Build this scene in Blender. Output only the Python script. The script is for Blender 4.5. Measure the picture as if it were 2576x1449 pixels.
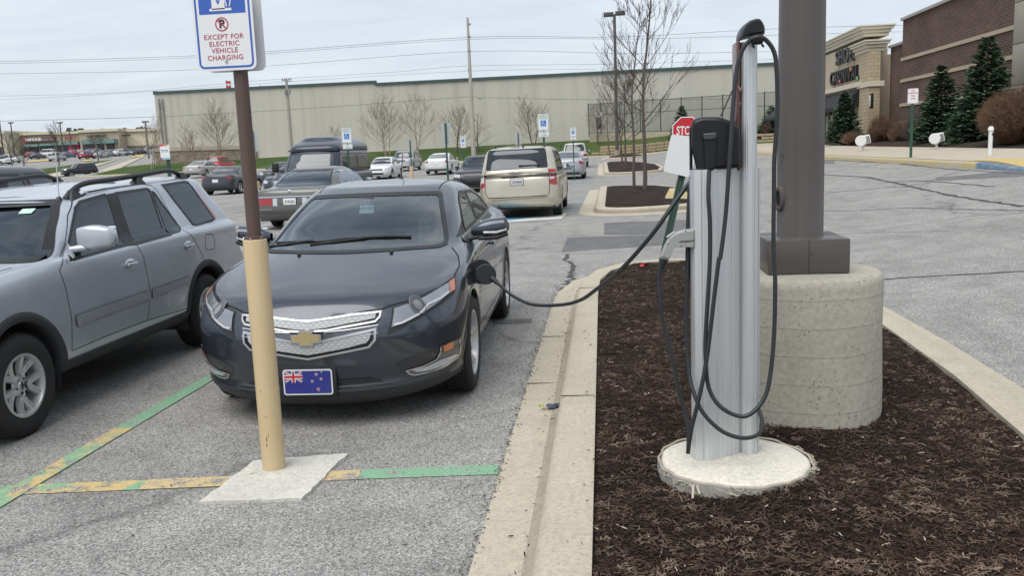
import bpy, bmesh, math, random
import numpy as np
from mathutils import Vector, Matrix, geometry
from mathutils.bvhtree import BVHTree
R=math.radians; PI=math.pi
for o in list(bpy.data.objects): bpy.data.objects.remove(o)
SC=bpy.context.scene; COL=SC.collection
# ---------------- camera ----------------
YAW,PITCH,ROLL=R(-6.07845),R(8.8973),R(-2.2906); CH=1.65
FPX,PCX,PCY=2218.0,1288.0,724.5           # focal length and centre in units of a 2576 wide frame
cf=Vector((math.sin(YAW)*math.cos(PITCH),math.cos(YAW)*math.cos(PITCH),-math.sin(PITCH)))
r0=Vector((math.cos(YAW),-math.sin(YAW),0)); u0=r0.cross(cf)
cr=r0*math.cos(ROLL)+u0*math.sin(ROLL); cu=u0*math.cos(ROLL)-r0*math.sin(ROLL)
cam=bpy.data.objects.new('camera',bpy.data.cameras.new('camera')); COL.objects.link(cam)
M=Matrix.Identity(4)
for i,v in enumerate((cr,cu,-cf)):
    for k in range(3): M[k][i]=v[k]
M[2][3]=CH; cam.matrix_world=M
cam.data.sensor_fit='HORIZONTAL'; cam.data.sensor_width=36; cam.data.lens=36*FPX/2576
cam.data.clip_end=3000; cam.data.clip_start=.05
SC.camera=cam
EYE=Vector((0,0,CH))
def pdir(px,py): return cr*((px-PCX)/FPX)-cu*((py-PCY)/FPX)+cf
def AT(px,py,Y):
    d=pdir(px,py); return EYE+d*(Y/d.y)
def PROJ(p):
    d=Vector(p)-EYE; w=d.dot(cf); return (PCX+FPX*d.dot(cr)/w, PCY-FPX*d.dot(cu)/w)
# ---------------- world ----------------
SUN_AZ,SUN_EL=R(205),R(60)     # azimuth clockwise from +y : the sun stands behind the camera
W=bpy.data.worlds.new('World'); SC.world=W; W.use_nodes=True
nt=W.node_tree; nt.nodes.clear(); N=nt.nodes.new; L=nt.links.new
sky=N('ShaderNodeTexSky'); sky.sky_type='NISHITA'; sky.sun_disc=False; sky.sun_elevation=SUN_EL; sky.sun_rotation=SUN_AZ
sky.dust_density=2.0
bg1=N('ShaderNodeBackground'); bg1.inputs[1].default_value=.10; L(sky.outputs[0],bg1.inputs[0])
tc=N('ShaderNodeTexCoord'); sep=N('ShaderNodeSeparateXYZ'); L(tc.outputs['Generated'],sep.inputs[0])
mz=N('ShaderNodeMath'); mz.operation='MAXIMUM'; mz.inputs[1].default_value=.0; L(sep.outputs[2],mz.inputs[0])
ad=N('ShaderNodeMath'); ad.operation='ADD'; ad.inputs[1].default_value=.16; L(mz.outputs[0],ad.inputs[0])
dx=N('ShaderNodeMath'); dx.operation='DIVIDE'; L(sep.outputs[0],dx.inputs[0]); L(ad.outputs[0],dx.inputs[1])
dy=N('ShaderNodeMath'); dy.operation='DIVIDE'; L(sep.outputs[1],dy.inputs[0]); L(ad.outputs[0],dy.inputs[1])
cmb=N('ShaderNodeCombineXYZ'); L(dx.outputs[0],cmb.inputs[0]); L(dy.outputs[0],cmb.inputs[1])
n1=N('ShaderNodeTexNoise'); n1.inputs['Scale'].default_value=3.0; n1.inputs['Detail'].default_value=9; n1.inputs['Roughness'].default_value=.6; n1.inputs['Distortion'].default_value=.35
mp=N('ShaderNodeMapping'); mp.inputs['Scale'].default_value=(.55,1.0,1); mp.inputs['Location'].default_value=(3.1,1.7,0)
L(cmb.outputs[0],mp.inputs[0]); L(mp.outputs[0],n1.inputs[0])
rmp=N('ShaderNodeValToRGB'); e=rmp.color_ramp.elements
e[0].position=.33; e[0].color=(.30,.37,.46,1); e[1].position=.70; e[1].color=(1.05,1.05,1.05,1)
m_=rmp.color_ramp.elements.new(.52); m_.color=(.60,.65,.71,1)
L(n1.outputs[0],rmp.inputs[0])
bg2=N('ShaderNodeBackground'); bg2.inputs[1].default_value=1.0; hz=N('ShaderNodeMapRange'); hz.inputs[1].default_value=.22; hz.inputs[2].default_value=.6; L(sep.outputs[2],hz.inputs[0])
hm=N('ShaderNodeMixRGB'); hm.inputs[1].default_value=(.63,.685,.75,1); L(hz.outputs[0],hm.inputs[0])
hm2=N('ShaderNodeMixRGB'); hm2.inputs[0].default_value=.15; L(rmp.outputs[0],hm2.inputs[2]); hm2.inputs[1].default_value=(.63,.685,.75,1)
L(hm2.outputs[0],hm.inputs[1]); L(rmp.outputs[0],hm.inputs[2]); L(hm.outputs[0],bg2.inputs[0])
mx=N('ShaderNodeMixShader'); mx.inputs[0].default_value=.88; L(bg1.outputs[0],mx.inputs[1]); L(bg2.outputs[0],mx.inputs[2])
wo=N('ShaderNodeOutputWorld'); L(mx.outputs[0],wo.inputs[0])
sd=bpy.data.lights.new('sun','SUN'); sd.energy=2.2; sd.angle=R(52); sd.color=(1,.955,.89)
so=bpy.data.objects.new('sun',sd); COL.objects.link(so)
sdir=Vector((math.sin(SUN_AZ)*math.cos(SUN_EL),math.cos(SUN_AZ)*math.cos(SUN_EL),math.sin(SUN_EL)))
so.rotation_euler=sdir.to_track_quat('Z','Y').to_euler(); so.location=(0,-20,30)
SC.view_settings.view_transform='Standard'; SC.view_settings.look='None'; SC.view_settings.exposure=0.33; SC.view_settings.gamma=1
SC.render.engine='CYCLES'; SC.cycles.max_bounces=6; SC.cycles.transparent_max_bounces=10; SC.cycles.glossy_bounces=3; SC.cycles.diffuse_bounces=2; SC.cycles.transmission_bounces=3
SC.cycles.caustics_reflective=False; SC.cycles.caustics_refractive=False
# ---------------- material helpers ----------------
class NT:
    def __init__(s,name):
        s.m=bpy.data.materials.new(name); s.m.use_nodes=True; s.t=s.m.node_tree
        s.b=s.t.nodes['Principled BSDF']; s.out=s.t.nodes['Material Output']
    def n(s,ty,**k):
        x=s.t.nodes.new('ShaderNode'+ty)
        for a,b in k.items():
            if a.startswith('i_'):
                key=a[2:].replace('_',' '); x.inputs[int(key) if key.isdigit() else key].default_value=b
            else: setattr(x,a,b)
        return x
    def l(s,a,b): s.t.links.new(a,b); return b
    def co(s,kind='Object'):
        if not hasattr(s,'_co'): s._co=s.n('TexCoord')
        return s._co.outputs[kind]
    def noise(s,scale,detail=4,rough=.6,vec=None,dist=0,sc=None):
        v=vec or s.co()
        if sc:
            m=s.n('Mapping'); m.inputs['Scale'].default_value=sc; s.l(v,m.inputs[0]); v=m.outputs[0]
        x=s.n('TexNoise'); x.inputs['Scale'].default_value=scale; x.inputs['Detail'].default_value=detail; x.inputs['Roughness'].default_value=rough; x.inputs['Distortion'].default_value=dist
        s.l(v,x.inputs[0]); return x.outputs[0]
    def vor(s,scale,out='Distance',feature='F1',vec=None):
        x=s.n('TexVoronoi'); x.feature=feature; x.inputs['Scale'].default_value=scale; s.l(vec or s.co(),x.inputs[0]); return x.outputs[out]
    def ramp(s,fac,stops,interp='LINEAR'):
        x=s.n('ValToRGB'); x.color_ramp.interpolation=interp; e=x.color_ramp.elements
        while len(e)<len(stops): e.new(.5)
        for i,(p,c) in enumerate(stops):
            e[i].position=p; e[i].color=(c if hasattr(c,'__len__') else (c,c,c))[:3]+(1,) if hasattr(c,'__len__') else (c,c,c,1)
        s.l(fac,x.inputs[0]); return x.outputs[0]
    def mix(s,a,b,fac,mode='MIX'):
        x=s.n('MixRGB'); x.blend_type=mode
        for i,v in ((0,fac),(1,a),(2,b)):
            if isinstance(v,(int,float)): x.inputs[i].default_value=v if i==0 else (v,v,v,1)
            elif isinstance(v,tuple): x.inputs[i].default_value=v[:3]+(1,)
            else: s.l(v,x.inputs[i])
        return x.outputs[0]
    def bump(s,h,strength=.3,dist=.01):
        x=s.n('Bump'); x.inputs['Strength'].default_value=strength; x.inputs['Distance'].default_value=dist; s.l(h,x.inputs['Height']); s.l(x.outputs[0],s.b.inputs['Normal']); return x
    def set(s,color=None,rough=.5,metal=0,coat=0,spec=None):
        if color is not None:
            if isinstance(color,tuple): s.b.inputs['Base Color'].default_value=color[:3]+(1,)
            else: s.l(color,s.b.inputs['Base Color'])
        if isinstance(rough,(int,float)): s.b.inputs['Roughness'].default_value=rough
        else: s.l(rough,s.b.inputs['Roughness'])
        s.b.inputs['Metallic'].default_value=metal; s.b.inputs['Coat Weight'].default_value=coat; s.b.inputs['Coat Roughness'].default_value=.04
        if spec is not None: s.b.inputs['Specular IOR Level'].default_value=spec
        return s.m
_mc={}
def plain(name,color,rough=.5,metal=0,coat=0,var=.12,scale=6,bump=0,spec=None):
    if name in _mc: return _mc[name]
    t=NT(name); n=t.noise(scale,5,.65)
    c=t.mix(tuple(x*(1-var) for x in color),tuple(min(1,x*(1+var)) for x in color),n)
    t.set(c,rough,metal,coat,spec)
    if bump: t.bump(t.noise(scale*12,4,.6),bump,.004)
    _mc[name]=t.m; return t.m
def paint(name,color,metal=.45,rough=.38,dirt=.25):
    if name in _mc: return _mc[name]
    t=NT(name); c=t.mix(color,tuple(x*.82+.02 for x in color),t.ramp(t.noise(2.5,6,.65),[(.4,0.),(.75,1.)]))
    # light road dust
    d=t.mix(c,(.22,.21,.20),t.ramp(t.noise(14,6,.7),[(.52,0.),(.95,dirt)]))
    t.set(d,rough,metal,.65); t.b.inputs['Coat Roughness'].default_value=.05
    _mc[name]=t.m; return t.m
def glass(name,tint=(.25,.3,.3),op=.35,refl=1.5):
    if name in _mc: return _mc[name]
    t=NT(name); t.t.nodes.remove(t.b)
    tr=t.n('BsdfTransparent'); tr.inputs[0].default_value=tint+(1,)
    gl=t.n('BsdfGlossy'); gl.inputs['Roughness'].default_value=.015; gl.inputs[0].default_value=(.84,.92,1,1)
    fr=t.n('Fresnel'); fr.inputs[0].default_value=1.55
    df=t.n('BsdfDiffuse'); df.inputs[0].default_value=(.05,.055,.06,1)
    m1=t.n('MixShader'); m1.inputs[0].default_value=op; t.l(tr.outputs[0],m1.inputs[1]); t.l(df.outputs[0],m1.inputs[2])
    mm=t.n('Math',operation='MULTIPLY_ADD'); mm.inputs[1].default_value=refl; mm.inputs[2].default_value=.03; t.l(fr.outputs[0],mm.inputs[0])
    m2=t.n('MixShader'); t.l(mm.outputs[0],m2.inputs[0]); t.l(m1.outputs[0],m2.inputs[1]); t.l(gl.outputs[0],m2.inputs[2])
    t.l(m2.outputs[0],t.out.inputs[0]); _mc[name]=t.m; return t.m
# common materials
BLACK=plain('black_plastic',(.012,.013,.015),.45)
RUBBER=plain('rubber',(.016,.016,.017),.75,var=.3,scale=30)
TRIM=plain('dark_trim',(.03,.032,.036),.55)
CHROME=plain('chrome',(.62,.63,.65),.16,1,var=.05)
ALLOY=plain('alloy',(.60,.60,.61),.34,.6,var=.12)
WHITE=plain('white_paint',(.72,.73,.73),.45,var=.05)
GREEN_POST=plain('green_post',(.022,.075,.05),.5,var=.2)
DGLASS=plain('dark_window',(.012,.016,.02),.04,0,1,var=.1)
SEAM=plain('seam',(.006,.006,.007),.8)
REDL=plain('red_lens',(.32,.008,.012),.12,0,1,var=.2,scale=40)
WLENS=plain('clear_lens',(.55,.57,.6),.1,.3,1,var=.3,scale=30)
AMBER=plain('amber_lens',(.55,.16,.05),.15,0,1,var=.2,scale=30)
SEATM=plain('seat_cloth',(.05,.05,.052),.9)
# ---------------- mesh builder ----------------
class MB:
    def __init__(s): s.v=[];s.f=[];s.mi=[];s.mats=[]
    def slot(s,m):
        if m is None: return 0
        if m not in s.mats: s.mats.append(m)
        return s.mats.index(m)
    def add(s,v,f,m=None,T=None):
        o=len(s.v); i=s.slot(m)
        s.v+= [tuple(T@Vector(p)) for p in v] if T is not None else [tuple(p) for p in v]
        s.f+=[tuple(k+o for k in q) for q in f]; s.mi+=[i]*len(f); return s
    def box(s,c,d,m=None,bev=0,T=None,rz=0):
        key=(round(d[0],4),round(d[1],4),round(d[2],4),bev)
        v,f=rbox(*key)
        A=Matrix.Translation(c)@Matrix.Rotation(rz,4,'Z')
        return s.add(v,f,m,(T@A) if T is not None else A)
    def bar(s,a,b,w,h,m=None,bev=0,T=None,up=(0,0,1)):
        a=Vector(a);b=Vector(b);z=(b-a);l=z.length;z.normalize();u=Vector(up)
        if abs(z.dot(u))>.98:u=Vector((0,1,0))
        x=u.cross(z).normalized();y=z.cross(x)
        A=Matrix.Identity(4)
        for k in range(3): A[k][0]=x[k];A[k][1]=y[k];A[k][2]=z[k];A[k][3]=((a+b)/2)[k]
        v,f=rbox(round(w,4),round(h,4),round(l,4),bev)
        return s.add(v,f,m,(T@A) if T is not None else A)
    def tube(s,pts,r,m=None,n=8,T=None,cap=True):
        v,f=tubegeo(pts,r,n,cap); return s.add(v,f,m,T)
    def lathe(s,prof,m=None,n=24,T=None,a0=0,a1=2*PI):
        # prof: list of (r,z)
        full=abs(a1-a0-2*PI)<1e-6; k=n if full else n+1; v=[];f=[]
        for i in range(k):
            a=a0+(a1-a0)*i/n; v+=[(p[0]*math.cos(a),p[0]*math.sin(a),p[1]) for p in prof]
        q=len(prof)
        for i in range(n):
            j=(i+1)%k
            for t in range(q-1): f.append((i*q+t,j*q+t,j*q+t+1,i*q+t+1))
        return s.add(v,f,m,T)
    def prism(s,poly,z0,z1,m=None,T=None):
        n=len(poly); v=[(p[0],p[1],z0) for p in poly]+[(p[0],p[1],z1) for p in poly]
        f=[(i,(i+1)%n,n+(i+1)%n,n+i) for i in range(n)]+[tuple(range(n))[::-1],tuple(range(n,2*n))]
        return s.add(v,f,m,T)
    def grid(s,rows,m=None,T=None,close=False):
        q=len(rows[0]); v=[p for r_ in rows for p in r_]; f=[]
        for i in range(len(rows)-1):
            for j in range(q-1+(1 if close else 0)): f.append((i*q+j,i*q+(j+1)%q,(i+1)*q+(j+1)%q,(i+1)*q+j))
        return s.add(v,f,m,T)
    def mesh(s,name,sharp=35):
        me=bpy.data.meshes.new(name); me.from_pydata(s.v,[],s.f)
        for m in s.mats: me.materials.append(m)
        me.polygons.foreach_set('material_index',s.mi)
        if sharp is not None:
            me.polygons.foreach_set('use_smooth',[True]*len(s.f))
            if sharp<180: me.set_sharp_from_angle(angle=R(sharp))
        me.update(); return me
    def build(s,name,parent=None,sharp=35,loc=None):
        o=bpy.data.objects.new(name,s.mesh(name,sharp)); COL.objects.link(o)
        if parent: o.parent=parent
        if loc is not None: o.location=loc
        return o
_rb={}
def rbox(w,d,h,bev=0):
    k=(w,d,h,bev)
    if k in _rb: return _rb[k]
    bm=bmesh.new(); bmesh.ops.create_cube(bm,size=1); bmesh.ops.scale(bm,vec=(w,d,h),verts=bm.verts)
    if bev: bmesh.ops.bevel(bm,geom=list(bm.edges),offset=min(bev,.45*min(w,d,h)),segments=2,affect='EDGES',profile=.5)
    bm.verts.index_update()
    r=([tuple(v.co) for v in bm.verts],[tuple(v.index for v in f.verts) for f in bm.faces]); bm.free(); _rb[k]=r; return r
def tubegeo(pts,r,n=8,cap=True):
    pts=[Vector(p) for p in pts]; q=len(pts); rr=r if hasattr(r,'__len__') else [r]*q
    v=[];f=[]; ref=None
    for i,p in enumerate(pts):
        t=(pts[min(i+1,q-1)]-pts[max(i-1,0)])
        if t.length<1e-9: t=Vector((0,0,1))
        t.normalize()
        if ref is None:
            ref=Vector((0,0,1)) if abs(t.z)<.9 else Vector((1,0,0))
            ref=(ref-t*ref.dot(t)).normalized()
        else:
            ref=(ref-t*ref.dot(t)); ref=ref.normalized() if ref.length>1e-6 else t.orthogonal().normalized()
        b=t.cross(ref)
        for k in range(n):
            a=2*PI*k/n; v.append(tuple(p+(ref*math.cos(a)+b*math.sin(a))*rr[i]))
    for i in range(q-1):
        for k in range(n): f.append((i*n+k,i*n+(k+1)%n,(i+1)*n+(k+1)%n,(i+1)*n+k))
    if cap: f.append(tuple(range(n))[::-1]); f.append(tuple((q-1)*n+k for k in range(n)))
    return v,f
def spline(pts,sub=8):
    P=[Vector(p) for p in pts]; o=[]
    for i in range(len(P)-1):
        a=P[max(i-1,0)];b=P[i];c=P[i+1];d=P[min(i+2,len(P)-1)]
        for k in range(sub):
            t=k/sub; o.append(.5*((2*b)+(c-a)*t+(2*a-5*b+4*c-d)*t*t+(3*b-a-3*c+d)*t**3))
    o.append(P[-1]); return o
def tag(o,label=None,cat=None,group=None,kind=None):
    if label: o['label']=label
    if cat: o['category']=cat
    if group: o['group']=group
    if kind: o['kind']=kind
    return o
def thing(name,label,cat,loc=(0,0,0),rz=0,group=None):
    o=bpy.data.objects.new(name,None); COL.objects.link(o); o.location=loc; o.rotation_euler=(0,0,rz); o.empty_display_size=.1
    bpy_update=None
    return tag(o,label,cat,group)
def struct(o): o['kind']='structure'; return o
_tx={}
def textgeo(s,size=1,depth=0,bold=0,spacing=1,align='CENTER'):
    k=(s,size,depth,bold,spacing,align)
    if k in _tx: return _tx[k]
    c=bpy.data.curves.new('t','FONT'); c.body=s; c.size=size; c.extrude=depth; c.offset=bold; c.space_character=spacing; c.align_x=align; c.align_y='CENTER'; c.resolution_u=3
    o=bpy.data.objects.new('t',c); COL.objects.link(o); dg=bpy.context.evaluated_depsgraph_get(); dg.update()
    me=bpy.data.meshes.new_from_object(o.evaluated_get(dg))
    r=([tuple(v.co) for v in me.vertices],[tuple(p.vertices) for p in me.polygons])
    bpy.data.objects.remove(o); bpy.data.curves.remove(c); bpy.data.meshes.remove(me); _tx[k]=r; return r
# frame whose local x,y lie in a vertical plane facing direction (nx,ny) ; z is the outward normal
def facing(p,nx,ny,tilt=0):
    n=Vector((nx,ny,0)).normalized(); x=Vector((-n.y,n.x,0)); y=Vector((0,0,1))
    A=Matrix.Identity(4)
    for k in range(3): A[k][0]=x[k];A[k][1]=y[k];A[k][2]=n[k];A[k][3]=p[k]
    return A@Matrix.Rotation(tilt,4,'Z')
def copy_tree(o,parent=None,loc=None,rz=None,label=None,sc=None):
    c=o.copy(); COL.objects.link(c)
    if parent: c.parent=parent
    if loc is not None: c.location=loc
    if rz is not None: c.rotation_euler=(0,0,rz)
    if label: c['label']=label
    if sc: c.scale=sc
    for ch in list(o.children): copy_tree(ch,c)
    return c
# ---------------- terrain ----------------
def S(a,b,x):
    t=max(0,min(1,(x-a)/(b-a))); return t*t*(3-2*t)
def gz(x,y):
    z=float(np.interp(x,[3,5,9.2,12.5,16,60],[0,.16,.74,.95,1.25,1.4]))*(1-.5*S(55,95,y))
    z+=.5*S(45,95,y)
    b=float(np.interp(x,[-62,-30,0,20,60],[1.1,1.6,2.0,2.3,2.3]))
    z+=b*S(99,112,y)*S(-68,-60,x)
    z+=.043*max(0,y-115)*(1-S(-68,-60,x))
    return z
def G(px,py,off=0,ymax=600):
    d=pdir(px,py); t=1.0; last=0
    while t<ymax:
        p=EYE+d*t
        if p.z-off<=gz(p.x,p.y):
            lo,hi=last,t
            for _ in range(30):
                m=(lo+hi)/2; p=EYE+d*m
                if p.z-off<=gz(p.x,p.y): hi=m
                else: lo=m
            return EYE+d*hi
        last=t; t*=1.01
    return EYE+d*ymax
def onground(x,y,off=0): return Vector((x,y,gz(x,y)+off))
# ---------------- car generator ----------------
# local frame: front bumper at x=0, tail at x=L, y = -w is the car's left (driver) side, z up
def pch(xs,ys,xq):
    xs=np.asarray(xs,float); ys=np.asarray(ys,float); xq=np.clip(np.asarray(xq,float),xs[0],xs[-1])
    if len(xs)==1: return np.broadcast_to(ys[0],xq.shape+ys.shape[1:]).copy()
    h=np.diff(xs); hh=h.reshape((-1,)+(1,)*(ys.ndim-1)); d=np.diff(ys,axis=0)/hh
    m=np.zeros_like(ys); m[0]=d[0]; m[-1]=d[-1]
    if len(xs)>2:
        a=d[:-1];b=d[1:]; w1=2*hh[1:]+hh[:-1]; w2=hh[1:]+2*hh[:-1]
        with np.errstate(divide='ignore',invalid='ignore'): mm=(w1+w2)/(w1/a+w2/b)
        m[1:-1]=np.where(a*b>0,mm,0)
    i=np.clip(np.searchsorted(xs,xq,side='right')-1,0,len(xs)-2)
    s=(xq-xs[i])/h[i]; s=s.reshape(s.shape+(1,)*(ys.ndim-1)); H=h[i].reshape(s.shape)
    return ((1+2*s)*(1-s)**2)*ys[i]+s*(1-s)**2*H*m[i]+s*s*(3-2*s)*ys[i+1]+s*s*(s-1)*H*m[i+1]
def ring_pts(r,nf,ns,nr):
    w=r['w'];af=r.get('af',.5);ar=r.get('ar',.45);n1=r.get('nf',2.5);n2=r.get('nr',2.8);xf=r['xf'];xr=r['xr']
    P=[]
    for i in range(nf+1):
        t=PI/2*i/nf; P.append((xf+af*(1-max(0,math.cos(t))**(2/n1)), w*math.sin(t)**(2/n1)))
    for i in range(1,ns+1): P.append((xf+af+(xr-ar-xf-af)*i/ns, w))
    for i in range(1,nr+1):
        t=PI/2*(1-i/nr); P.append((xr-ar*(1-max(0,math.cos(t))**(2/n2)), w*max(0,math.sin(t))**(2/n2)))
    P=np.array(P); x=P[:,0];y=P[:,1]
    if 'wx' in r:
        k=pch([a for a,b in r['wx']],[b for a,b in r['wx']],x); y=y*k
    z=pch([a for a,b in r['z']],[b for a,b in r['z']],x)
    if w>0:
        u=np.clip(1-(y/w)**2,0,1)
        z=z+r.get('cf',0)*u*(x<(xf+xr)/2)+r.get('cr',0)*u*(x>=(xf+xr)/2)
    return np.stack([x,y,z],1)
def car_grid(rings,nf,ns,nr,sub):
    K=[ring_pts(r,nf,ns,nr) for r in rings]; A=np.stack(K)          # K,C,3
    t=[0]
    for i in range(1,len(K)): t.append(t[-1]+max(.02,float(np.mean(np.linalg.norm(A[i]-A[i-1],axis=1)))))
    q=[]
    for i in range(len(K)-1):
        k=max(1,int(round((t[i+1]-t[i])/sub)))
        q+=[t[i]+(t[i+1]-t[i])*j/k for j in range(k)]
    q.append(t[-1])
    return pch(t,A,np.array(q))    # Q,C,3
FR={}
def frame(ax):
    if ax=='L': return Vector((0,-4,0)),Vector((1,0,0)),Vector((0,0,1)),Vector((0,1,0))
    if ax=='R': return Vector((0,4,0)),Vector((1,0,0)),Vector((0,0,1)),Vector((0,-1,0))
    if ax=='F': return Vector((-3,0,0)),Vector((0,1,0)),Vector((0,0,1)),Vector((1,0,0))
    if ax=='B': return Vector((9,0,0)),Vector((0,1,0)),Vector((0,0,1)),Vector((-1,0,0))
    if ax=='T': return Vector((0,0,5)),Vector((1,0,0)),Vector((0,1,0)),Vector((0,0,-1))
    a=R(ax)     # degrees: 0 = front, 90 = left side, 180 = rear ; direction of travel of the ray
    d=Vector((math.cos(a),math.sin(a),0)); u=Vector((math.sin(a),-math.cos(a),0)); c=Vector((2.2,0,0))
    return c-d*6,u,Vector((0,0,1)),d
def densify(poly,h,closed=True):
    o=[];n=len(poly)
    for i in range(n if closed else n-1):
        a=Vector(poly[i]);b=Vector(poly[(i+1)%n]);k=max(1,int(math.ceil((b-a).length/h)))
        o+=[a.lerp(b,j/k) for j in range(k)]
    if not closed:o.append(Vector(poly[-1]))
    return o
def inset(P,w):
    n=len(P);ar=sum(P[i].x*P[(i+1)%n].y-P[(i+1)%n].x*P[i].y for i in range(n)); s=1 if ar>0 else -1
    o=[]
    for i in range(n):
        a=P[i]-P[i-1]; b=P[(i+1)%n]-P[i]
        if a.length<1e-9:a=b
        if b.length<1e-9:b=a
        a=a.normalized();b=b.normalized(); na=Vector((-a.y,a.x))*s; nb=Vector((-b.y,b.x))*s
        m=(na+nb); m=m.normalized() if m.length>1e-6 else na
        o.append(P[i]+m*(w/max(.45,m.dot(na))))
    return o
def smoothpoly(poly,it=2):
    # corner cutting for round window corners
    P=[Vector(p) for p in poly]
    for _ in range(it):
        o=[];n=len(P)
        for i in range(n):
            a=P[i];b=P[(i+1)%n]; o+=[a.lerp(b,.25),a.lerp(b,.75)]
        P=o
    return P
def rc(poly,r=.03,n=3):
    # round the corners of a polygon with radius about r
    P=[Vector(p) for p in poly];o=[];m=len(P)
    for i in range(m):
        a=P[i-1];b=P[i];c=P[(i+1)%m]; u=(a-b);v=(c-b); k=min(r,u.length*.45,v.length*.45)
        s=b+u.normalized()*k;e=b+v.normalized()*k
        for j in range(n+1):
            t=j/n; o.append(s*(1-t)**2+b*2*t*(1-t)+e*t*t)
    return o
class Car:
    def __init__(s,name,label,cat,rings,L,wheels,loc,rz,body_mat,res=(26,60,22,.05),group=None,wr=.33,ra=.385,pitch=0):
        s.root=thing(name,label,cat,loc,rz,group); s.root.rotation_euler=(0,0,rz); s.L=L; s.wheels=wheels; s.wr=wr; s.ra=ra; s.mat=body_mat
        s.root.location=(loc[0],loc[1],loc[2]); s.mw=Matrix.Translation(s.root.location)@Matrix.Rotation(rz,4,'Z'); s.mi=s.mw.inverted()
        nf,ns,nr,sub=res
        g=car_grid(rings,nf,ns,nr,sub); s.g=g; Q,C,_=g.shape
        v=[tuple(p) for row in g for p in row]; n0=len(v); v+=[(p[0],-p[1],p[2]) for p in v]
        f=[]
        for i in range(Q-1):
            for j in range(C-1):
                a=i*C+j; f.append((a,a+1,a+C+1,a+C)); b=a+n0; f.append((b,b+C,b+C+1,b+1))
        bm=bmesh.new(); vs=[bm.verts.new(p) for p in v]
        for q in f:
            try: bm.faces.new([vs[k] for k in q])
            except ValueError: pass
        bmesh.ops.remove_doubles(bm,verts=bm.verts,dist=.0004)
        bmesh.ops.dissolve_degenerate(bm,edges=bm.edges,dist=1e-5)
        bmesh.ops.recalc_face_normals(bm,faces=bm.faces)
        # make sure the roof points up
        top=max(bm.faces,key=lambda q:q.calc_center_median().z)
        if top.normal.z<0: bmesh.ops.reverse_faces(bm,faces=bm.faces)
        s.bm=bm; s.bvh=BVHTree.FromBMesh(bm); s.cuts=[]; s.extra=MB(); s.extraR=MB(); s.doors=[]
    def hit(s,ax,u,v,off=0):
        o,U,V,d=frame(ax); p=o+U*u+V*v
        loc,nn,ix,dist=s.bvh.ray_cast(p,d)
        if loc is None:
            q=p+d*(4 if ax in 'LRFBT' else 5) if isinstance(ax,str) else p+d*5
            loc,nn,ix,dist=s.bvh.find_nearest(q if not isinstance(ax,str) else p+d*3.3)
        if nn.dot(d)>0: nn=-nn
        return loc+nn*off
    def pix(s,px,py):
        o=s.mi@EYE; d=(s.mi.to_3x3()@pdir(px,py)).normalized()
        loc,nn,ix,dist=s.bvh.ray_cast(o,d); return loc
    def pp(s,ax,pts):
        # image points -> coordinates of the frame ax on the body surface
        o,U,V,d=frame(ax); out=[]
        for p in pts:
            q=s.pix(*p)
            if q is None: print('MISS',s.root.name,p); continue
            q=q-o; out.append((round(q.dot(U),3),round(q.dot(V),3)))
        return out
    def patch(s,ax,poly,off=.003,h=.05,depth=0):
        if len(poly)<3: return [],[]
        P=densify(poly,h); n=len(P)
        xs=[p.x for p in P];ys=[p.y for p in P]; ins=[]
        nx=int((max(xs)-min(xs))/h);ny=int((max(ys)-min(ys))/h)
        for i in range(1,nx+1):
            for j in range(1,ny+1):
                q=Vector((min(xs)+i*h*.999,min(ys)+j*h*.999))
                if inpoly(q,P) and min((q-p).length for p in P)>h*.4: ins.append(q)
        r=geometry.delaunay_2d_cdt([Vector(p) for p in P]+ins,[],[list(range(n))],1,1e-6)
        vv=[s.hit(ax,p.x,p.y,off) for p in r[0]]; ff=[tuple(q) for q in r[2]]
        # orient outward
        d=frame(ax)[3]
        if ff:
            a,b,c=[vv[k] for k in ff[0][:3]]
            if (b-a).cross(c-a).dot(d)>0: ff=[q[::-1] for q in ff]
        return [tuple(p) for p in vv],ff
    def band(s,ax,poly,w,off=.004,h=.04,out=0,closed=True):
        if len(poly)<2: return [],[]
        P=densify(poly,h,closed)
        if closed: A=inset(P,-out) if out else P; B=inset(P,w)
        else:
            A=[];B=[]
            for i,p in enumerate(P):
                t=(P[min(i+1,len(P)-1)]-P[max(i-1,0)]).normalized(); nn=Vector((-t.y,t.x)); A.append(p-nn*w/2);B.append(p+nn*w/2)
        va=[s.hit(ax,p.x,p.y,off) for p in A]; vb=[s.hit(ax,p.x,p.y,off) for p in B]; n=len(P)
        v=[tuple(p) for p in va+vb]; f=[(i,(i+1)%n,n+(i+1)%n,n+i) for i in range(n if closed else n-1)]
        d=frame(ax)[3]; a,b,c=[Vector(v[k]) for k in f[0][:3]]
        if (b-a).cross(c-a).dot(d)>0: f=[q[::-1] for q in f]
        return v,f
    @staticmethod
    def mir(vf): return [(p[0],-p[1],p[2]) for p in vf[0]],[q[::-1] for q in vf[1]]
    def part(s,name,geos,mats,both=False,label=None,parent=None,sharp=50,joined=False):
        # geos: list of (v,f) ; mats: same length
        if not isinstance(mats,(list,tuple)): mats=[mats]*len(geos)
        res=[]
        for side in range(2 if both else 1):
            if side==0 or not joined: mb=MB()
            for g_,m in zip(geos,mats): mb.add(*(g_ if side==0 else Car.mir(g_)),m)
            if joined and side==0: continue
            o=mb.build(name,parent or s.root,sharp); res.append(o)
            if label:o['label']=label
        return res if both and not joined else res[0]
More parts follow.
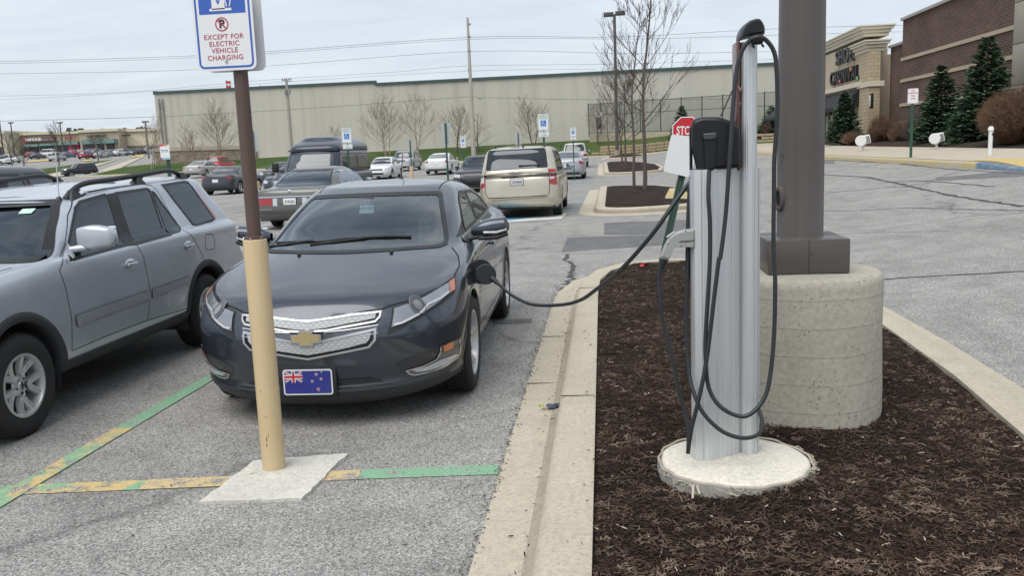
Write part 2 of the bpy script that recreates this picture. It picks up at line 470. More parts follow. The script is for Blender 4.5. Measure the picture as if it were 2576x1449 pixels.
    def window(s,name,ax,poly,mat,both=False,trim=.022,tm=None,cut=True,out=.004,goff=.0015,h=.06):
        tm=tm or BLACK
        g1=s.patch(ax,poly,goff,h); gs=[g1];ms=[mat]
        if trim: gs.append(s.band(ax,poly,trim,.004,.04,out)); ms.append(tm)
        if cut: s.cuts.append((ax,[Vector(p) for p in poly],both))
        return s.part(name,gs,ms,both)
    def seam(s,ax,pts,w=.006,both=False,m=None,off=.002):
        g=s.band(ax,pts,w,off,.04,closed=False); s.extra.add(*g,m or SEAM)
        if both: s.extraR.add(*Car.mir(g),m or SEAM)
    def finish(s,arches=True,lip=None,lipw=.03,floor=True,liner=True,wheelf=None,sill_z=.2,track=None,interior=True):
        bm=s.bm; kill=set(); snaps=[]
        bm.faces.ensure_lookup_table()
        halfw=max(v.co.y for v in bm.verts)
        cen=[(f,f.calc_center_median(),f.normal.copy()) for f in bm.faces]
        if arches:
            for xw in s.wheels:
                for f,c,n in cen:
                    if abs(c.y)>halfw*.55 and abs(n.y)>.2 and (c.x-xw)**2+(c.z-s.wr)**2<s.ra**2 and c.z<s.wr+s.ra: kill.add(f)
        wins=[]
        for ax,poly,both in s.cuts:
            for q in ([ax] + (['R'] if (both and ax=='L') else [])):
                o,U,V,d=frame(q)
                Pi=inset(densify(poly,.05),.008); k=[f for f,c,n in cen if n.dot(d)<-.12 and inpoly(Vector(((c-o).dot(U),(c-o).dot(V))),Pi)]
                if both and ax!='L' :
                    k+=[f for f,c,n in cen if Vector((n.x,-n.y,n.z)).dot(d)<-.12 and inpoly(Vector(((Vector((c.x,-c.y,c.z))-o).dot(U),(Vector((c.x,-c.y,c.z))-o).dot(V))),Pi)]
                kill|=set(k)
        bmesh.ops.delete(bm,geom=list(kill),context='FACES')
        # snap the arch rims to true circles
        if arches:
            for v in bm.verts:
                if abs(v.co.y)<halfw*.55 or not any(e.is_boundary for e in v.link_edges): continue
                for xw in s.wheels:
                    dx=v.co.x-xw;dz=v.co.z-s.wr;d=math.hypot(dx,dz)
                    if abs(d-s.ra)<.07 and v.co.z>s.wr*.55: v.co.x=xw+dx/d*s.ra; v.co.z=s.wr+dz/d*s.ra
        me=bpy.data.meshes.new('body'); bm.to_mesh(me); bm.free()
        me.materials.append(s.mat); me.polygons.foreach_set('use_smooth',[True]*len(me.polygons)); me.set_sharp_from_angle(angle=R(60))
        b=bpy.data.objects.new('body',me); COL.objects.link(b); b.parent=s.root; s.body=b
        ex=s.extra
        if lip and arches:
            for xw in s.wheels:
                P=[Vector((xw+math.cos(R(a))*s.ra,s.wr+math.sin(R(a))*s.ra)) for a in range(-22,203,5)]
                Q=[Vector((xw+math.cos(R(a))*(s.ra+lipw),s.wr+math.sin(R(a))*(s.ra+lipw))) for a in range(-22,203,5)]
                va=[s.hit('L',p.x,p.y,.002) for p in P]; vb=[s.hit('L',p.x,p.y,.001) for p in Q]; vm=[]
                for p,q in zip(P,Q):
                    m=p.lerp(q,.35); vm.append(s.hit('L',m.x,m.y,.018 if lipw>.04 else .006))
                vi=[p+Vector((0,.06,0)) for p in va]
                rows=[[tuple(p) for p in r_] for r_ in (vi,va,vm,vb)]
                mb=MB(); mb.grid(rows,lip); m2=MB(); m2.add(*Car.mir((mb.v[:],mb.f[:])),lip); mb.build('arch_trim',s.root,60); m2.build('arch_trim',s.root,60)
        if ex.v: 
            o=ex.build('panel_gaps',s.root,50)
        if s.extraR.v: s.extraR.build('panel_gaps',s.root,50)
        # wheel wells and floor
        mb=MB()
        if liner and arches:
            for xw in s.wheels:
                for sy in (-1,1):
                    rows=[]
                    for a in range(-20,201,12):
                        x=xw+math.cos(R(a))*(s.ra+.005);z=s.wr+math.sin(R(a))*(s.ra+.005)
                        rows.append([(x,sy*(halfw-.035),z),(x,sy*halfw*.5,z)])
                    mb.grid(rows,TRIM)
                    mb.add([(xw+math.cos(R(a))*(s.ra+.005),sy*halfw*.5,s.wr+math.sin(R(a))*(s.ra+.005)) for a in range(-20,201,12)],[tuple(range(19))],TRIM)
        if floor:
            mb.box((s.L/2,0,sill_z+.06),(s.L-.5,halfw*1.0,.1),TRIM)
            x0,x1=s.wheels; ww=s.ra+.03
            for a,b in ((.62,x0-ww),(x0+ww,x1-ww),(x1+ww,s.L-.3)):
                if b-a>.1: mb.box(((a+b)/2,0,sill_z+.07),(b-a,halfw*1.72,.12),TRIM)
        mb.build('underbody',s.root,30)
def inpoly(p,P):
    c=False;n=len(P);j=n-1
    for i in range(n):
        if (P[i].y>p.y)!=(P[j].y>p.y) and p.x<(P[j].x-P[i].x)*(p.y-P[i].y)/(P[j].y-P[i].y)+P[i].x: c=not c
        j=i
    return c
def wheel(parent,x,side,halfw,wr,rimr,width=.2,spokes=5,double=False,rim_mat=None,detail=True,dish=.02,swid=.05,inset_=.02,hub=None,twist=0):
    rim_mat=rim_mat or ALLOY
    w=thing('wheel',None,None,(x,side*(halfw-inset_),wr)); w.parent=parent
    if side>0: w.rotation_euler=(0,0,PI)
    T=Matrix.Rotation(R(90),4,'X')    # lathe axis z -> -y (outwards on the left)
    n=40 if detail else 20
    mb=MB(); sh=(wr-rimr)
    prof=[(rimr,-width+.02),(rimr+sh*.35,-width-.004),(wr-.03,-width),(wr-.008,-width+.02),(wr,-width+.05),(wr,-.05),(wr-.008,-.018),(wr-.035,.002),(rimr+sh*.4,.006),(rimr+.004,-.008),(rimr,-.016)]
    mb.lathe(prof,RUBBER,n,T)
    if detail:
        for k in range(64):     # tread blocks
            a=2*PI*k/64; A=Matrix.Rotation(a,4,'Y')@Matrix.Translation((0,width/2,wr+.001))
            mb.box((0,0,0),(.018,width-.05,.006),RUBBER,T=A)
    mb.build('tyre',w,40)
    mb=MB()
    mb.lathe([(rimr+.004,-.012),(rimr+.003,-.004),(rimr-.012,-.004),(rimr-.018,-.02),(rimr-.022,-.09),(rimr-.03,-width+.03)],rim_mat,n,T)
    mb.lathe([(0,-.10),(rimr-.03,-.10)],plain('brake_dark',(.02,.02,.021),.7),n,T)
    if detail: mb.lathe([(0,-.085),(rimr*.62,-.085),(rimr*.62,-.095)],plain('brake_disc',(.12,.11,.1),.45,.6),n,T)
    hr=.062 if detail else .05
    mb.lathe([(0,-.018-dish*.2),(hr*.45,-.018-dish*.2),(hr*.5,-.024-dish*.2),(hr,-.03-dish*.3),(hr*1.1,-.05)],rim_mat,20,T)
    for k in range(spokes):
        a=2*PI*k/spokes+PI/2+twist
        for o in ((-1,1) if double else (0,)):
            rows=[]
            for j in range(7):
                t=j/6; rr=hr*.6+(rimr-.012-hr*.6)*t; off=o*(swid*(.34+.22*t)); ww=swid*(.46 if double else (.62-.1*math.sin(t*PI)+.12*t*t))
                dz=-.028-dish*.6*math.sin(min(1,t*1.15)*PI)*.9+.012*t
                row=[]
                for (su,sz) in ((-1,-.03),(-.75,-.004),(0,.003),(.75,-.004),(1,-.03)):
                    lx=off+su*ww/2; X=rr*math.cos(a)-lx*math.sin(a); Z=rr*math.sin(a)+lx*math.cos(a); row.append((X,-(dz+sz),Z))
                rows.append(row)
            mb.grid(rows,rim_mat)
    if detail:
        for k in range(5):
            a=2*PI*(k+.5)/5+PI/2; A=Matrix.Translation((math.cos(a)*hr*.78,.028,math.sin(a)*hr*.78))@T
            mb.lathe([(0,.0),(.009,.0),(.010,-.02)],plain('lug',(.05,.05,.05),.4,.8),8,A)
    if hub is not None: mb.add(*hub,BLACK,Matrix.Translation((0,.0135,0))@Matrix.Rotation(R(90),4,'X'))
    for o in [mb.build('rim',w,40)]: pass
    # spokes were built for the outward side = -y
    return w
def all_wheels(c,halfw,rimr,**k):
    for xw in c.wheels:
        for sd_ in (-1,1): wheel(c.root,xw,sd_,halfw,c.wr,rimr,**k)
def interior(c,x0,x1,w,zf,zb,cloth=None,wheel_on=True,rows=2,head=True):
    cloth=cloth or SEATM
    mb=MB(); mb.box(((x0+x1)/2,0,zf+.02),(x1-x0,w*2-.1,.04),TRIM)
    # dashboard
    mb.box((x0+.28,0,zb-.14),(.5,w*2-.16,.22),TRIM,.05)
    for sy in (-1,1): mb.box(((x0+x1)/2,sy*(w-.06),(zf+zb)/2-.05),(x1-x0,.05,zb-zf-.06),TRIM,.02)
    mb.build('cabin_lining',c.root,40)
    sx=[x0+1.05,x0+1.95,x0+2.75][:rows]
    for x in sx:
        for sy in (-1,1):
            mb=MB(); y=sy*w*.48
            mb.box((x-.05,y,zf+.22),(.5,.48,.16),cloth,.05)
            A=Matrix.Translation((x+.24,y,zf+.55))@Matrix.Rotation(R(12),4,'Y'); mb.box((0,0,0),(.14,.46,.62),cloth,.05,T=A)
            if head: mb.box((x+.36,y,zf+.93),(.1,.26,.18),cloth,.04)
            mb.build('seat',c.root,40)
    if wheel_on:
        mb=MB(); A=Matrix.Translation((x0+.62,-w*.48,zb-.02))@Matrix.Rotation(R(-65),4,'Y')
        pts=[(.185*math.cos(a),.185*math.sin(a),0) for a in [2*PI*i/24 for i in range(25)]]
        mb.tube(pts,.014,BLACK,6,A,False); mb.bar((-.18,0,0),(.18,0,0),.03,.02,BLACK,T=A); mb.bar((0,0,0),(0,-.18,0),.03,.02,BLACK,T=A)
        mb.build('steering_wheel',c.root,40)
def mirror_part(c,x,w,z,m,size=(.11,.20,.14),both=True,face=None,arm=.07,glassm=True):
    for sy in ((-1,1) if both else (-1,)):
        mb=MB(); y=sy*(w+arm+size[1]/2-.02)
        rows=[]
        for i in range(9):
            t=i/8; a=t*PI; k=math.sin(a)**.45 if 0<t<1 else .02
            row=[]
            for j in range(14):
                b=2*PI*j/14; cy=y+(t-.5)*size[1]
                ex=math.copysign(abs(math.cos(b))**.7,math.cos(b)); ez=math.copysign(abs(math.sin(b))**.7,math.sin(b))
                row.append((x+ex*size[0]*.5*k*(1.0 if ex<0 else .55),cy,z+ez*size[2]*.5*k))
            rows.append(row)
        mb.grid(rows,m,close=True)
        mb.bar((x+.03,sy*(w-.03),z-size[2]*.42),(x,y,z-size[2]*.36),.06,.035,BLACK,.01)
        if glassm: mb.box((x+size[0]*.3,y,z),(.006,size[1]*.86,size[2]*.78),plain('mirror_glass',(.5,.55,.6),.03,1),.002)
        o=mb.build('mirror',c.root,60)
    return o
def plate(parent,p,nx,ny,txt,m_bg=None,w=.305,h=.155,frame_m=None,tc=(.02,.03,.08),name='licence_plate',off=.004,fw=.012,txs=.075,label=None):
    A=facing(p,nx,ny); mb=MB(); m_bg=m_bg or WHITE
    if frame_m: mb.box((0,0,-.004),(w+2*fw,h+2*fw,.012),frame_m,.004,T=A)
    mb.box((0,0,.003),(w,h,.006),m_bg,.002,T=A)
    if txt:
        v,f=textgeo(txt,txs,0,.0015); mb.add(v,f,plain('ink_dark',tc,.6),A@Matrix.Translation((0,-.002,.0072)))
    return mb.build(name,parent,40)
# a template of body rings for ordinary cars
def rings_std(L,W_,H,zn=.78,zs=.95,zb=.98,zt=1.05,xc=1.15,x0=1.95,x1=3.3,xt=4.1,tw=.62,af=.62,ar=.5,sill=.2,tail=.95,crown=.05,nf=2.6,cw=.86,cra=.06,rr=.07,roofaf=.35,roofar=.35,tcrown=.03,botf=.2,nose=.14,bum=.05):
    h=W_/2; X=lambda a,b,c,d:[(0,a),(.9,b),(L-.9,c),(L,d)]
    r=[dict(xf=.16,xr=L-.14,w=h*.90,af=af,ar=ar,nf=nf,z=X(botf,sill,sill,botf+.05)),
       dict(xf=bum,xr=L-bum+.01,w=h*.965,af=af,ar=ar,nf=nf,z=X(botf+.07,sill+.09,sill+.09,botf+.13)),
       dict(xf=.0,xr=L,w=h*.995,af=af,ar=ar,nf=nf,z=X(.45,.45,.45,.5)),
       dict(xf=.02,xr=L-.01,w=h,af=af,ar=ar,nf=nf,z=X(.58,.64,.66,.66)),
       dict(xf=.05,xr=L-.03,w=h*.985,af=af*.98,ar=ar,nf=nf,z=X(zn-.09,zs-.17,zs-.13,tail-.12)),
       dict(xf=nose,xr=L-.07,w=h*.955,af=af*.95,ar=ar*.95,nf=nf,z=X(zn,zs-.03,zs,tail),cf=.01),
       dict(xf=nose+.07,xr=L-.13,w=h*.93,af=af*.95,ar=ar*.9,nf=nf,z=X(zn+.035,zs,zb-.02,tail+.025),cf=.02),
       dict(xf=nose+.4*(xc-nose),xr=L-.13-.5*(L-.13-xt),w=h*.90,af=af*.8,ar=.45,nf=nf,z=[(nose,zn+.07),(xc,zb-.02),(L-1.2,zb-.005),(L,(tail+zt)/2+.02)],cf=crown*1.1),
       dict(xf=xc,xr=xt,w=h*cw,af=.38,ar=.30,nf=2.3,nr=2.6,z=[(xc,zb+.015),(xc+.5,zb),(xt-.5,zb+.01),(xt,zt)],cf=crown*.6,cr=tcrown),
       dict(xf=xc+(x0-xc)*.5,xr=xt-(xt-x1)*.5,w=h*(cw*.55+tw*.45)+.015,af=.37,ar=.30,nf=2.3,nr=2.6,z=[(xc,(zb+H)/2-.02),(L-.5,(max(zb,zt-.05)+H)/2-.0)],cf=.03,cr=.02),
       dict(xf=x0-.03,xr=x1+.03,w=h*tw,af=roofaf,ar=roofar,nf=2.4,nr=2.6,z=[(x0,H-rr-.01),((x0+x1)/2,H-rr+.005),(x1,H-rr-.01)],cf=.012,cr=.01),
       dict(xf=x0+.09,xr=x1-.09,w=h*tw*.86,af=.3,ar=.3,nf=2.4,nr=2.6,z=[(x0,H-rr+.03),((x0+x1)/2,H-.025),(x1,H-rr+.03)],cf=.008,cr=.008),
       dict(xf=x0+.4,xr=x1-.4,w=h*tw*.45,af=.2,ar=.2,z=[(x0,H-.03),((x0+x1)/2,H-.004),(x1,H-.03)]),
       dict(xf=x0+.6,xr=x1-.6,w=0.0,af=.1,ar=.1,z=[(x0,H-.02),((x0+x1)/2,H),(x1,H-.02)])]
    return r
def simple_car(name,label,cat,loc,rz,color,L=4.7,W_=1.82,H=1.46,kind='sedan',group=None,metal=.4,res=(12,26,12,.09),wr=.33,rim=.21,glassm=None,plate_front=None,plate_rear=None,inter=False,lights=True,**k):
    P=dict(zn=.74,zs=.90,zb=.94,zt=1.06,xc=1.2,x0=2.0,x1=3.3,xt=4.15,tail=1.0,tw=.64)
    if kind=='suv': P.update(zn=.98,zs=1.04,zb=1.06,zt=1.12,xc=1.15,x0=1.75,x1=L-.42,xt=L-.14,tail=1.0,tw=.74,cw=.9,sill=.3,botf=.3,nf=3.2,roofar=.25)
    if kind=='truck': P.update(zn=1.02,zs=1.06,zb=1.08,zt=1.12,xc=1.35,x0=1.95,x1=3.25,xt=3.5,tail=1.04,tw=.76,cw=.9,sill=.36,botf=.36,nf=3.6,tcrown=0)
    if kind=='van': P.update(zn=.92,zs=1.02,zb=1.06,zt=1.12,xc=.95,x0=1.7,x1=L-.35,xt=L-.12,tail=1.0,tw=.78,cw=.92,nf=3)
    P.update(k); m=paint('paint_%s'%'_'.join('%02d'%int(c*99) for c in color),color,metal)
    whs=(.9,L-1.0) if kind!='truck' else (1.0,L-1.25)
    c=Car(name,label,cat,rings_std(L,W_,H,**P),L,whs,loc,rz,m,res,group,wr,wr+.055)
    g=glassm or DGLASS; h=W_/2; zb,zt,xc,x0,x1,xt,tw=[P[q] for q in ('zb','zt','xc','x0','x1','xt','tw')]; cw=P.get('cw',.86)
    c.window('windshield','F',rc([(-h*cw+.10,zb+.07),(h*cw-.10,zb+.07),(h*tw-.05,H-.10),(-h*tw+.05,H-.10)],.05),g,trim=.02,cut=inter)
    tz=max(zb,zt)
    c.window('rear_window','B',rc([(-h*cw+.12,tz+.05),(h*cw-.12,tz+.05),(h*tw-.06,H-.11),(-h*tw+.06,H-.11)],.05),g,trim=.02,cut=inter)
    zw=zb+.05;zh=H-.115; A=lambda z:xc+.33+(x0+.12-xc-.28)*((z-zw)/(zh-zw)); B=lambda z:xt-.28+(x1-.05-xt+.22)*((z-zw)/(zh-zw))
    bp=(A(zh)+B(zh))/2-.05 if kind!='truck' else None
    segs=[(A,lambda z:bp-.03),(lambda z:bp+.03,lambda z:B(z)-(.0 if kind=='sedan' else .5))] if bp else [(A,B)]
    if kind in('suv','van'): segs.append((lambda z:B(z)-.42,B))
    for a,b in segs: c.window('side_window','L',rc([(a(zw),zw),(b(zw),zw),(b(zh),zh),(a(zh),zh)],.04),g,both=True,trim=.018,cut=inter)
    for xx in (xc+.25,(bp or 2.4),(bp or 2.4)+1.0):
        if xx<xt-.2: c.seam('L',[(xx-.1,P.get('sill',.2)+.12),(xx-.06,zb-.1),(xx,zb+.02)],.008,True)
    zn=P['zn'];tl=P['tail']
    if lights:
        c.part('headlight',[c.patch(35,[(u,v) for u,v in headbox(c,35,-h*.62,-h*.93,zn-.13,zn+.0)],.006)],WLENS,True)
        c.part('taillight',[c.patch(150,[(u,v) for u,v in headbox(c,150,-h*.66,-h*.95,tl-.22,tl-.04)],.006)],REDL,True)
        c.part('grille',[c.patch('F',rc([(-h*.45,zn-.15),(h*.45,zn-.15),(h*.5,zn-.04),(-h*.5,zn-.04)],.02),.005),c.patch('F',rc([(-h*.55,.32),(h*.55,.32),(h*.5,.44),(-h*.5,.44)],.02),.005)],BLACK)
        c.part('bumper',[c.patch('B',rc([(-h*.7,.27),(h*.7,.27),(h*.7,.36),(-h*.7,.36)],.02),.004)],TRIM)
    px_=c.hit('B',0,tl-.3,.008); plate(c.root,px_,1,0,plate_rear,txs=.08)
    if inter: interior(c,xc+.2,min(xt-.2,xc+2.9),h*.82,.35,zb)
    mirror_part(c,xc+.55,h*cw+.02,zb+.08,m,(.09,.17,.12))
    c.finish(lip=m if res[0]>16 else None,lipw=.02,sill_z=P.get('sill',.2))
    all_wheels(c,h,rim,detail=res[0]>16,swid=.06)
    return c
def headbox(c,ax,y0,y1,z0,z1):
    # polygon in an oblique frame that covers side positions y0..y1 (negative = left) on the body
    o,U,V,d=frame(ax); out=[]
    base='F' if ax<90 else 'B'
    for y,z in ((y0,z0),(y1,z0+.03),(y1,z1+.02),(y0,z1)):
        p=c.hit(base,y,z); out.append(((p-o).dot(U),z))
    return out
# ======================= setting =======================
def asphalt_nodes(t,base=.29,tint=(1,.98,.94)):
    co=t.co()
    # coarse aggregate near the eye
    v1=t.vor(165,'Color','F1'); s1=t.n('SeparateXYZ'); t.l(v1,s1.inputs[0])
    v2=t.vor(85,'Color','F1'); s2=t.n('SeparateXYZ'); t.l(v2,s2.inputs[0])
    sp=t.ramp(s1.outputs[0],[(0,.32),(.22,.72),(.55,1.02),(.90,1.38),(1,1.7)])
    sp2=t.ramp(s2.outputs[1],[(0,.72),(.3,.97),(.8,1.06),(1,1.3)])
    m=t.mix(sp,sp2,1,'MULTIPLY')
    big=t.ramp(t.noise(.35,6,.62),[(.3,.88),(.5,1.0),(.7,1.08)])
    big2=t.ramp(t.noise(2.2,5,.65),[(.35,.86),(.65,1.10)])
    m=t.mix(m,big,1,'MULTIPLY'); m=t.mix(m,big2,1,'MULTIPLY')
    # oil drips and stains
    st=t.ramp(t.noise(.9,3,.5,sc=(1,.45,1)),[(.60,1.),(.74,.80)]); m=t.mix(m,st,1,'MULTIPLY')
    oil=t.ramp(t.noise(3.1,4,.55),[(.66,1.),(.74,.68)]); m=t.mix(m,t.mix(1.,oil,t.ramp(t.noise(.5,2,.5),[(.45,0.),(.6,1.)])),1,'MULTIPLY')
    tk=t.ramp(t.noise(1.3,5,.6,sc=(2.2,.16,1)),[(.56,1.),(.70,.84)]); m=t.mix(m,tk,1,'MULTIPLY')
    # thin random cracks
    cr_=t.vor(.16,'Distance','DISTANCE_TO_EDGE',vec=None)
    c=t.mix(tuple(base*x for x in tint),m,1,'MULTIPLY')
    t._h=s1.outputs[0]
    return c
def mat_asphalt():
    t=NT('asphalt'); c=asphalt_nodes(t)
    # warped crack network
    w=t.n('TexNoise'); w.inputs['Scale'].default_value=.8; w.inputs['Detail'].default_value=5; t.l(t.co(),w.inputs[0])
    vm=t.n('VectorMath',operation='MULTIPLY_ADD'); vm.inputs[1].default_value=(1.6,1.6,0); t.l(w.outputs['Color'],vm.inputs[0]); t.l(t.co(),vm.inputs[2])
    v=t.vor(.11,'Distance','DISTANCE_TO_EDGE',vec=vm.outputs[0])
    k=t.ramp(v,[(0.,.6),(.0025,.7),(.005,1.)]); g=t.ramp(t.noise(.25,3,.5),[(.42,0.),(.55,1.)])
    c=t.mix(c,t.mix(c,k,1,'MULTIPLY'),g)
    t.set(c,.93,spec=.25); t.bump(t._h,.4,.003); return t.m
AS=mat_asphalt()
def mat_marking(name,cols,thr=.5,scale=7,basea=.29,under=None):
    # worn traffic paint over the asphalt: cols = list of (threshold, colour)
    t=NT(name); c=asphalt_nodes(t,basea)
    pc=cols[0]
    if under: pc=t.mix(cols[0],under,t.ramp(t.noise(3.2,5,.7,sc=(1,.5,1)),[(thr-.02,0.),(thr+.04,1.)]))
    pc2=t.mix(pc,t.ramp(t._h,[(0,.55),(.5,1.),(1,1.2)]),.5,'MULTIPLY')
    n=t.noise(scale,7,.75); wear=t.ramp(n,[(cols[1],0.),(cols[1]+.09,1.)])
    cc=t.mix(pc2,c,wear); t.set(cc,.8,spec=.3); t.bump(t._h,.4,.003); return t.m
GREENP=mat_marking('green_marking',((.22,.40,.26),.515))
GREENY=mat_marking('green_over_yellow_marking',((.22,.40,.25),.51),thr=.50,under=(.55,.42,.20))
YELLP=mat_marking('yellow_marking',((.55,.43,.24),.50))
BLUEP=mat_marking('blue_marking',((.14,.38,.58),.53),scale=4)
WHITEP=mat_marking('white_marking',((.62,.62,.60),.55),scale=5)
def mat_concrete(name,col=(.40,.36,.28),rough=.85,bands=None,speck=1.0,stain=.25):
    t=NT(name); co=t.co()
    n=t.noise(2.5,7,.68); n2=t.noise(40,4,.7)
    c=t.mix(tuple(x*.78 for x in col),tuple(min(1,x*1.18) for x in col),n)
    c=t.mix(c,t.ramp(n2,[(.3,.80),(.5,1.),(.75,1.14)]),1,'MULTIPLY')
    v=t.vor(55,'Distance'); pit=t.ramp(v,[(0,.30),(.10,.55),(.16,1.)]); pm=t.ramp(t.noise(7,3,.6),[(.50,0.),(.62,speck)])
    c=t.mix(c,t.mix(c,pit,1,'MULTIPLY'),pm)
    vv=t.vor(240,'Color'); sp=t.n('SeparateXYZ'); t.l(vv,sp.inputs[0]); c=t.mix(c,t.ramp(sp.outputs[0],[(.0,.8),(.2,1.),(.93,1.),(.97,1.22)]),1,'MULTIPLY')
    dk=t.ramp(t.noise(.9,6,.7,sc=(1,1,.5)),[(.55,1.),(.78,1-stain)]); c=t.mix(c,dk,1,'MULTIPLY')
    t.set(c,rough,spec=.3); t.bump(n2,.35,.004); return t.m
KERB=mat_concrete('kerb_concrete',(.465,.42,.335),speck=.25); KERBD=mat_concrete('kerb_shade_stain',(.335,.30,.24),speck=.6,stain=.45); WALK=mat_concrete('sidewalk_concrete',(.46,.41,.33),speck=.2)  # KERBD: shade of the kerb face painted in, along with gutter dirt
def sheet(name,A,B,mat,off,n=40,m=4,kind='structure',build=True,mb=None):
    # A,B: lists of (x,y) polylines with the same length
    def samp(P,t):
        P=[Vector(p[:2]) for p in P]; d=[0]
        for i in range(1,len(P)): d.append(d[-1]+(P[i]-P[i-1]).length)
        s=t*d[-1]
        for i in range(1,len(P)):
            if s<=d[i] or i==len(P)-1:
                return P[i-1].lerp(P[i],(s-d[i-1])/max(1e-9,d[i]-d[i-1]))
    rows=[]
    for i in range(n+1):
        a=samp(A,i/n);b=samp(B,i/n); rows.append([(lambda p:(p.x,p.y,gz(p.x,p.y)+off))(a.lerp(b,j/m)) for j in range(m+1)])
    x=mb or MB()
    # face up
    p,q,r_=[Vector(v) for v in (rows[0][0],rows[1][0],rows[0][1])]
    if (q-p).cross(r_-p).z<0: rows=[r[::-1] for r in rows]
    x.grid(rows,mat)
    if mb is None:
        o=x.build(name,None,30); o['kind']=kind; return o
# ground: one sheet with finer cells close to the camera
def axis(lo,hi,dense):
    v=set()
    for a,b,s in dense:
        k=a
        while k<=b: v.add(round(k,3)); k+=s
    return sorted(v)
xs=axis(0,0,[(-1200,-240,120),(-220,-80,10),(-76,-20,3),(-18,20,1),(23,80,3),(90,1200,120)])
ys=axis(0,0,[(-60,0,6),(2,60,2),(62,98,2),(99,113,.8),(115,250,5),(270,1600,100)])
mb=MB(); mb.grid([[(x,y,gz(x,y)) for x in xs] for y in ys][::-1],AS)
me_=mb.mesh('ground',60)
g_=bpy.data.objects.new('ground',me_); COL.objects.link(g_); struct(g_)
if me_.polygons[0].normal.z<0: me_.flip_normals()
# markings
def quadpx(name,px,mat,off=.004,mb=None):
    P=[G(*p) for p in px]; return sheet(name,[P[0],P[1]],[P[3],P[2]],mat,off,8,3,mb=mb)
mb=MB()
def strip(p,q,w,mat,off,mbx):
    a=Vector(p[:2]);b=Vector(q[:2]);t=(b-a).normalized();n=Vector((-t.y,t.x))*w/2
    sheet('',[a-n,b-n],[a+n,b+n],mat,off,12,2,mb=mbx)
strip((-3.05,3.55),(-3.045,9.9),.115,GREENP,.0065,mb)
m1=MB(); strip((-3.06,3.5),(-3.05,5.1),.12,GREENY,.0072,m1)
o=mb.build('stall_marking'); struct(o); o=m1.build('stall_marking'); struct(o)
m2=MB(); a=(-3.5,4.045); b=(-.57,4.37)
P0=Vector((-3.6,4.03));P1=Vector((-1.95,4.205));P2=Vector((-1.45,4.288));P3=Vector((-1.30,4.30));P4=Vector((-.575,4.368))
strip(P0,P0.lerp(P1,.87),.135,GREENY,.004,m2); strip(P0.lerp(P1,.72),P1,.14,YELLP,.0055,m2); strip(P1,P3,.14,YELLP,.004,m2); strip(P3,P4,.14,GREENP,.004,m2)
struct(m2.build('stall_end_marking'))
# blue hatched bay behind the minivan and beside the saloon, faded white bay lines
m3=MB()
quadpx('',[(1228,560),(1400,549),(1404,541),(1240,549)],BLUEP,.004,m3)
quadpx('',[(1228,563),(1412,551),(1427,537),(1418,537)],WHITEP,.008,m3)
for k in range(7):
    y=17.2+k*.95; strip((-13.2,y-.5),(-8.75,y+.35),.11,BLUEP if k%2 else WHITEP,.004,m3)
strip((-8.6,16.4),(-8.6,27),.1,WHITEP,.006,m3); strip((-13.3,16.2),(-13.3,27),.1,WHITEP,.006,m3); strip((-5.9,16.4),(-5.9,27),.1,BLUEP,.006,m3)
for k in range(9): strip((-.95,22.6+k*.8),(-.45,22.9+k*.8),.08,BLUEP if k%3 else WHITEP,.004,m3)
for k in range(7): strip((-2.6,41+k*.9),(-.4,41.5+k*.9),.1,BLUEP,.004,m3)
strip((-3.2,21),(-3.2,40),.1,WHITEP,.006,m3)
struct(m3.build('bay_marking'))
# darker asphalt repairs, tar seams, oil strip
DARK=NT('repair_asphalt'); c=asphalt_nodes(DARK,.15,(1,1,1.02)); DARK.set(c,.9,spec=.3); DARK.bump(DARK._h,.4,.003); DARK=DARK.m
m4=MB(); quadpx('',[(1412,634),(1428,598),(1740,588),(1740,612)],DARK,.003,m4); quadpx('',[(1520,590),(1520,561),(1735,553),(1740,590)],DARK,.0045,m4)
quadpx('',[(1240,806),(1338,802),(1338,812),(1240,818)],DARK,.003,m4)
quadpx('',[(2355,447),(2355,455),(2640,440),(2640,425)],DARK,.004,m4); quadpx('',[(1960,405),(1960,415),(2100,412),(2100,402)],DARK,.004,m4)
struct(m4.build('asphalt_repair'))
TAR=plain('tar',(.045,.045,.048),.7,var=.3,scale=20)
def crackpx(pts,w,mbx,jit=.0):
    P=[G(*p) for p in pts]; Q=[]
    for i in range(len(P)-1):
        n=10
        for k in range(n):
            q=P[i].lerp(P[i+1],k/n); Q.append(q)
    Q.append(P[-1]); rnd=random.Random(int(pts[0][0])); rows=[]
    for i,q in enumerate(Q):
        t=(Q[min(i+1,len(Q)-1)]-Q[max(i-1,0)]); t.z=0; t.normalize(); n_=Vector((-t.y,t.x,0)); d=n_*(rnd.uniform(-1,1)*jit); ww=w*rnd.uniform(.5,1.3)/2
        rows.append([(lambda v:(v.x,v.y,gz(v.x,v.y)+.005))(q+d+n_*s*ww) for s in (1,-1)])
    mbx.grid(rows,TAR)
m5=MB()
crackpx([(2222,703),(2350,695),(2576,683)],.05,m5,.02); crackpx([(2080,440),(2180,445),(2260,462),(2330,478),(2420,497),(2576,519)],.09,m5,.03)
crackpx([(2080,484),(2160,479),(2240,470),(2290,470)],.05,m5,.03); crackpx([(2076,531),(2150,530),(2280,523),(2400,526),(2576,530)],.035,m5,.03)
crackpx([(2230,458),(2330,455),(2500,470)],.05,m5,.05); crackpx([(2076,592),(2200,585),(2400,580)],.02,m5,.02)
crackpx([(1423,640),(1435,680),(1432,710),(1420,735)],.07,m5,.06); crackpx([(1960,430),(2080,440)],.05,m5,.02)
crackpx([(520,610),(700,590),(880,560)],.02,m5,.02)
crackpx([(2080,402),(2250,410),(2380,425),(2576,437)],.06,m5,.03)
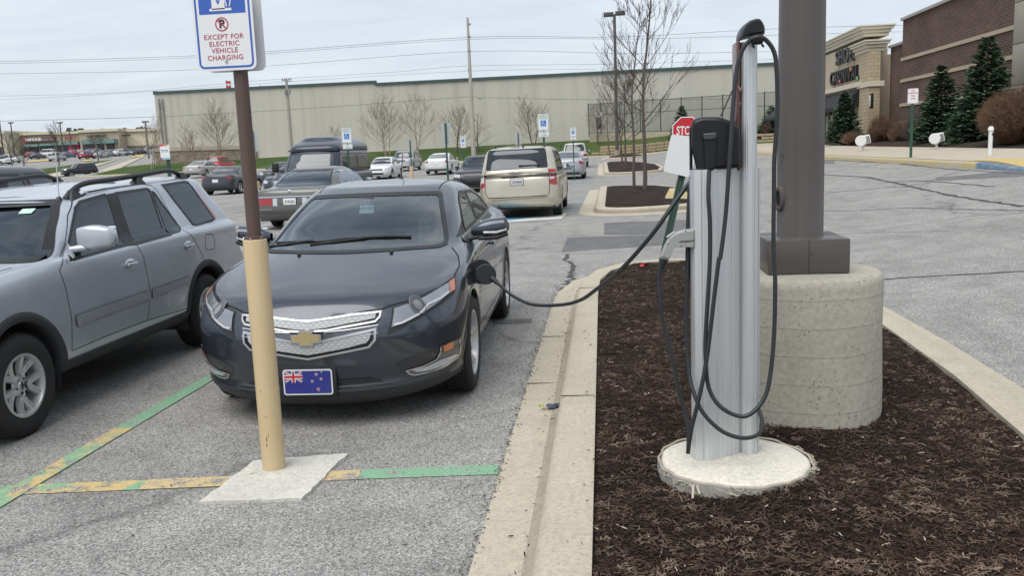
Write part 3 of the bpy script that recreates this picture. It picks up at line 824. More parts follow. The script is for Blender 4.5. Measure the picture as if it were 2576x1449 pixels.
struct(m5.build('tar_seam'))
PADM=mat_concrete('patch_concrete',(.58,.57,.52),speck=.5,stain=.1)
rnd=random.Random(5); pc=[(-1.995,3.905),(-1.94,4.485),(-1.448,4.594),(-1.485,3.95)]; ring=[]
for i in range(4):
    a=Vector(pc[i]);b=Vector(pc[(i+1)%4])
    for k in range(14):
        q=a.lerp(b,k/14); ring.append(q+Vector((rnd.uniform(-.007,.007),rnd.uniform(-.007,.007))))
mb=MB(); mb.add([(p.x,p.y,.016) for p in ring]+[(p.x,p.y,0) for p in ring],[tuple(range(len(ring)))[::-1]]+[(i,(i+1)%len(ring),len(ring)+(i+1)%len(ring),len(ring)+i) for i in range(len(ring))],PADM)
struct(mb.build('concrete_patch',None,20))
# ---------------- kerbs and islands ----------------
def island(name,path,gutter=.28,back=.20,closed=True,mulch=None,h=.15,mulchh=.14,mname='mulch_bed'):
    # path: mulch side edge of the kerb (x,y) going clockwise seen from above
    P=[Vector(p) for p in path]; n=len(P)
    ar=sum(P[i].x*P[(i+1)%n].y-P[(i+1)%n].x*P[i].y for i in range(n)); sg=1 if ar<0 else -1
    prof=[(0,h-.10),(0,h),(.012,h+.004),(back-.035,h),(back-.008,h-.02),(back+.002,h-.045),(back+.016,.030),(back+.06,.014),(back+gutter,.006),(back+gutter,-.05)]
    rows=[]
    for i in range(n):
        a=(P[i]-P[i-1]).normalized() if (P[i]-P[i-1]).length>1e-6 else Vector((0,1)); b=(P[(i+1)%n]-P[i]).normalized()
        t=(a+b).normalized(); nn=Vector((-t.y,t.x))*sg; k=1/max(.5,nn.dot(Vector((-b.y,b.x))*sg))
        nn*=k
        rows.append([((P[i]+nn*d).x,(P[i]+nn*d).y,z+gz(P[i].x,P[i].y)) for d,z in prof])
    rows.append(rows[0])
    if sg<0: rows=rows[::-1]
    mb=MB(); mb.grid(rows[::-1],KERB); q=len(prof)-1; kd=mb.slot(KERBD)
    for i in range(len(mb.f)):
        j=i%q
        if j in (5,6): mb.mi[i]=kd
    o=mb.build(name,None,45); struct(o)
    return o
def arc(cx,cy,r,a0,a1,n=7): return [(cx+r*math.cos(R(a0+(a1-a0)*i/n)),cy+r*math.sin(R(a0+(a1-a0)*i/n))) for i in range(n+1)]
def dens(path,h=.25):
    o=[];n=len(path)
    for i in range(n):
        a=Vector(path[i]);b=Vector(path[(i+1)%n]); k=max(1,int((b-a).length/h)); o+=[tuple(a.lerp(b,j/k)) for j in range(k)]
    return o
I1=[(-.07,-1.5)]+[(-.07,9.2)]+[(-.05,10.0),(.08,10.75),(.38,11.3),(.82,11.55),(1.3,11.5),(1.75,11.1),(2.05,10.3),(2.2,9.2),(2.21,7.2),(2.16,5.6),(2.05,4.4),(1.95,3.4),(1.8,2.0),(1.6,-1.5)]
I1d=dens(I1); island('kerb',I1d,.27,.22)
I2=[(.05,22.6),(.10,22.1),(.35,21.85),(.7,21.8),(1.3,22.0),(2.0,22.5),(2.55,23.3),(2.8,24.8),(2.8,29.5),(2.5,31.6),(1.9,33.6),(.5,34.3),(.18,33.8)]
I3=[(.4,51.3),(.9,50.6),(2.0,50.8),(3.2,52),(3.6,56),(3.6,62),(3.0,68),(1.8,72),(.7,72),(.4,70)]
I4=[(.6,84),(1.0,83.4),(2.5,83.5),(3.9,85),(4.1,92),(3.0,94),(1.0,94)]
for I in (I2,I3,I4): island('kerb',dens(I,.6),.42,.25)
MULCH=NT('mulch'); t=MULCH; a=t.noise(26,8,.8,sc=(1,1.7,1)); c=t.ramp(a,[(.33,(.010,.007,.006)),(.5,(.030,.020,.016)),(.62,(.065,.043,.033)),(.80,(.17,.12,.095))])
c=t.mix(c,t.ramp(t.noise(1.1,4,.6),[(.35,.55),(.65,1.25)]),1,'MULTIPLY'); t.set(c,.95,spec=.2); t.bump(t.noise(45,5,.8),1.0,.03); MULCH=t.m
def bed(path,h,name='mulch_bed',hump=.06,n=None):
    P=[Vector(p) for p in path]; cx=sum(p.x for p in P)/len(P); cy=sum(p.y for p in P)/len(P); C_=Vector((cx,cy)); rings=[]; rnd=random.Random(3)
    for k in range(9):
        t=k/8; row=[]
        for p in P:
            q=p.lerp(C_,t); z=gz(p.x,p.y)*(1-t)+gz(cx,cy)*t+h-.025+hump*(1-(1-t)**2)+rnd.uniform(-.012,.012)*(0 if k==0 else 1); row.append((q.x,q.y,z))
        rings.append(row)
    mb=MB(); mb.grid([r[::-1] for r in rings],MULCH,close=True); o=mb.build(name,None,60); struct(o)
    me=o.data
    if sum(p.normal.z for p in me.polygons)<0: me.flip_normals()
    return o
for I in (I2,I3,I4): bed(dens(I,.6),.15,hump=.18)
# main bed as a grid following the outline
def bedz(x,y): return .055*math.exp(-((x-.80)**2+(y-3.52)**2)/.10)+ .125+.015*S(.0,.5,x-(-.07))*S(0,.5,2.1-x)+.012*math.sin(x*7+y*3)*math.sin(y*5-x*2)
rows=[]
lx=[p for p in I1d]
def span(y):
    xs_=[]
    n=len(I1)
    for i in range(n):
        a=I1[i];b=I1[(i+1)%n]
        if (a[1]>y)!=(b[1]>y): xs_.append(a[0]+(b[0]-a[0])*(y-a[1])/(b[1]-a[1]))
    return (min(xs_),max(xs_)) if len(xs_)>1 else None
yy=-1.45
while yy<11.5:
    s_=span(yy)
    if s_: rows.append([(s_[0]+(s_[1]-s_[0])*k/40,yy,bedz(s_[0]+(s_[1]-s_[0])*k/40,yy)) for k in range(41)])
    yy+=.06
mb=MB(); mb.grid([r[::-1] for r in rows],MULCH); o=mb.build('mulch_bed',None,60); struct(o)
if o.data.polygons[0].normal.z<0: o.data.flip_normals()
# loose chips
CH_=NT('wood_chip'); t=CH_; v=t.n('ObjectInfo'); gi=t.noise(3.7,2,.5); vv=t.vor(18,'Color'); sp=t.n('SeparateXYZ'); t.l(vv,sp.inputs[0])
c=t.ramp(sp.outputs[0],[(0,(.030,.019,.014)),(.38,(.066,.042,.032)),(.70,(.105,.070,.053)),(.90,(.15,.107,.082)),(1,(.24,.18,.14))]); c=t.mix(c,t.ramp(t.noise(60,3,.6,sc=(1,1,1)),[(.3,.7),(.7,1.25)]),1,'MULTIPLY')
c=t.mix(c,t.ramp(t.noise(1.1,4,.6),[(.35,.62),(.65,1.2)]),1,'MULTIPLY')
t.set(c,.9,spec=.2); CH_=t.m
CW=plain('pale_chip',(.50,.42,.33),.85,var=.3)
def chips(name,cnt,region,zf,seed=1,lmin=.02,lmax=.07,mats=(CH_,)):
    rnd=random.Random(seed); v=[];f=[];mi=[]
    k=0
    while k<cnt:
        p=region(rnd)
        if p is None: continue
        x,y=p; a=rnd.uniform(0,PI); l=rnd.uniform(lmin,lmax)*(1 if rnd.random()<.85 else 1.5)/2; w=rnd.uniform(.002,.0075)/2; th=rnd.uniform(.0015,.004)
        tl=rnd.gauss(0,.22); tw=rnd.gauss(0,.5); z=zf(x,y)+rnd.uniform(.0,.012)
        d=Vector((math.cos(a)*math.cos(tl),math.sin(a)*math.cos(tl),math.sin(tl))); n=Vector((-math.sin(a),math.cos(a),math.tan(tw)*.5)).normalized(); u=d.cross(n)*(1 if d.cross(n).z>0 else -1)
        c_=Vector((x,y,z+abs(math.sin(tl))*l*.5)); o=len(v)
        for su in (0,th):
            v+=[tuple(c_+d*l*.9+n*w*.3+u*su),tuple(c_+n*w+u*su-d*l*.1),tuple(c_-d*l+n*w*.4+u*su),tuple(c_-d*l*.9-n*w*.5+u*su),tuple(c_-n*w+u*su+d*l*.2)]
        f+=[(o+5,o+6,o+7,o+8,o+9)]+[(o+i,o+(i+1)%5,o+5+(i+1)%5,o+5+i) for i in range(5)]; mi+=[0 if rnd.random()<.993 else len(mats)-1]*6; k+=1
    me=bpy.data.meshes.new(name); me.from_pydata(v,[],f)
    for m in mats: me.materials.append(m)
    me.polygons.foreach_set('material_index',mi)
    o=bpy.data.objects.new(name,me); COL.objects.link(o); o['kind']='stuff'; return o
def regA(r):
    y=2.2+9.2*r.random()**1.9; s_=span(y)
    if not s_: return None
    x=r.uniform(s_[0]+.01,s_[1]-.01)
    if (x-.575)**2+(y-3.98)**2<.36**2: return None
    return x,y
chips('wood_chips',60000,regA,bedz,2,.010,.042,mats=(CH_,CW))
def regB(r):
    # a few chips and crumbs in the gutter and on the asphalt edge
    y=2.4+8*r.random(); x=-.30+abs(r.gauss(0,.05))*-1
    return x,y
chips('gutter_litter',150,regB,lambda x,y:.012,7,.008,.03)
def regK(r): return -.07-abs(r.gauss(0,.06)),2.3+8.5*r.random()**1.5
chips('kerb_litter',45,regK,lambda x,y:.154 if x>-.25 else .02,21,.006,.026)
def regC(r):
    y=2.6+8*r.random(); return -.565+r.gauss(0,.02),y
chips('gutter_litter',420,regC,lambda x,y:.004,9,.006,.02,mats=(plain('dark_crumb',(.07,.06,.05),.9),))
def regD(r): return r.uniform(-2.8,-.6),r.uniform(3,9)
chips('asphalt_crumbs',60,regD,lambda x,y:.003,11,.01,.035)
# joints cut across the kerb
mb=MB()
for (pa,pb) in (((1245,1000-40),(1437,943)),): pass
JM=plain('joint',(.06,.05,.04),.9)
for y in (3.9-.9,4.72+1.32,9.15,7.6):
    for x0,x1,z in ((-.56,-.33,.012),):
        mb.box(((x0+x1)/2,y,z),(x1-x0,.008,.004),JM)
for y in (5.22,9.4,2.2): mb.box((-.18,y,.1535),(.205,.010,.004),JM)
struct(mb.build('kerb_joint'))
# ---------------- right hand side: yellow kerb, walk, planting bed ----------------
KY=NT('kerb_yellow_paint'); t=KY; c=t.mix((.46,.36,.15),(.42,.38,.30),t.ramp(t.noise(3,6,.75),[(.40,0.),(.60,1.)])); t.set(c,.85); KY=t.m
KBL=NT('kerb_blue_paint'); t=KBL; c=t.mix((.10,.17,.25),(.36,.34,.28),t.ramp(t.noise(4,6,.7),[(.5,0.),(.72,1.)])); t.set(c,.85); KBL=t.m
def kx(y): return 9.25+.006*(y-22)
def kerbrun(name,y0,y1,mat,h0=.15,h1=.15):
    rows=[]; n=max(4,int((y1-y0)/1.5))
    for i in range(n+1):
        y=y0+(y1-y0)*i/n; x=kx(y); h=h0+(h1-h0)*i/n; g=gz(x,y)
        rows.append([(x-.02,y,g-.05),(x-.005,y,g+h*.6),(x+.02,y,g+h-.01),(x+.05,y,g+h),(x+.20,y,g+h+.004)])
    mb=MB(); mb.grid(rows,mat); o=mb.build(name,None,50); struct(o)
    if sum(p.normal.z for p in o.data.polygons)<0: o.data.flip_normals()
kerbrun('painted_kerb',23.2,96,KY); kerbrun('painted_kerb',20.6,23.2,KBL,.05,.15); kerbrun('kerb',5,20.6,KERB,.02,.05)
def walkz(x,y): return gz(x,y)+.15
def sheetz(name,x0f,x1f,y0,y1,mat,zf,n=60,m=4,kind='structure'):
    rows=[]
    for i in range(n+1):
        y=y0+(y1-y0)*i/n; rows.append([(x0f(y)+(x1f(y)-x0f(y))*j/m,y,zf(x0f(y)+(x1f(y)-x0f(y))*j/m,y)) for j in range(m+1)])
    mb=MB(); mb.grid(rows,mat); o=mb.build(name,None,60); o['kind']=kind
    if o.data.polygons[0].normal.z<0: o.data.flip_normals()
    return o
wx1=lambda y:12.3+.03*(y-24)
def rampk(y): return S(20,23.2,y)
sheetz('sidewalk',lambda y:kx(y)+.19,wx1,5,96,WALK,lambda x,y:gz(x,y)+.02+(.132)*max(rampk(y),S(9.6,11.6,x)))
YW=NT('worn_yellow'); t=YW; c=t.mix((.50,.38,.14),(.42,.38,.30),t.ramp(t.noise(2.5,6,.75),[(.52,0.),(.72,1.)])); t.set(c,.85); YW=t.m
sheetz('painted_ramp',lambda y:kx(y)+.24,lambda y:kx(y)+.3+1.5*S(24.5,20,y)+.3,19.5,24,YW,lambda x,y:gz(x,y)+.028+(.132)*max(rampk(y),S(9.6,11.6,x)),20,8)
BEDM=NT('bed_soil'); t=BEDM; c=t.ramp(t.noise(9,7,.75),[(.35,(.018,.013,.010)),(.55,(.045,.032,.025)),(.72,(.085,.07,.055))]); c=t.mix(c,(.035,.05,.014),t.ramp(t.noise(.5,4,.6),[(.55,0.),(.68,.6)])); t.set(c,.95,spec=.2); t.bump(t.noise(20,5,.7),.8,.03); BEDM=t.m
sheetz('planting_bed',wx1,lambda y:17.5,5,75,BEDM,lambda x,y:gz(x,y)+.13+.10*S(0,1,(x-wx1(y))/1.2)+.03*math.sin(x*5+y*2.3)*S(0,1,(x-wx1(y))/.8),80,12)
# ---------------- grass bank, far lawns, cross kerbs ----------------
GRASS=NT('lawn'); t=GRASS; n=t.noise(.25,6,.65); c=t.ramp(n,[(.3,(.040,.068,.018)),(.5,(.060,.095,.028)),(.72,(.105,.125,.045))]); c=t.mix(c,t.ramp(t.noise(14,5,.7),[(.3,.7),(.7,1.3)]),1,'MULTIPLY'); t.set(c,.95,spec=.15); t.bump(t.noise(30,4,.7),1.,.05); GRASS=t.m
def gpatch(name,x0,x1,y0,y1,mat,off=.03,nx=60,ny=24,xf=None):
    rows=[]
    for i in range(nx+1):
        x=x0+(x1-x0)*i/nx; rows.append([(x,y0+(y1-y0)*j/ny,gz(x,y0+(y1-y0)*j/ny)+off) for j in range(ny+1)])
    mb=MB(); mb.grid(rows,mat); o=mb.build(name,None,60); struct(o)
    if o.data.polygons[0].normal.z<0: o.data.flip_normals()
    return o
gpatch('grass_bank',-61.5,60,99.2,116,GRASS)
rows=[]
for i in range(61):
    x=-61.5+121.5*i/60; y=98.9; g=gz(x,y); rows.append([(x,y-.5,g+.01),(x,y-.12,g+.02),(x,y-.10,g+.13),(x,y+.05,g+.15),(x,y+.35,g+.16)])
mb=MB(); mb.grid(rows,KERB); o=mb.build('kerb',None,40); struct(o)
if sum(p.normal.z for p in o.data.polygons)<0: o.data.flip_normals()
def ZC(ox,oy,s): return lambda pts:[(ox+a*s,oy+b*s) for a,b in pts]
ZB=ZC(485.0,420.3,.46857); ZF=ZC(743.6,743.6,.20081); ZA=ZC(0,388.0,.51317)
def half(c,ax,pts):
    # image outline of the near half (given from centre line outwards and back) -> mirrored closed polygon (frames F,T,B)
    P=c.pp(ax,pts); k_=1 if ax=='T' else 0; sg=1 if P[1][k_]>0 else -1
    for i in (0,-1):
        q=list(P[i]); q[k_]=.002*sg; P[i]=tuple(q)
    if ax=='T': return [Vector(p) for p in P]+[Vector((p[0],-p[1])) for p in P[::-1]]
    return [Vector(p) for p in P]+[Vector((-p[0],p[1])) for p in P[::-1]]
# ======================= charging dark grey hatchback =======================
VM=paint('paint_hatchback',(.040,.050,.070),.55,.30,.05); VM.node_tree.nodes['Principled BSDF'].inputs['Coat Weight'].default_value=.9
h=.895
VR=[dict(xf=.20,xr=4.36,w=.80,af=.72,ar=.5,nf=2.3,z=[(.2,.12),(.9,.19),(3.6,.2),(4.36,.25)]),
    dict(xf=.10,xr=4.44,w=.855,af=.72,ar=.5,nf=2.35,z=[(.1,.17),(.9,.235),(3.6,.25),(4.4,.30)]),
    dict(xf=.055,xr=4.48,w=.875,af=.72,ar=.5,nf=2.35,z=[(.05,.245),(.9,.30),(3.6,.31),(4.4,.36)]),
    dict(xf=.075,xr=4.485,w=.88,af=.72,ar=.5,nf=2.35,z=[(.05,.275),(.9,.33),(3.6,.34),(4.4,.40)]),
    dict(xf=.035,xr=4.49,w=.893,af=.72,ar=.5,nf=2.4,z=[(.0,.42),(.9,.46),(3.6,.48),(4.4,.55)]),
    dict(xf=.03,xr=4.48,w=.895,af=.73,ar=.5,nf=2.4,z=[(.0,.55),(.9,.62),(3.6,.66),(4.4,.70)]),
    dict(xf=.075,xr=4.46,w=.885,af=.76,ar=.5,nf=2.35,z=[(.0,.66),(.7,.74),(1.2,.79),(3.6,.84),(4.4,.88)]),
    dict(xf=.115,xr=4.43,w=.872,af=.80,ar=.5,nf=2.3,z=[(.05,.715),(.35,.755),(.8,.83),(1.3,.885),(3.6,.93),(4.4,.97)]),
    dict(xf=.165,xr=4.40,w=.845,af=.84,ar=.48,nf=2.3,z=[(.1,.752),(.4,.79),(.8,.866),(1.3,.925),(3.6,.985),(4.4,1.04)],cf=.012),
    dict(xf=.32,xr=4.32,w=.81,af=.84,ar=.45,nf=2.3,z=[(.2,.795),(.6,.84),(1.0,.905),(1.4,.955),(3.6,1.02),(4.3,1.08)],cf=.02),
    dict(xf=.70,xr=4.22,w=.785,af=.70,ar=.4,nf=2.4,z=[(.6,.875),(1.0,.925),(1.5,.972),(3.6,1.035),(4.2,1.10)],cf=.03),
    dict(xf=1.08,xr=4.15,w=.765,af=.50,ar=.35,nf=2.4,z=[(1.0,.965),(1.5,.985),(3.6,1.045),(4.15,1.12)],cf=.035,cr=.02),
    dict(xf=1.14,xr=4.10,w=.755,af=.50,ar=.35,nf=2.4,z=[(1.0,.985),(1.5,1.0),(3.6,1.055),(4.1,1.13)],cf=.03,cr=.02),
    dict(xf=1.60,xr=3.72,w=.67,af=.46,ar=.35,nf=2.4,z=[(1.5,1.20),(2.4,1.225),(3.72,1.25)],cf=.02,cr=.015),
    dict(xf=2.02,xr=3.30,w=.585,af=.38,ar=.35,nf=2.5,z=[(2.0,1.345),(2.6,1.375),(3.3,1.355)],cf=.028,cr=.02),
    dict(xf=2.12,xr=3.2,w=.51,af=.34,ar=.3,nf=2.5,z=[(2.1,1.385),(2.6,1.41),(3.2,1.38)],cf=.015,cr=.01),
    dict(xf=2.3,xr=3.05,w=.30,af=.2,ar=.2,z=[(2.3,1.41),(2.65,1.432),(3.05,1.40)]),
    dict(xf=2.4,xr=2.95,w=0,af=.1,ar=.1,z=[(2.4,1.42),(2.65,1.44),(2.95,1.41)])]
HF=(20,44,14,.045) 
V=Car('parked_car','dark grey hatchback with a blue flag plate, plugged in to charge beside the kerb','car',VR,4.5,(.95,3.62),(-1.785,5.0,0),R(91.2),VM,(34,70,22,.028),wr=.335,ra=.375)
VG=glass('windscreen_glass',(.50,.60,.64),.02)
VG2=glass('side_glass_dark',(.30,.34,.34),.25)
P=half(V,'F',ZB([(950,142),(1150,136),(1325,131),(1338,150),(1352,250),(1370,380),(1366,412),(1330,426),(1150,440),(950,456)]))
# centre the first and last points on the car's axis
P=[p for p in P]; V.window('windshield','F',P,VG,trim=.022,out=.004,h=.07)
V.seam('F',[P[i] for i in range(0,1)]+[P[i] for i in range(0,1)],.001) if False else None
hl=V.pp(40,ZB([(1070,755),(1200,713),(1300,658),(1385,603),(1408,600),(1412,655),(1396,688),(1300,760),(1200,822),(1130,862),(1041,903)]))
hin=V.pp(40,ZB([(1080,762),(1200,722),(1300,667),(1380,616),(1378,674),(1296,742),(1195,806),(1125,843),(1066,862)]))
am=V.pp(40,ZB([(1371,622),(1399,602),(1402,660),(1373,680)]))
ln=V.pp(40,ZB([(1078,850),(1120,840),(1215,790),(1260,740),(1330,705),(1370,672)]))
cen=V.pp(40,ZB([(1205,745)]))[0]
circ=lambda c_,r,n=20:[Vector((c_[0]+r*math.cos(2*PI*i/n),c_[1]+r*1.0*math.sin(2*PI*i/n))) for i in range(n)]
HB=plain('lamp_housing',(.27,.29,.32),.22,.5,1)
V.part('headlight',[V.patch(40,hl,.003),V.patch(40,hin,.009,.03),V.band(40,ln,.012,.014,closed=False),V.patch(40,am,.013),V.patch(40,circ(cen,.047),.0125,.02),V.band(40,circ(cen,.051),.005,.0145),V.patch(40,circ(cen,.026),.015,.02)],
       [BLACK,HB,ALLOY,plain('amber_soft',(.42,.16,.10),.2,0,1),plain('lamp_ring',(.07,.075,.085),.2,.3,1),plain('lamp_ring2',(.2,.21,.22),.2,.5,1),plain('lamp_lens_dark',(.20,.21,.23),.1,.3,1)],True,joined=False)
# grille
def mesh_insert():
    t=NT('silver_mesh'); m=t.n('Mapping'); m.inputs['Scale'].default_value=(1,26,62); t.l(t.co(),m.inputs[0])
    s_=t.n('SeparateXYZ'); t.l(m.outputs[0],s_.inputs[0])
    def mt(op,a,b=None):
        x=t.n('Math',operation=op)
        for i,v in enumerate((a,b)):
            if v is None: continue
            if isinstance(v,(int,float)): x.inputs[i].default_value=v
            else: t.l(v,x.inputs[i])
        return x.outputs[0]
    fy=mt('FLOOR',s_.outputs[2]); off=mt('MULTIPLY',mt('MODULO',fy,2.0),.5)
    ux=mt('SUBTRACT',mt('FRACT',mt('ADD',s_.outputs[1],off)),.5); uz=mt('SUBTRACT',mt('FRACT',s_.outputs[2]),.5)
    d=mt('ADD',mt('MULTIPLY',mt('ABSOLUTE',ux),.9),mt('MULTIPLY',mt('ABSOLUTE',uz),.75))
    c=t.ramp(d,[(.38,(.47,.49,.50)),(.50,(.34,.35,.36))]); t.set(c,.55,0,.0); return t.m
SM=mesh_insert(); SATIN=plain('satin_trim',(.50,.51,.53),.34,.7)
gu=half(V,'F',ZF([(180,338),(400,305),(700,258),(1015,215),(990,290),(600,368),(400,408),(180,440)]))
gl_=half(V,'F',ZF([(180,600),(300,585),(600,528),(945,455),(925,540),(885,590),(600,662),(200,742)]))
fu=half(V,'F',ZF([(180,318),(400,287),(700,240),(1080,198),(1062,280),(1000,345),(600,415),(400,455),(180,470)]))
fl=half(V,'F',ZF([(180,585),(300,563),(600,500),(1012,410),(1004,555),(925,652),(600,720),(190,802)]))
def cy(P):  # snap the two centre points on the axis
    P=[Vector(p) for p in P]; P[0].x=P[-1].x=-.0005; n=len(P)//2; return P
mid=half(V,'F',ZF([(180,470),(400,455),(600,415),(1000,345),(1050,300),(1040,400),(600,500),(180,585)]))
V.part('grille',[V.patch('F',fu,.003),V.patch('F',fl,.003),V.patch('F',gu,.010,.04),V.patch('F',gl_,.010,.04),V.band('F',fu,.011,.014),V.band('F',fl,.013,.014)],[BLACK,BLACK,SM,SM,SATIN,SATIN])
# emblem : a wide cross with slanted ends, gold face in a bright rim
ec=V.pp('F',ZF([(182,530)]))[0]; ez=ec[1]; ex=V.hit('F',0,ez).x
def bow(k,g): return [(-.088*k-g,-.021*k-g*.6),(-.037*k-g,-.021*k-g),(-.037*k-g,-.040*k-g),(.037*k+g,-.040*k-g),(.037*k+g,-.021*k-g),(.085*k+g,-.021*k-g),(.088*k+g,.021*k+g*.6),(.037*k+g,.021*k+g),(.037*k+g,.040*k+g),(-.037*k-g,.040*k+g),(-.037*k-g,.021*k+g),(-.085*k-g,.021*k+g)]
A=facing((ex,0,ez),-1,0); mb=MB()
mb.prism(bow(1,.006),-.02,.026,CHROME,A); mb.prism(bow(.97,-.001),.02,.030,plain('gold_badge',(.62,.50,.27),.3,.7),A)
A2=facing((ex,0,ez+.004),-1,0)
for sy in (-1,1):
    mb.add(*V.band('F',[Vector((sy*.10,ez+.004)),Vector((sy*.24,ez+.012)),Vector((sy*.42,ez+.03))],.034,.006,closed=False),plain('badge_bar',(.10,.11,.125),.25,.6,1))
    mb.add(*V.band('F',[Vector((sy*.105,ez+.028)),Vector((sy*.24,ez+.036)),Vector((sy*.42,ez+.052))],.006,.010,closed=False),SATIN)
    mb.add(*V.band('F',[Vector((sy*.105,ez-.02)),Vector((sy*.24,ez-.012)),Vector((sy*.42,ez+.008))],.005,.010,closed=False),SATIN)
mb.build('emblem',V.root,30)
# fog lamp cluster
fg=V.pp(30,ZF([(2048,532),(2055,700),(2020,775),(1880,880),(1700,955),(1500,1000),(1425,990),(1368,936),(1600,868),(1755,790),(1795,720),(1806,632),(1960,552)]))
fa=V.pp(30,ZF([(1835,630),(1968,568),(1965,655),(1850,705)]))
fw=V.pp(30,ZF([(1455,925),(1640,880),(1800,800),(1990,730),(2030,735),(1900,850),(1700,925),(1520,955)]))
V.part('fog_lamp',[V.patch(30,fg,.004),V.band(30,fg,.009,.008),V.patch(30,fa,.008),V.patch(30,fw,.008)],[plain('fog_housing',(.13,.135,.14),.35,.6,1),CHROME,AMBER,WLENS],True)
rcs=V.pp(30,ZF([(1262,880),(1300,830),(1400,782),(1560,722),(1790,640),(1780,720),(1740,785),(1600,860),(1368,930),(1420,995),(1330,960)]))
RC=paint('paint_recess_shade',(.028,.032,.04),.4,.5,.1)
V.part('bumper_recess_shade',[V.patch(30,rcs,.0025)],RC,True)  # body-coloured recess drawn as a flat patch, its darkness put into the paint
# lower intake with slats
li=half(V,'F',ZB([(632,1150),(780,1140),(950,1129),(1005,1140),(1085,1185),(950,1204),(780,1218),(632,1225)]))
mb=MB(); mb.add(*V.patch('F',li,.003),BLACK)
zs_=[p.y for p in li]; 
for k in range(4):
    z=min(zs_)+.02+k*(max(zs_)-min(zs_)-.02)/4; wd=.50-.045*k
    mb.add(*V.band('F',[Vector((-wd,z+.012)),Vector((0,z)),Vector((wd,z+.012))],.010,.010,closed=False),TRIM)
mb.build('lower_grille',V.root,40)
# flag plate
pz=V.pp('F',[(780,958)])[0]; py_=V.pp('F',[(779,958)])[0][0]
hp=V.hit('F',py_,pz[1])
def flag_plate(x,y,z):
    A=facing((x-.03,y,z),-1,0); mb=MB(); Wd,Hd=.305,.158
    blue=plain('flag_blue',(.012,.022,.22),.35,0,.6,.1); red=plain('flag_red',(.50,.015,.03),.35,0,.6,.1)
    mb.box((0,-.004,-.012),(Wd+.05,Hd+.04,.025),BLACK,.008,T=A)
    v=[tuple(p)+(0,) for p in rc([(-Wd/2,-Hd/2),(Wd/2,-Hd/2),(Wd/2,Hd/2),(-Wd/2,Hd/2)],.018,4)]; v=[(p[0],p[1]) for p in v]
    mb.prism(v,0,.006,WHITE,A)
    v=[(p.x,p.y) for p in rc([(-Wd/2+.008,-Hd/2+.008),(Wd/2-.008,-Hd/2+.008),(Wd/2-.008,Hd/2-.008),(-Wd/2+.008,Hd/2-.008)],.012,4)]
    mb.prism(v,.004,.0066,blue,A)
    cx,cy_,cw,ch=-Wd/2+.008,Hd/2-.008,.115,.072     # canton
    def q(a,b,z,m,w_):
        a=Vector(a);b=Vector(b);t=(b-a).normalized();n=Vector((-t.y,t.x))*w_/2
        mb.prism([tuple(a-n),tuple(b-n),tuple(b+n),tuple(a+n)],.006,z,m,A)
    e=.005
    q((cx+e,cy_-e),(cx+cw-e,cy_-ch+e),.0070,WHITE,.013); q((cx+e,cy_-ch+e),(cx+cw-e,cy_-e),.0071,WHITE,.013)
    q((cx+e,cy_-e),(cx+cw-e,cy_-ch+e),.0074,red,.005); q((cx+e,cy_-ch+e),(cx+cw-e,cy_-e),.0075,red,.005)
    q((cx+cw/2,cy_),(cx+cw/2,cy_-ch),.0079,WHITE,.024); q((cx,cy_-ch/2),(cx+cw,cy_-ch/2),.0080,WHITE,.024)
    q((cx+cw/2,cy_),(cx+cw/2,cy_-ch),.0084,red,.014); q((cx,cy_-ch/2),(cx+cw,cy_-ch/2),.0085,red,.014)
    for sx,sy,sr in ((.055,.048,.0125),(.028,.006,.0115),(.083,.020,.0115),(.062,-.045,.0135)):
        for k,(rr,m,zz) in enumerate(((sr,WHITE,.0071),(sr*.66,red,.0075))):
            P=[(sx+(rr if i%2==0 else rr*.42)*math.sin(PI*i/5),sy+(rr if i%2==0 else rr*.42)*math.cos(PI*i/5)) for i in range(10)]
            mb.prism(P[::-1],.006,zz,m,A)
    for sx in (-.09,.09): mb.lathe([(0,.012),(.006,.011),(.007,.006)],CHROME,10,A@Matrix.Translation((sx,Hd/2-.016,0)))
    o=mb.build('licence_plate',V.root,30); o['label']='blue flag licence plate with union canton and four red stars in a white border'
flag_plate(hp.x,py_,pz[1])
# hood gap, seams
hood=V.pp('T',ZB([(632,829),(800,809),(1010,766),(1200,712),(1330,645),(1402,592),(1432,530),(1425,480),(1390,430)]))
V.seam('T',[Vector(p) for p in hood],.009); V.seam('T',[Vector((p[0],-p[1])) for p in hood],.009)
V.seam('T',[Vector((hood[0][0],hood[0][1])),Vector((hood[0][0],-hood[0][1]))],.009)
rl=[Vector((p.x,p.y)) for p in P[:3]]
# roof edge ditch lines
for sy in (-1,1): V.seam('T',[Vector((2.15,sy*.50)),Vector((2.6,sy*.515)),Vector((3.2,sy*.50))],.008)
# side glass
zb_=lambda x:1.035+.03*(x-1.6)/2
w1=[(1.83,1.03),(2.62,1.05),(2.66,1.315),(2.44,1.325),(2.2,1.27),(2.0,1.16)]
w2=[(2.70,1.055),(3.30,1.075),(3.62,1.10),(3.34,1.25),(3.05,1.30),(2.72,1.315)]
w3=[(1.50,1.02),(1.76,1.025),(1.90,1.12)]
for w_ in (w1,w2): V.window('side_window','L',rc(w_,.04),VG2,both=True,trim=.02)
V.part('side_window',[V.patch('L',rc(w3,.03),.003)],[BLACK],True)
V.window('rear_window','B',rc([(-.60,1.16),(.60,1.16),(.47,1.34),(-.47,1.34)],.05),DGLASS,trim=.02,cut=False)
V.seam('L',[(1.38,.34),(1.36,.60),(1.44,.80),(1.50,.98)],.007,True)
V.seam('L',[(2.52,.34),(2.58,.7),(2.68,1.04)],.007,True)
V.seam('L',[(3.05,.40),(3.22,.62),(3.42,.85),(3.5,1.06)],.007,True)
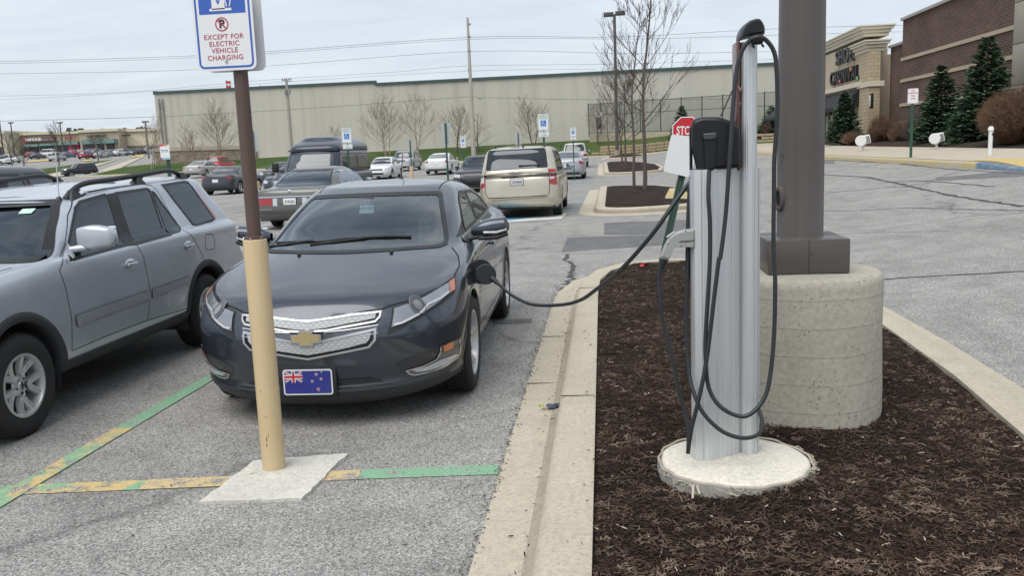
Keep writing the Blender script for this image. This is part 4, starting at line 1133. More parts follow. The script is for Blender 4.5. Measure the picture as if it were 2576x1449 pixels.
V.seam('L',[(1.36,.37),(3.0,.38)],.006,True)
# black belt panel, handles, fender badge
V.part('belt_trim',[V.band('L',[Vector((1.55,.985)),Vector((2.6,1.01)),Vector((3.5,1.045))],.03,.004,closed=False)],BLACK,True)
V.part('fender_badge',[V.band('L',[Vector((1.42,.905)),Vector((1.62,.895)),Vector((1.66,.855)),Vector((1.47,.86)),Vector((1.42,.905))],.008,.006,closed=False)],CHROME,True)
def handle(c,ax,x,z,L_,m,hgt=.03):
    p=c.hit('L',x,z,.03)
    for sy in (-1,1):
        mb=MB()
        mb.box((x,sy*abs(p.y),z),(L_,.018,hgt),m,.009); 
        for k in (-1,1): mb.box((x+k*L_*.4,sy*(abs(p.y)-.015),z),(.03,.03,hgt*.8),m,.006)
        mb.build('door_handle',c.root,50)
handle(V,'L',2.40,.885,.17,VM); handle(V,'L',3.28,.915,.17,VM)
# mirrors with a signal strip
def volt_mirror(sy):
    mb=MB(); rows=[]; n=16
    for i in range(11):
        t=i/10; y=.80+t*.29; k=(.25+.75*math.sin(min(1,t*1.5+.15)*PI/2))*(1 if t<.9 else (1-(t-.9)*4)); z0=1.04+.02*t; row=[]
        hx=.085*k; hz=.082*k
        if i==10: hx*=.3;hz*=.5
        for j in range(n):
            b=2*PI*j/n; ex_=math.copysign(abs(math.cos(b))**.75,math.cos(b)); ez_=math.copysign(abs(math.sin(b))**.8,math.sin(b))
            row.append((1.78+.05*t+ex_*hx*(1.1 if ex_<0 else .7),sy*y,z0+ez_*hz*(1 if ez_>0 else .8)))
        rows.append(row)
    mb.grid(rows,VM,close=True)
    mb.bar((1.70,sy*.76,.985),(1.76,sy*.90,1.0),.09,.03,BLACK,.012)
    mb.tube([(1.70,sy*.90,1.030),(1.715,sy*1.0,1.026),(1.75,sy*1.075,1.045)],.011,WLENS,8)
    mb.tube([(1.71,sy*.86,.985),(1.72,sy*1.0,.987),(1.76,sy*1.08,1.01)],.016,BLACK,8)
    mb.box((1.865,sy*.96,1.05),(.006,.2,.12),plain('mirror_glass',(.5,.55,.6),.03,1),.003)
    mb.build('mirror',V.root,60)
volt_mirror(-1);volt_mirror(1)
# open charge flap on the left front fender
cpx,cpz=1.27,.80
q_=V.hit('L',cpx,cpz); mb=MB(); A=Matrix.Translation((cpx,q_.y,cpz))@Matrix.Rotation(R(90),4,'X')
mb.lathe([(0,.004),(.07,.004),(.078,.008),(.085,.002)],BLACK,24,A)
mb.lathe([(0,.03),(.028,.03),(.030,.004)],BLACK,16,A); mb.build('charge_port',V.root,40)
mb=MB(); A=Matrix.Translation((cpx-.10,q_.y-.045,cpz-.0))@Matrix.Rotation(R(-78),4,'Z')@Matrix.Rotation(R(90),4,'X'); mb.lathe([(0,-.008),(.085,-.008),(.09,0),(.085,.008),(0,.008)],BLACK,24,A)
mb.build('charge_flap',V.root,40)
# wipers, washer jets, antenna
mb=MB()
def onF(y,z,o=.012): return V.hit('F',y,z,o)
mb.tube([onF(-.42,1.045),onF(-.25,1.055),onF(.05,1.05),onF(.25,1.035)],.009,BLACK,6)
mb.tube([onF(.30,1.02),onF(.1,1.035),onF(-.1,1.052)],.009,BLACK,6); mb.tube([onF(.15,1.035),onF(.35,1.04),onF(.62,1.025)],.006,BLACK,6); mb.tube([onF(.66,1.0),onF(.5,1.02),onF(.3,1.045)],.009,BLACK,6)
mb.build('wiper',V.root,50)
for sy in (-.33,.33):
    p=V.hit('T',1.0,sy,.006); mb=MB(); mb.box(tuple(p),(.03,.022,.018),BLACK,.005); mb.build('washer_jet',V.root,40)
p=V.hit('T',3.05,0,0); mb=MB(); mb.tube([p,p+Vector((.03,0,.04)),p+Vector((.05,0,.06))],[.035,.016,.008],BLACK,8); mb.tube([p+Vector((.04,0,.05)),p+Vector((.16,0,.26))],.004,BLACK,6); mb.build('antenna',V.root,50)
# parking placard behind the windscreen
mb=MB(); A=facing((1.78,.02,1.235),-1,0); cardm=plain('placard',(.45,.62,.60),.5)
A=A@Matrix.Rotation(R(-30),4,'X'); mb.box((0,0,0),(.115,.07,.002),cardm,T=A)
mb.add(*textgeo('NO EXP',.034,.0005,.0008),plain('ink_dark',(.02,.03,.08),.6),A@Matrix.Translation((0,.008,.002)))
mb.lathe([(.018,.0),(.024,.0)],plain('placard_blue',(.1,.25,.4),.5),20,A@Matrix.Translation((0,.062,.0)))
mb.build('placard',V.root,30)
interior(V,1.45,3.5,.70,.36,.97,plain('seat_dark',(.035,.037,.04),.8),True,2)
mb=MB(); mb.tube([(1.86,-.02,1.30),(1.88,.12,1.30)],.03,BLACK,8); mb.build('rear_view_mirror',V.root,50)
V.part('taillight',[V.patch(150,headbox(V,150,-.62,-.84,.86,1.0),.006)],REDL,True)
V.finish(lip=VM,lipw=.02,sill_z=.17)
for poly in V.body.data.polygons:
    if poly.center.z<.262 : poly.material_index=1
V.body.data.materials.append(TRIM)
for xw in V.wheels:
    for sy in (-1,1): wheel(V.root,xw,sy,.905,.335,.225,.21,5,False,ALLOY,True,.03,.085,.01)
# ======================= silver SUV beside it =======================
CM=paint('paint_silver',(.54,.575,.63),.55,.34,.10)
CR=[dict(xf=.14,xr=4.30,w=.80,af=.42,ar=.3,nf=3,nr=3.4,z=[(.1,.28),(.8,.30),(3.4,.30),(4.3,.36)]),
    dict(xf=.05,xr=4.38,w=.855,af=.42,ar=.3,nf=3,nr=3.4,z=[(.1,.34),(.8,.36),(3.4,.36),(4.3,.42)]),
    dict(xf=.0,xr=4.40,w=.872,af=.42,ar=.3,nf=3,nr=3.4,z=[(.1,.46),(.8,.44),(3.4,.44),(4.3,.52)]),
    dict(xf=.0,xr=4.40,w=.875,af=.42,ar=.3,nf=3,nr=3.4,z=[(.1,.60),(.8,.60),(3.4,.62),(4.3,.66)]),
    dict(xf=.05,xr=4.32,w=.868,af=.42,ar=.28,nf=3,nr=3.4,z=[(.1,.74),(.8,.76),(3.4,.80),(4.3,.80)]),
    dict(xf=.09,xr=4.29,w=.862,af=.42,ar=.28,nf=3,nr=3.4,z=[(.1,.86),(.8,.90),(3.4,.96),(4.3,.96)]),
    dict(xf=.16,xr=4.27,w=.845,af=.42,ar=.26,nf=3,nr=3.4,z=[(.1,.92),(.8,.985),(1.2,1.01),(3.4,1.05),(4.3,1.05)],cf=.01),
    dict(xf=.26,xr=4.26,w=.82,af=.42,ar=.26,nf=3,nr=3.4,z=[(.2,.955),(.8,1.02),(1.2,1.045),(3.4,1.08),(4.3,1.08)],cf=.02),
    dict(xf=1.02,xr=4.25,w=.79,af=.32,ar=.25,nf=2.5,nr=3.2,z=[(1.0,1.055),(1.4,1.07),(3.4,1.10),(4.3,1.10)],cf=.05),
    dict(xf=1.08,xr=4.25,w=.785,af=.32,ar=.25,nf=2.5,nr=3.2,z=[(1.05,1.075),(1.4,1.09),(3.4,1.12),(4.3,1.12)],cf=.045),
    dict(xf=1.38,xr=4.05,w=.725,af=.30,ar=.25,nf=2.5,nr=3.2,z=[(1.3,1.34),(2.4,1.36),(4.2,1.35)],cf=.02),
    dict(xf=1.68,xr=3.86,w=.655,af=.28,ar=.25,nf=2.6,nr=3.2,z=[(1.6,1.535),(2.6,1.58),(4.0,1.56)],cf=.02),
    dict(xf=1.76,xr=3.78,w=.605,af=.25,ar=.22,nf=2.6,nr=3.2,z=[(1.7,1.56),(2.6,1.60),(4.0,1.585)],cf=.0),
    dict(xf=1.95,xr=3.8,w=.40,af=.2,ar=.2,z=[(1.9,1.572),(2.7,1.612),(3.8,1.595)]),
    dict(xf=2.1,xr=3.7,w=0,af=.1,ar=.1,z=[(2.1,1.576),(2.8,1.616),(3.7,1.60)])]
for r_ in CR:
    r_['xr']+=.07; r_['z']=[(a,b-(.200-.036*a)*max(0,min(1,(b-1.05)/.45))) for a,b in r_['z']]
C=Car('parked_car','silver sport utility with black roof rails, its front wheel near the left edge','sport utility',CR,4.42,(.80,3.42),(-4.45,4.18,0),R(90.0),CM,(24,84,16,.028),wr=.325,ra=.395)
CG=glass('suv_windscreen',(.40,.48,.50),.12); CG2=glass('suv_side_glass',(.10,.10,.13),.45,.9)
wsP=C.pp('F',ZA([(60,232),(285,222),(300,236),(294,290),(262,420),(240,500),(218,532),(180,550),(60,556)]))
print('crv ws',wsP)
C.window('windshield','F',rc([(-.785,1.055),(-.4,1.085),(0,1.10),(.4,1.085),(.785,1.055),(.73,1.17),(.65,1.334),(.585,1.425),(-.585,1.425),(-.65,1.334),(-.73,1.17)],.02),CG,trim=.035,h=.07)
def LP(z): return [Vector(p) for p in C.pp('L',ZA(z))]
d1=LP([(332,440),(365,262),(388,230),(515,195),(530,212),(620,440),(600,452),(345,524)])
d2=LP([(563,188),(718,166),(732,172),(826,392),(812,398),(672,438)])
d3=LP([(742,180),(756,186),(884,362),(880,378),(836,391)])
d4=LP([(790,150),(905,131),(921,136),(1052,312),(1044,326),(962,349),(944,345)])
for d in (d1,d2,d3,d4): C.window('side_window','L',d,CG2,both=True,trim=.014)
C.part('pillar_trim',[C.patch('L',LP([(520,196),(562,189),(670,438),(622,444)]),.004)],BLACK,True)
C.seam('L',LP([(343,520),(480,482),(622,446),(670,440),(840,394)]),.012,True,BLACK,.006)
C.part('taillight',[C.patch(110,[Vector(p) for p in C.pp(110,ZA([(921,136),(934,150),(1054,305),(1057,322),(1050,318)]))],.006)],[REDL],True) if True else 0
fr=LP([(352,965),(350,800),(322,660),(290,570),(318,440),(330,300),(352,226),(410,188),(520,168)])
C.seam('L',fr,.005,True)
C.seam('L',LP([(520,168),(690,146),(742,152),(775,185),(895,372),(940,400),(985,480),(1002,525),(962,590),(938,690),(943,748)]),.005,True)
C.seam('L',LP([(670,445),(702,500),(728,620),(737,700),(722,815)]),.005,True)
C.seam('L',LP([(352,965),(500,900),(720,815),(943,748)]),.005,True)
# moulding with three ribs
mb=MB()
up=LP([(368,792),(550,728),(735,665),(925,598)]); dn=LP([(374,846),(550,775),(737,708),(925,630)])
MM=paint('paint_moulding',(.40,.42,.45),.45,.42,.15)
for k in range(2):
    a=[up[0],up[1],up[2]-Vector((.01,0))] if k==0 else [up[2]+Vector((.02,0)),up[3]]
    b=[dn[0],dn[1],dn[2]-Vector((.01,0))] if k==0 else [dn[2]+Vector((.02,0)),dn[3]]
    mb.add(*C.patch('L',rc(a+b[::-1],.02),.012),MM); mb.add(*C.band('L',rc(a+b[::-1],.02),.005,.006,out=.003),plain('moulding_edge',(.14,.15,.16),.5))
    for t in (.3,.5,.7):
        q=[a[i].lerp(b[i],t) for i in range(len(a))]; q[0]=q[0].lerp(q[-1],.06);q[-1]=q[-1].lerp(q[0],.05)
        mb.add(*C.band('L',q,.006,.0155,closed=False),plain('rib_light',(.5,.52,.55),.3,.4))
mm=(mb.v[:],mb.f[:]); o=mb.build('side_moulding',C.root,50)
m2=MB(); m2.v=[(p[0],-p[1],p[2]) for p in mb.v]; m2.f=[q[::-1] for q in mb.f]; m2.mi=mb.mi; m2.mats=mb.mats; m2.build('side_moulding',C.root,50)
# handles : chrome paddles in a cup
for hx in ((638,540),(922,449)):
    p=C.pp('L',ZA([hx]))[0]; q=C.hit('L',p[0],p[1],0)
    for sy in (-1,1):
        mb=MB(); A=Matrix.Translation((p[0],sy*abs(q.y),p[1]))@Matrix.Rotation(R(90 if sy<0 else -90),4,'X')
        pr=[(0,.012),(.045,.010),(.062,.004),(.072,.0)]
        mb.lathe(pr,CM,20,A@Matrix.Diagonal((1.15,.62,1,1))); mb.bar((-.07,0,.022),(.07,0,.022),.03,.016,CM,.007,T=A,up=(0,0,1)); mb.box((.0,.016 if sy<0 else -.016,.013),(.09,.012,.004),BLACK,.002,T=A)
        mb.build('door_handle',C.root,60)
fd_=LP([(1006,392),(1040,390),(1052,410),(1052,462),(1016,470),(1006,455)])
C.seam('L',rc(fd_,.02)+[rc(fd_,.02)[0]],.005)
# rocker and bumper cladding
C.part('sill_cladding',[C.patch('L',[Vector(p) for p in [(1.22,.29),(3.0,.30),(3.0,.385),(1.22,.375)]],.012)],TRIM,True)
C.part('bumper',[C.patch('B',rc([(-.75,.45),(.75,.45),(.75,.66),(-.75,.66)],.03),.03)],[MM])
rb=LP([(1092,540),(1150,512),(1166,520),(1168,560),(1110,600)])
def onL(x,z,o=.02): return C.hit('L',x,z,o)
mb=MB()
for z in (.56,.60,.64):
    for sy in (-1,1): mb.tube([(x,sy*abs(onL(x,z,.008).y),z) for x in (3.98,4.10,4.2)],.008,MM,6)
mb.build('bumper_rib',C.root,50)
C.part('reflector',[C.patch('L',rc([(4.02,.50),(4.10,.50),(4.10,.545),(4.02,.545)],.01),.006)],REDL,True)
# roof rails
for sy in (-1,1):
    mb=MB(); pts=[]
    for x in (1.85,1.93,2.1,2.5,3.0,3.4,3.6,3.72):
        t=(x-1.85)/2.02; zz=float(np.interp(x,[1.85,1.93,2.1,3.4,3.6,3.72],[1.425,1.478,1.528,1.588,1.550,1.505])); pts.append((x,sy*.60,zz))
    mb.tube(spline(pts,5),.021,BLACK,8)
    for x in (1.93,2.85,3.63): 
        rows=[]
        for (dz,lx,ly) in ((-.02,.17,.045),(.02,.13,.035),(.045,.09,.022),(.065,.10,.02)):
            z=float(np.interp(x,[1.93,2.85,3.63],[1.425,1.485,1.50]))+dz
            rows.append([(x+(lx/2*cx_)+.03*(dz>.05)*(1 if x<3 else -1),sy*.605+ly*cy_,z) for cx_,cy_ in ((-1,-1),(1,-1),(1,1),(-1,1))])
        mb.grid(rows,BLACK,close=True)
    mb.build('roof_rail',C.root,50)
p=C.hit('T',1.83,-.56,0); mb=MB(); mb.tube([p-Vector((0,0,.01)),p+Vector((0,0,.02))],[.03,.012],BLACK,10); mb.tube([p,p+Vector((.10,.05,.33))],.004,CHROME,6); mb.build('antenna',C.root,50)
# mirror : big square silver shell
for sy in (-1,1):
    mb=MB(); rows=[]; n=20
    for i in range(9):
        t=i/8; y=.84+t*.25; k=(.82+.18*math.sin(PI*min(1,t*1.3)))*(1 if i<7 else (.93 if i==7 else .62)); row=[]
        for j in range(n):
            b=2*PI*j/n; e1=math.copysign(abs(math.cos(b))**.42,math.cos(b)); e2=math.copysign(abs(math.sin(b))**.42,math.sin(b))
            row.append((1.60+e1*.065*k*(1.05 if e1<0 else .8),sy*y,1.165+e2*.088*k))
        rows.append(row)
    rows.insert(0,[(1.60,sy*.84,1.165)]*n); rows.append([(1.60,sy*1.095,1.165)]*n)
    mb.grid(rows,CM,close=True); mb.bar((1.58,sy*.75,1.085),(1.60,sy*.90,1.10),.12,.05,CM,.02)
    mb.box((1.655,sy*.965,1.165),(.006,.21,.14),plain('mirror_glass',(.5,.55,.6),.03,1),.003)
    mb.build('mirror',C.root,60)
C.part('door_sail',[C.patch('L',LP([(328,432),(322,520),(332,540),(352,530),(356,480)]),.006)],[CM],True)
# sticker on the windscreen corner
C.part('sticker',[C.patch('F',rc([(-.50,1.345),(-.42,1.345),(-.42,1.375),(-.50,1.375)],.005),.004)],[plain('sticker_green',(.5,.7,.6),.5)])
C.part('headlight',[C.patch(35,rc(headbox(C,35,-.48,-.80,.70,.84),.03),.006)],plain('suv_lamp',(.35,.37,.40),.12,.3,1),True)
C.part('bumper',[C.patch('F',rc([(-.80,.36),(.80,.36),(.80,.47),(-.80,.47)],.03),.012),C.patch('F',rc([(-.45,.50),(.45,.50),(.42,.60),(-.42,.60)],.02),.006)],[TRIM,BLACK])
C.part('fog_lamp',[C.patch('F',rc([(-.70,.50),(-.56,.50),(-.56,.60),(-.70,.60)],.03),.008)],plain('suv_lamp',(.35,.37,.40),.12,.3,1),True)
C.seam('T',[(.98,-.74),(.5,-.70),(.30,-.60)],.006); C.seam('T',[(.98,.74),(.5,.70),(.30,.60)],.006)
h_=C.hit('F',0,.60,.01); plate(C.root,h_,-1,0,'',WHITE,frame_m=BLACK)
C.part('grille',[C.patch('F',rc([(-.42,.70),(.42,.70),(.45,.83),(-.45,.83)],.02),.006)],BLACK)
interior(C,1.35,4.0,.74,.5,1.08,plain('seat_grey',(.07,.075,.08),.8),True,2)
C.finish(lip=TRIM,lipw=.062,sill_z=.28)
hv,hf=textgeo('H',.062,.002,.0015)
for xw in C.wheels:
    for sy in (-1,1): wheel(C.root,xw,sy,.885,.325,.197,.21,5,True,ALLOY,True,.025,.11,.02,(hv,hf),twist=.15)
# ======================= kerbside things =======================
def wb(mb,name,root,sharp=35,sub=None):
    # mesh given in world coordinates -> child of root (root not rotated)
    p=(sub or root); off=Vector(root.location)
    mb.v=[(a-off.x,b-off.y,c-off.z) for a,b,c in mb.v]
    o=mb.build(name,p,sharp); return o
def GP(px,py,z):
    d=pdir(px,py); return EYE+d*((z-CH)/d.z)
def slab(mb,P,y0,y1,bev,m,steps=3,scl=None):
    # extruded x,z outline between two depths with rounded edges
    Q=[Vector(p) for p in P]; rows=[]
    for i in range(steps+1):
        a=PI/2*i/steps; ins=bev*(1-math.sin(a)); cq=sum(Q,Vector((0,0)))/len(Q)
        rows.append(([p for p in inset(Q,ins)] if scl is None else [cq+(p-cq)*(1-(1-math.sin(a))*scl) for p in Q],y0+bev*(1-math.cos(a))))
    rows+= [(r,y1-(y-y0)) for r,y in rows[::-1]]
    g=[[(p.x,y,p.y) for p in r] for r,y in rows]; ar=sum(Q[i].x*Q[(i+1)%len(Q)].y-Q[(i+1)%len(Q)].x*Q[i].y for i in range(len(Q)))
    if ar>0: g=[r[::-1] for r in g]
    n=len(Q); o=len(mb.v); mb.grid(g,m,close=True); k=mb.slot(m)
    mb.f+=[tuple(o+i for i in range(n)),tuple(o+(len(g)-1)*n+i for i in range(n))[::-1]]; mb.mi+=[k,k]
# footing of the charging station
PADW=mat_concrete('footing_concrete',(.66,.63,.55),speck=.3,stain=.2)
root=thing('concrete_footing','round whitish concrete footing with a frayed cardboard rim under the charging station','footing',(.575,3.975,.1))
def wob(a,s): return .003*math.sin(5*a+s)+.002*math.sin(11*a+2*s)
rows=[]
for r_,z in ((.001,.203),(.12,.203),(.24,.203),(.318,.201),(.332,.194),(.337,.182),(.340,.06)):
    rows.append([(.575+(r_+wob(a,1)*(r_>.3))*math.cos(a),3.975+(r_+wob(a,1)*(r_>.3))*math.sin(a),z+.003*math.sin(3*a)) for a in [2*PI*i/72 for i in range(72)]])
mb=MB(); mb.grid(rows[::-1],PADW,close=True); wb(mb,'pad',root,50)
SONO=plain('wet_cardboard',(.40,.36,.29),.9,var=.4,scale=30); SGREY=mat_concrete('grey_rim',(.36,.35,.32),speck=.4)
mb=MB(); rows=[]
for r_,z in ((.336,.199),(.344,.205),(.349,.197),(.350,.05)): rows.append([(.575+(r_+wob(a,2)+.004*math.sin(17*a))*math.cos(a),3.975+(r_+wob(a,2)+.004*math.sin(17*a))*math.sin(a),z+.002*math.sin(9*a)*(z>.1)) for a in [2*PI*i/120 for i in range(120)]])
mb.grid(rows[::-1][:2],SGREY,close=True); mb.grid(rows[::-1][1:],SONO,close=True)
rn=random.Random(4)
for k in range(46):
    a=R(rn.choice([rn.uniform(195,300),rn.uniform(300,375),rn.uniform(-30,30)])); a2=a+rn.uniform(.05,.25); rr=.350+rn.uniform(0,.014); z=rn.uniform(.17,.205)
    pts=[(.575+(rr+.01*math.sin(j*1.3+k))*math.cos(a+(a2-a)*j/5),3.975+(rr+.01*math.sin(j*1.3+k))*math.sin(a+(a2-a)*j/5),z-.005*j*rn.random()) for j in range(6)]; mb.tube(pts,rn.uniform(.0015,.0035),SONO,4)
for k in range(3):
    a=R(rn.choice([232,246,268,300])+rn.uniform(-6,6)); p=Vector((.575+.35*math.cos(a),3.975+.35*math.sin(a),.185)); mb.bar(p,p+Vector((rn.uniform(-.03,.03),-rn.uniform(.02,.06),-rn.uniform(.01,.05))),.010,.002,SONO)
wb(mb,'cardboard_rim',root,60)
# charging station
def shear(mb): mb.v=[(a+max(0,b-3.97)*.11,b,c) for a,b,c in mb.v]
AL=NT('fluted_aluminium'); t=AL; c=t.mix((.60,.625,.645),(.68,.70,.715),t.noise(3,5,.6,sc=(6,6,.5))); c=t.mix(c,t.ramp(t.noise(60,3,.6,sc=(1,1,.02)),[(.3,.92),(.6,1.02)]),1,'MULTIPLY')
t.set(c,.42,.55); AL=t.m
ST=thing('charging_station','tall fluted aluminium charging station with black head and coiled cables on a round footing','charging station',(.53,4.06,.2))
fp=[(1751,1159),(1783,1161),(1825,1152),(1848,1145),(1860,1141),(1866,1144),(1885,1147),(1897,1146),(1903.6,1141)]
near=[GP(a,b,.2) for a,b in fp]
near=[Vector((p.x,p.y)) for p in near]; x0=near[0].x; yc=4.095
fine=[]
for i in range(len(near)-1):
    for k in range(8):
        q=near[i].lerp(near[i+1],k/8); g=(i*8+k); n_=Vector((0,1)); q=q+Vector((0,.0016*(g%2)+.004*(g%8==5))); fine.append(q)
fine.append(near[-1])
fine[0]=fine[0]; plan=[Vector((x0-.018,near[0].y+.045)),Vector((x0-.016,near[0].y+.03)),Vector((x0-.004,near[0].y+.008))]+fine
xr_=near[-1].x; plan+=[Vector((xr_+.004,near[-1].y+.02)),Vector((xr_+.004,2*yc-near[-1].y-.02))]
plan+= [Vector((p.x,2*yc-p.y)) for p in plan[-3:2:-1]]+[Vector((x0-.004,2*yc-near[0].y-.008)),Vector((x0-.018,2*yc-near[0].y-.045))]
plan=[(p.x,p.y) for p in plan]
mb=MB(); mb.prism(plan,.2,1.532,AL); shear(mb); wb(mb,'pedestal',ST,25)
# column
cxL,cxR=.607,.694; ccx=(cxL+cxR)/2; ccy=4.045; col=[]
for i in range(72):
    a=2*PI*i/72; rr=1-.02*(i%3==0)-.03*(i%9==4)
    ex_=math.copysign(abs(math.cos(a))**.8,math.cos(a)); ey=math.copysign(abs(math.sin(a))**.8,math.sin(a))
    col.append((ccx+ex_*.040*rr,ccy+.055+ey*.085*rr))
mb=MB(); mb.prism(col,.2,2.075,AL); wb(mb,'column',ST,25)
BR=plain('station_red',(.10,.035,.03),.4,0,.4)
mb=MB(); mb.box((cxL-.004,ccy+.055,1.80),(.016,.135,.56),BR,.005)
mb.add(*textgeo('V',.03,.0008,.001),plain('faded_pink',(.35,.22,.2),.5),facing((cxL+.001,ccy-.0205,1.875),0,-1)); mb.add(*textgeo('Y',.018,.0008,.0005),plain('faded_pink',(.35,.22,.2),.5),facing((cxL+.001,ccy-.0205,1.81),0,-1))
wb(mb,'front_badge',ST,30)
Z3=ZC(1616.5,0,.44622)
def XZ(pts,Y,zc): return [(lambda p:Vector((p.x,p.z)))(AT(a,b,Y)) for a,b in zc(pts)]
HEADM=plain('head_plastic',(.008,.009,.012),.42,0,.08,spec=.35)
mb=MB(); slab(mb,rc(XZ([(272,700),(285,672),(330,657),(430,657),(500,682),(545,712),(550,740),(550,942),(415,958),(398,963),(302,962),(298,940),(272,832)],3.98,Z3),.012),3.962,4.22,.028,HEADM,4,.14); shear(mb); wb(mb,'head',ST,40)
mb=MB(); slab(mb,rc(XZ([(340,752),(418,745),(420,775),(412,948),(395,962),(350,962),(345,800)],3.95,Z3),.008),3.948,3.98,.010,HEADM,3,.12)
slab(mb,rc(XZ([(340,752),(418,745),(419,780),(380,790),(345,785)],3.945,Z3),.006),3.939,3.96,.006,plain('latch',(.05,.055,.062),.35)); wb(mb,'cable_door',ST,40)
# vents on the head
mb=MB()
for k in range(9):
    q=AT(*Z3([(505,775+k*16)])[0],3.96); mb.box((q.x+.008,3.9605,q.z),(.022,.004,.0025),BLACK)
wb(mb,'vent_slots',ST,30)
# front panel : dark display bezel on the narrow face
mb=MB(); mb.box((x0-.012,yc,1.62),(.012,.19,.20),HEADM,.004); mb.box((x0-.013,yc,1.36),(.018,.20,.30),plain('display_bezel',(.09,.10,.115),.16,.3,1),.014)
mb.box((x0-.023,yc,1.38),(.004,.14,.10),plain('screen',(.03,.06,.08),.1,0,1),.004); mb.box((x0-.012,yc,1.12),(.016,.20,.30),BLACK,.004)
for k in range(9): mb.box((x0-.020,yc,1.13-k*.0115),(.028,.15,.005),HEADM,.002)
shear(mb); wb(mb,'front_panel',ST,40)
# top cap
mb=MB(); cp=XZ([(549,222),(548,195),(556,165),(575,135),(605,112),(640,101),(660,104),(676,122),(688,150),(690,175),(689,192),(640,196),(590,206),(560,216)],4.01,Z3)
slab(mb,rc(cp,.006),3.965,4.165,.07,HEADM,6,.30); wb(mb,'top_cap',ST,60)
CB=plain('cable_rubber',(.020,.023,.027),.42,var=.2)
Z4=ZC(1616.5,582.0,.4910)
def path3(pts): return [AT(a,b,Y-.03) for a,b,Y in pts]
def cable(name,pts,r,root,closed=False):
    mb=MB(); P=spline(path3(pts),8); mb.tube(P,r,CB,12); return wb(mb,name,root,60)
hk=AT(1905,100,3.97)
mb=MB(); mb.box((hk.x,3.978,hk.z+.0),(.05,.05,.034),BLACK,.01); mb.tube([(hk.x-.02,3.97,hk.z-.02),(hk.x-.02,3.94,hk.z-.03),(hk.x-.015,3.94,hk.z-.035)],.005,BLACK,6); mb.tube([(hk.x+.02,3.97,hk.z-.02),(hk.x+.02,3.94,hk.z-.03)],.005,BLACK,6); wb(mb,'cable_hook',ST,50)
B=[(1784,428,3.97),(1782,491,3.95),(1786,560,3.945),(1786,642,3.94),(1782,729,3.93),(1776,827,3.92),(1775,896,3.91),(1783,975,3.9),(1813,1024,3.88),(1862,1048,3.87),(1896,1036,3.87),(1926,994,3.89),(1940,926,3.91),(1948,827,3.93),(1950,705,3.94),(1946,620,3.95),(1947,491,3.96),(1948,402,3.96),(1953,335,3.96),(1956,268,3.96),(1954,178,3.96),(1947,129,3.96),(1926,99,3.955),(1905,93,3.945),(1884,103,3.955),(1866,129,3.96),(1853,178,3.96),(1844,268,3.95),(1835,402,3.93),(1826,535,3.93),(1813,642,3.92),(1808,656,3.92),(1796,754,3.91),(1784,857,3.9),(1774,926,3.89),(1759,999,3.875),(1739,1083,3.87),(1731,1140,3.88)]
cable('cable',B,.0095,ST)
Cc=[(1662,668,3.97),(1658,705,3.97),(1661,764,3.96),(1670,818,3.96),(1690,896,3.95),(1705,975,3.94),(1722,1034,3.93),(1732,1085,3.91),(1731,1142,3.895)]
cable('cable',Cc,.0095,ST)
D=[(1735,470,4.04),(1731,560,4.04),(1729,675,4.03),(1727,827,4.01),(1732,926,3.98),(1744,985,3.94),(1769,1039,3.9),(1813,1083,3.88),(1862,1102,3.88),(1901,1097,3.9),(1917,1078,3.94),(1916,1053,3.99),(1909,1034,4.04),(1903,1010,4.12)]
cable('cable',D,.0095,ST)
cable('retractor_cord',[(1862,190,4.01),(1840,232,4.01),(1813,292,4.01)],.003,ST)
# holstered connector
Z5=ZC(1648.8,420.3,.22324); GM=plain('connector_grey',(.30,.305,.30),.45,0,.2)
gun=XZ([(445,692),(380,696),(290,712),(225,735),(160,780),(118,850),(80,935),(50,1012),(145,1046),(166,1005),(188,960),(192,930),(212,905),(300,902),(370,897),(445,900)],3.97,Z5)
mb=MB(); slab(mb,rc(gun,.004),3.948,4.005,.016,GM,4,.14)
slab(mb,rc(XZ([(128,790),(218,730),(222,738),(140,800)],3.95,Z5),.002),3.96,3.995,.004,plain('button',(.45,.46,.48),.3))
for q in ((340,722),(140,865),(290,890)):
    p=AT(*Z5([q])[0],3.95); mb.lathe([(0,.0),(.003,0),(.0035,-.002)],BLACK,8,facing((p.x,3.9475,p.z),0,-1))
p=AT(*Z5([(355,832)])[0],3.95); mb.add(*textgeo('-chargepoin+',.0135,.0003,.0002),BLACK,facing((p.x,3.9472,p.z),0,-1)@Matrix.Rotation(R(3),4,'Z'))
wb(mb,'connector',ST,45)
mb=MB(); a=AT(*Z5([(95,1035)])[0],3.975); b=AT(*Z5([(62,1150)])[0],3.972); d=(b-a)
for k in range(5): 
    p=a+d*(k/5.0); q=a+d*((k+.72)/5.0); mb.tube([p,q],[.0225-.002*k,.0215-.002*k],CB,12)
mb.tube([a,b],[.017,.011],CB,10); wb(mb,'strain_relief',ST,50)
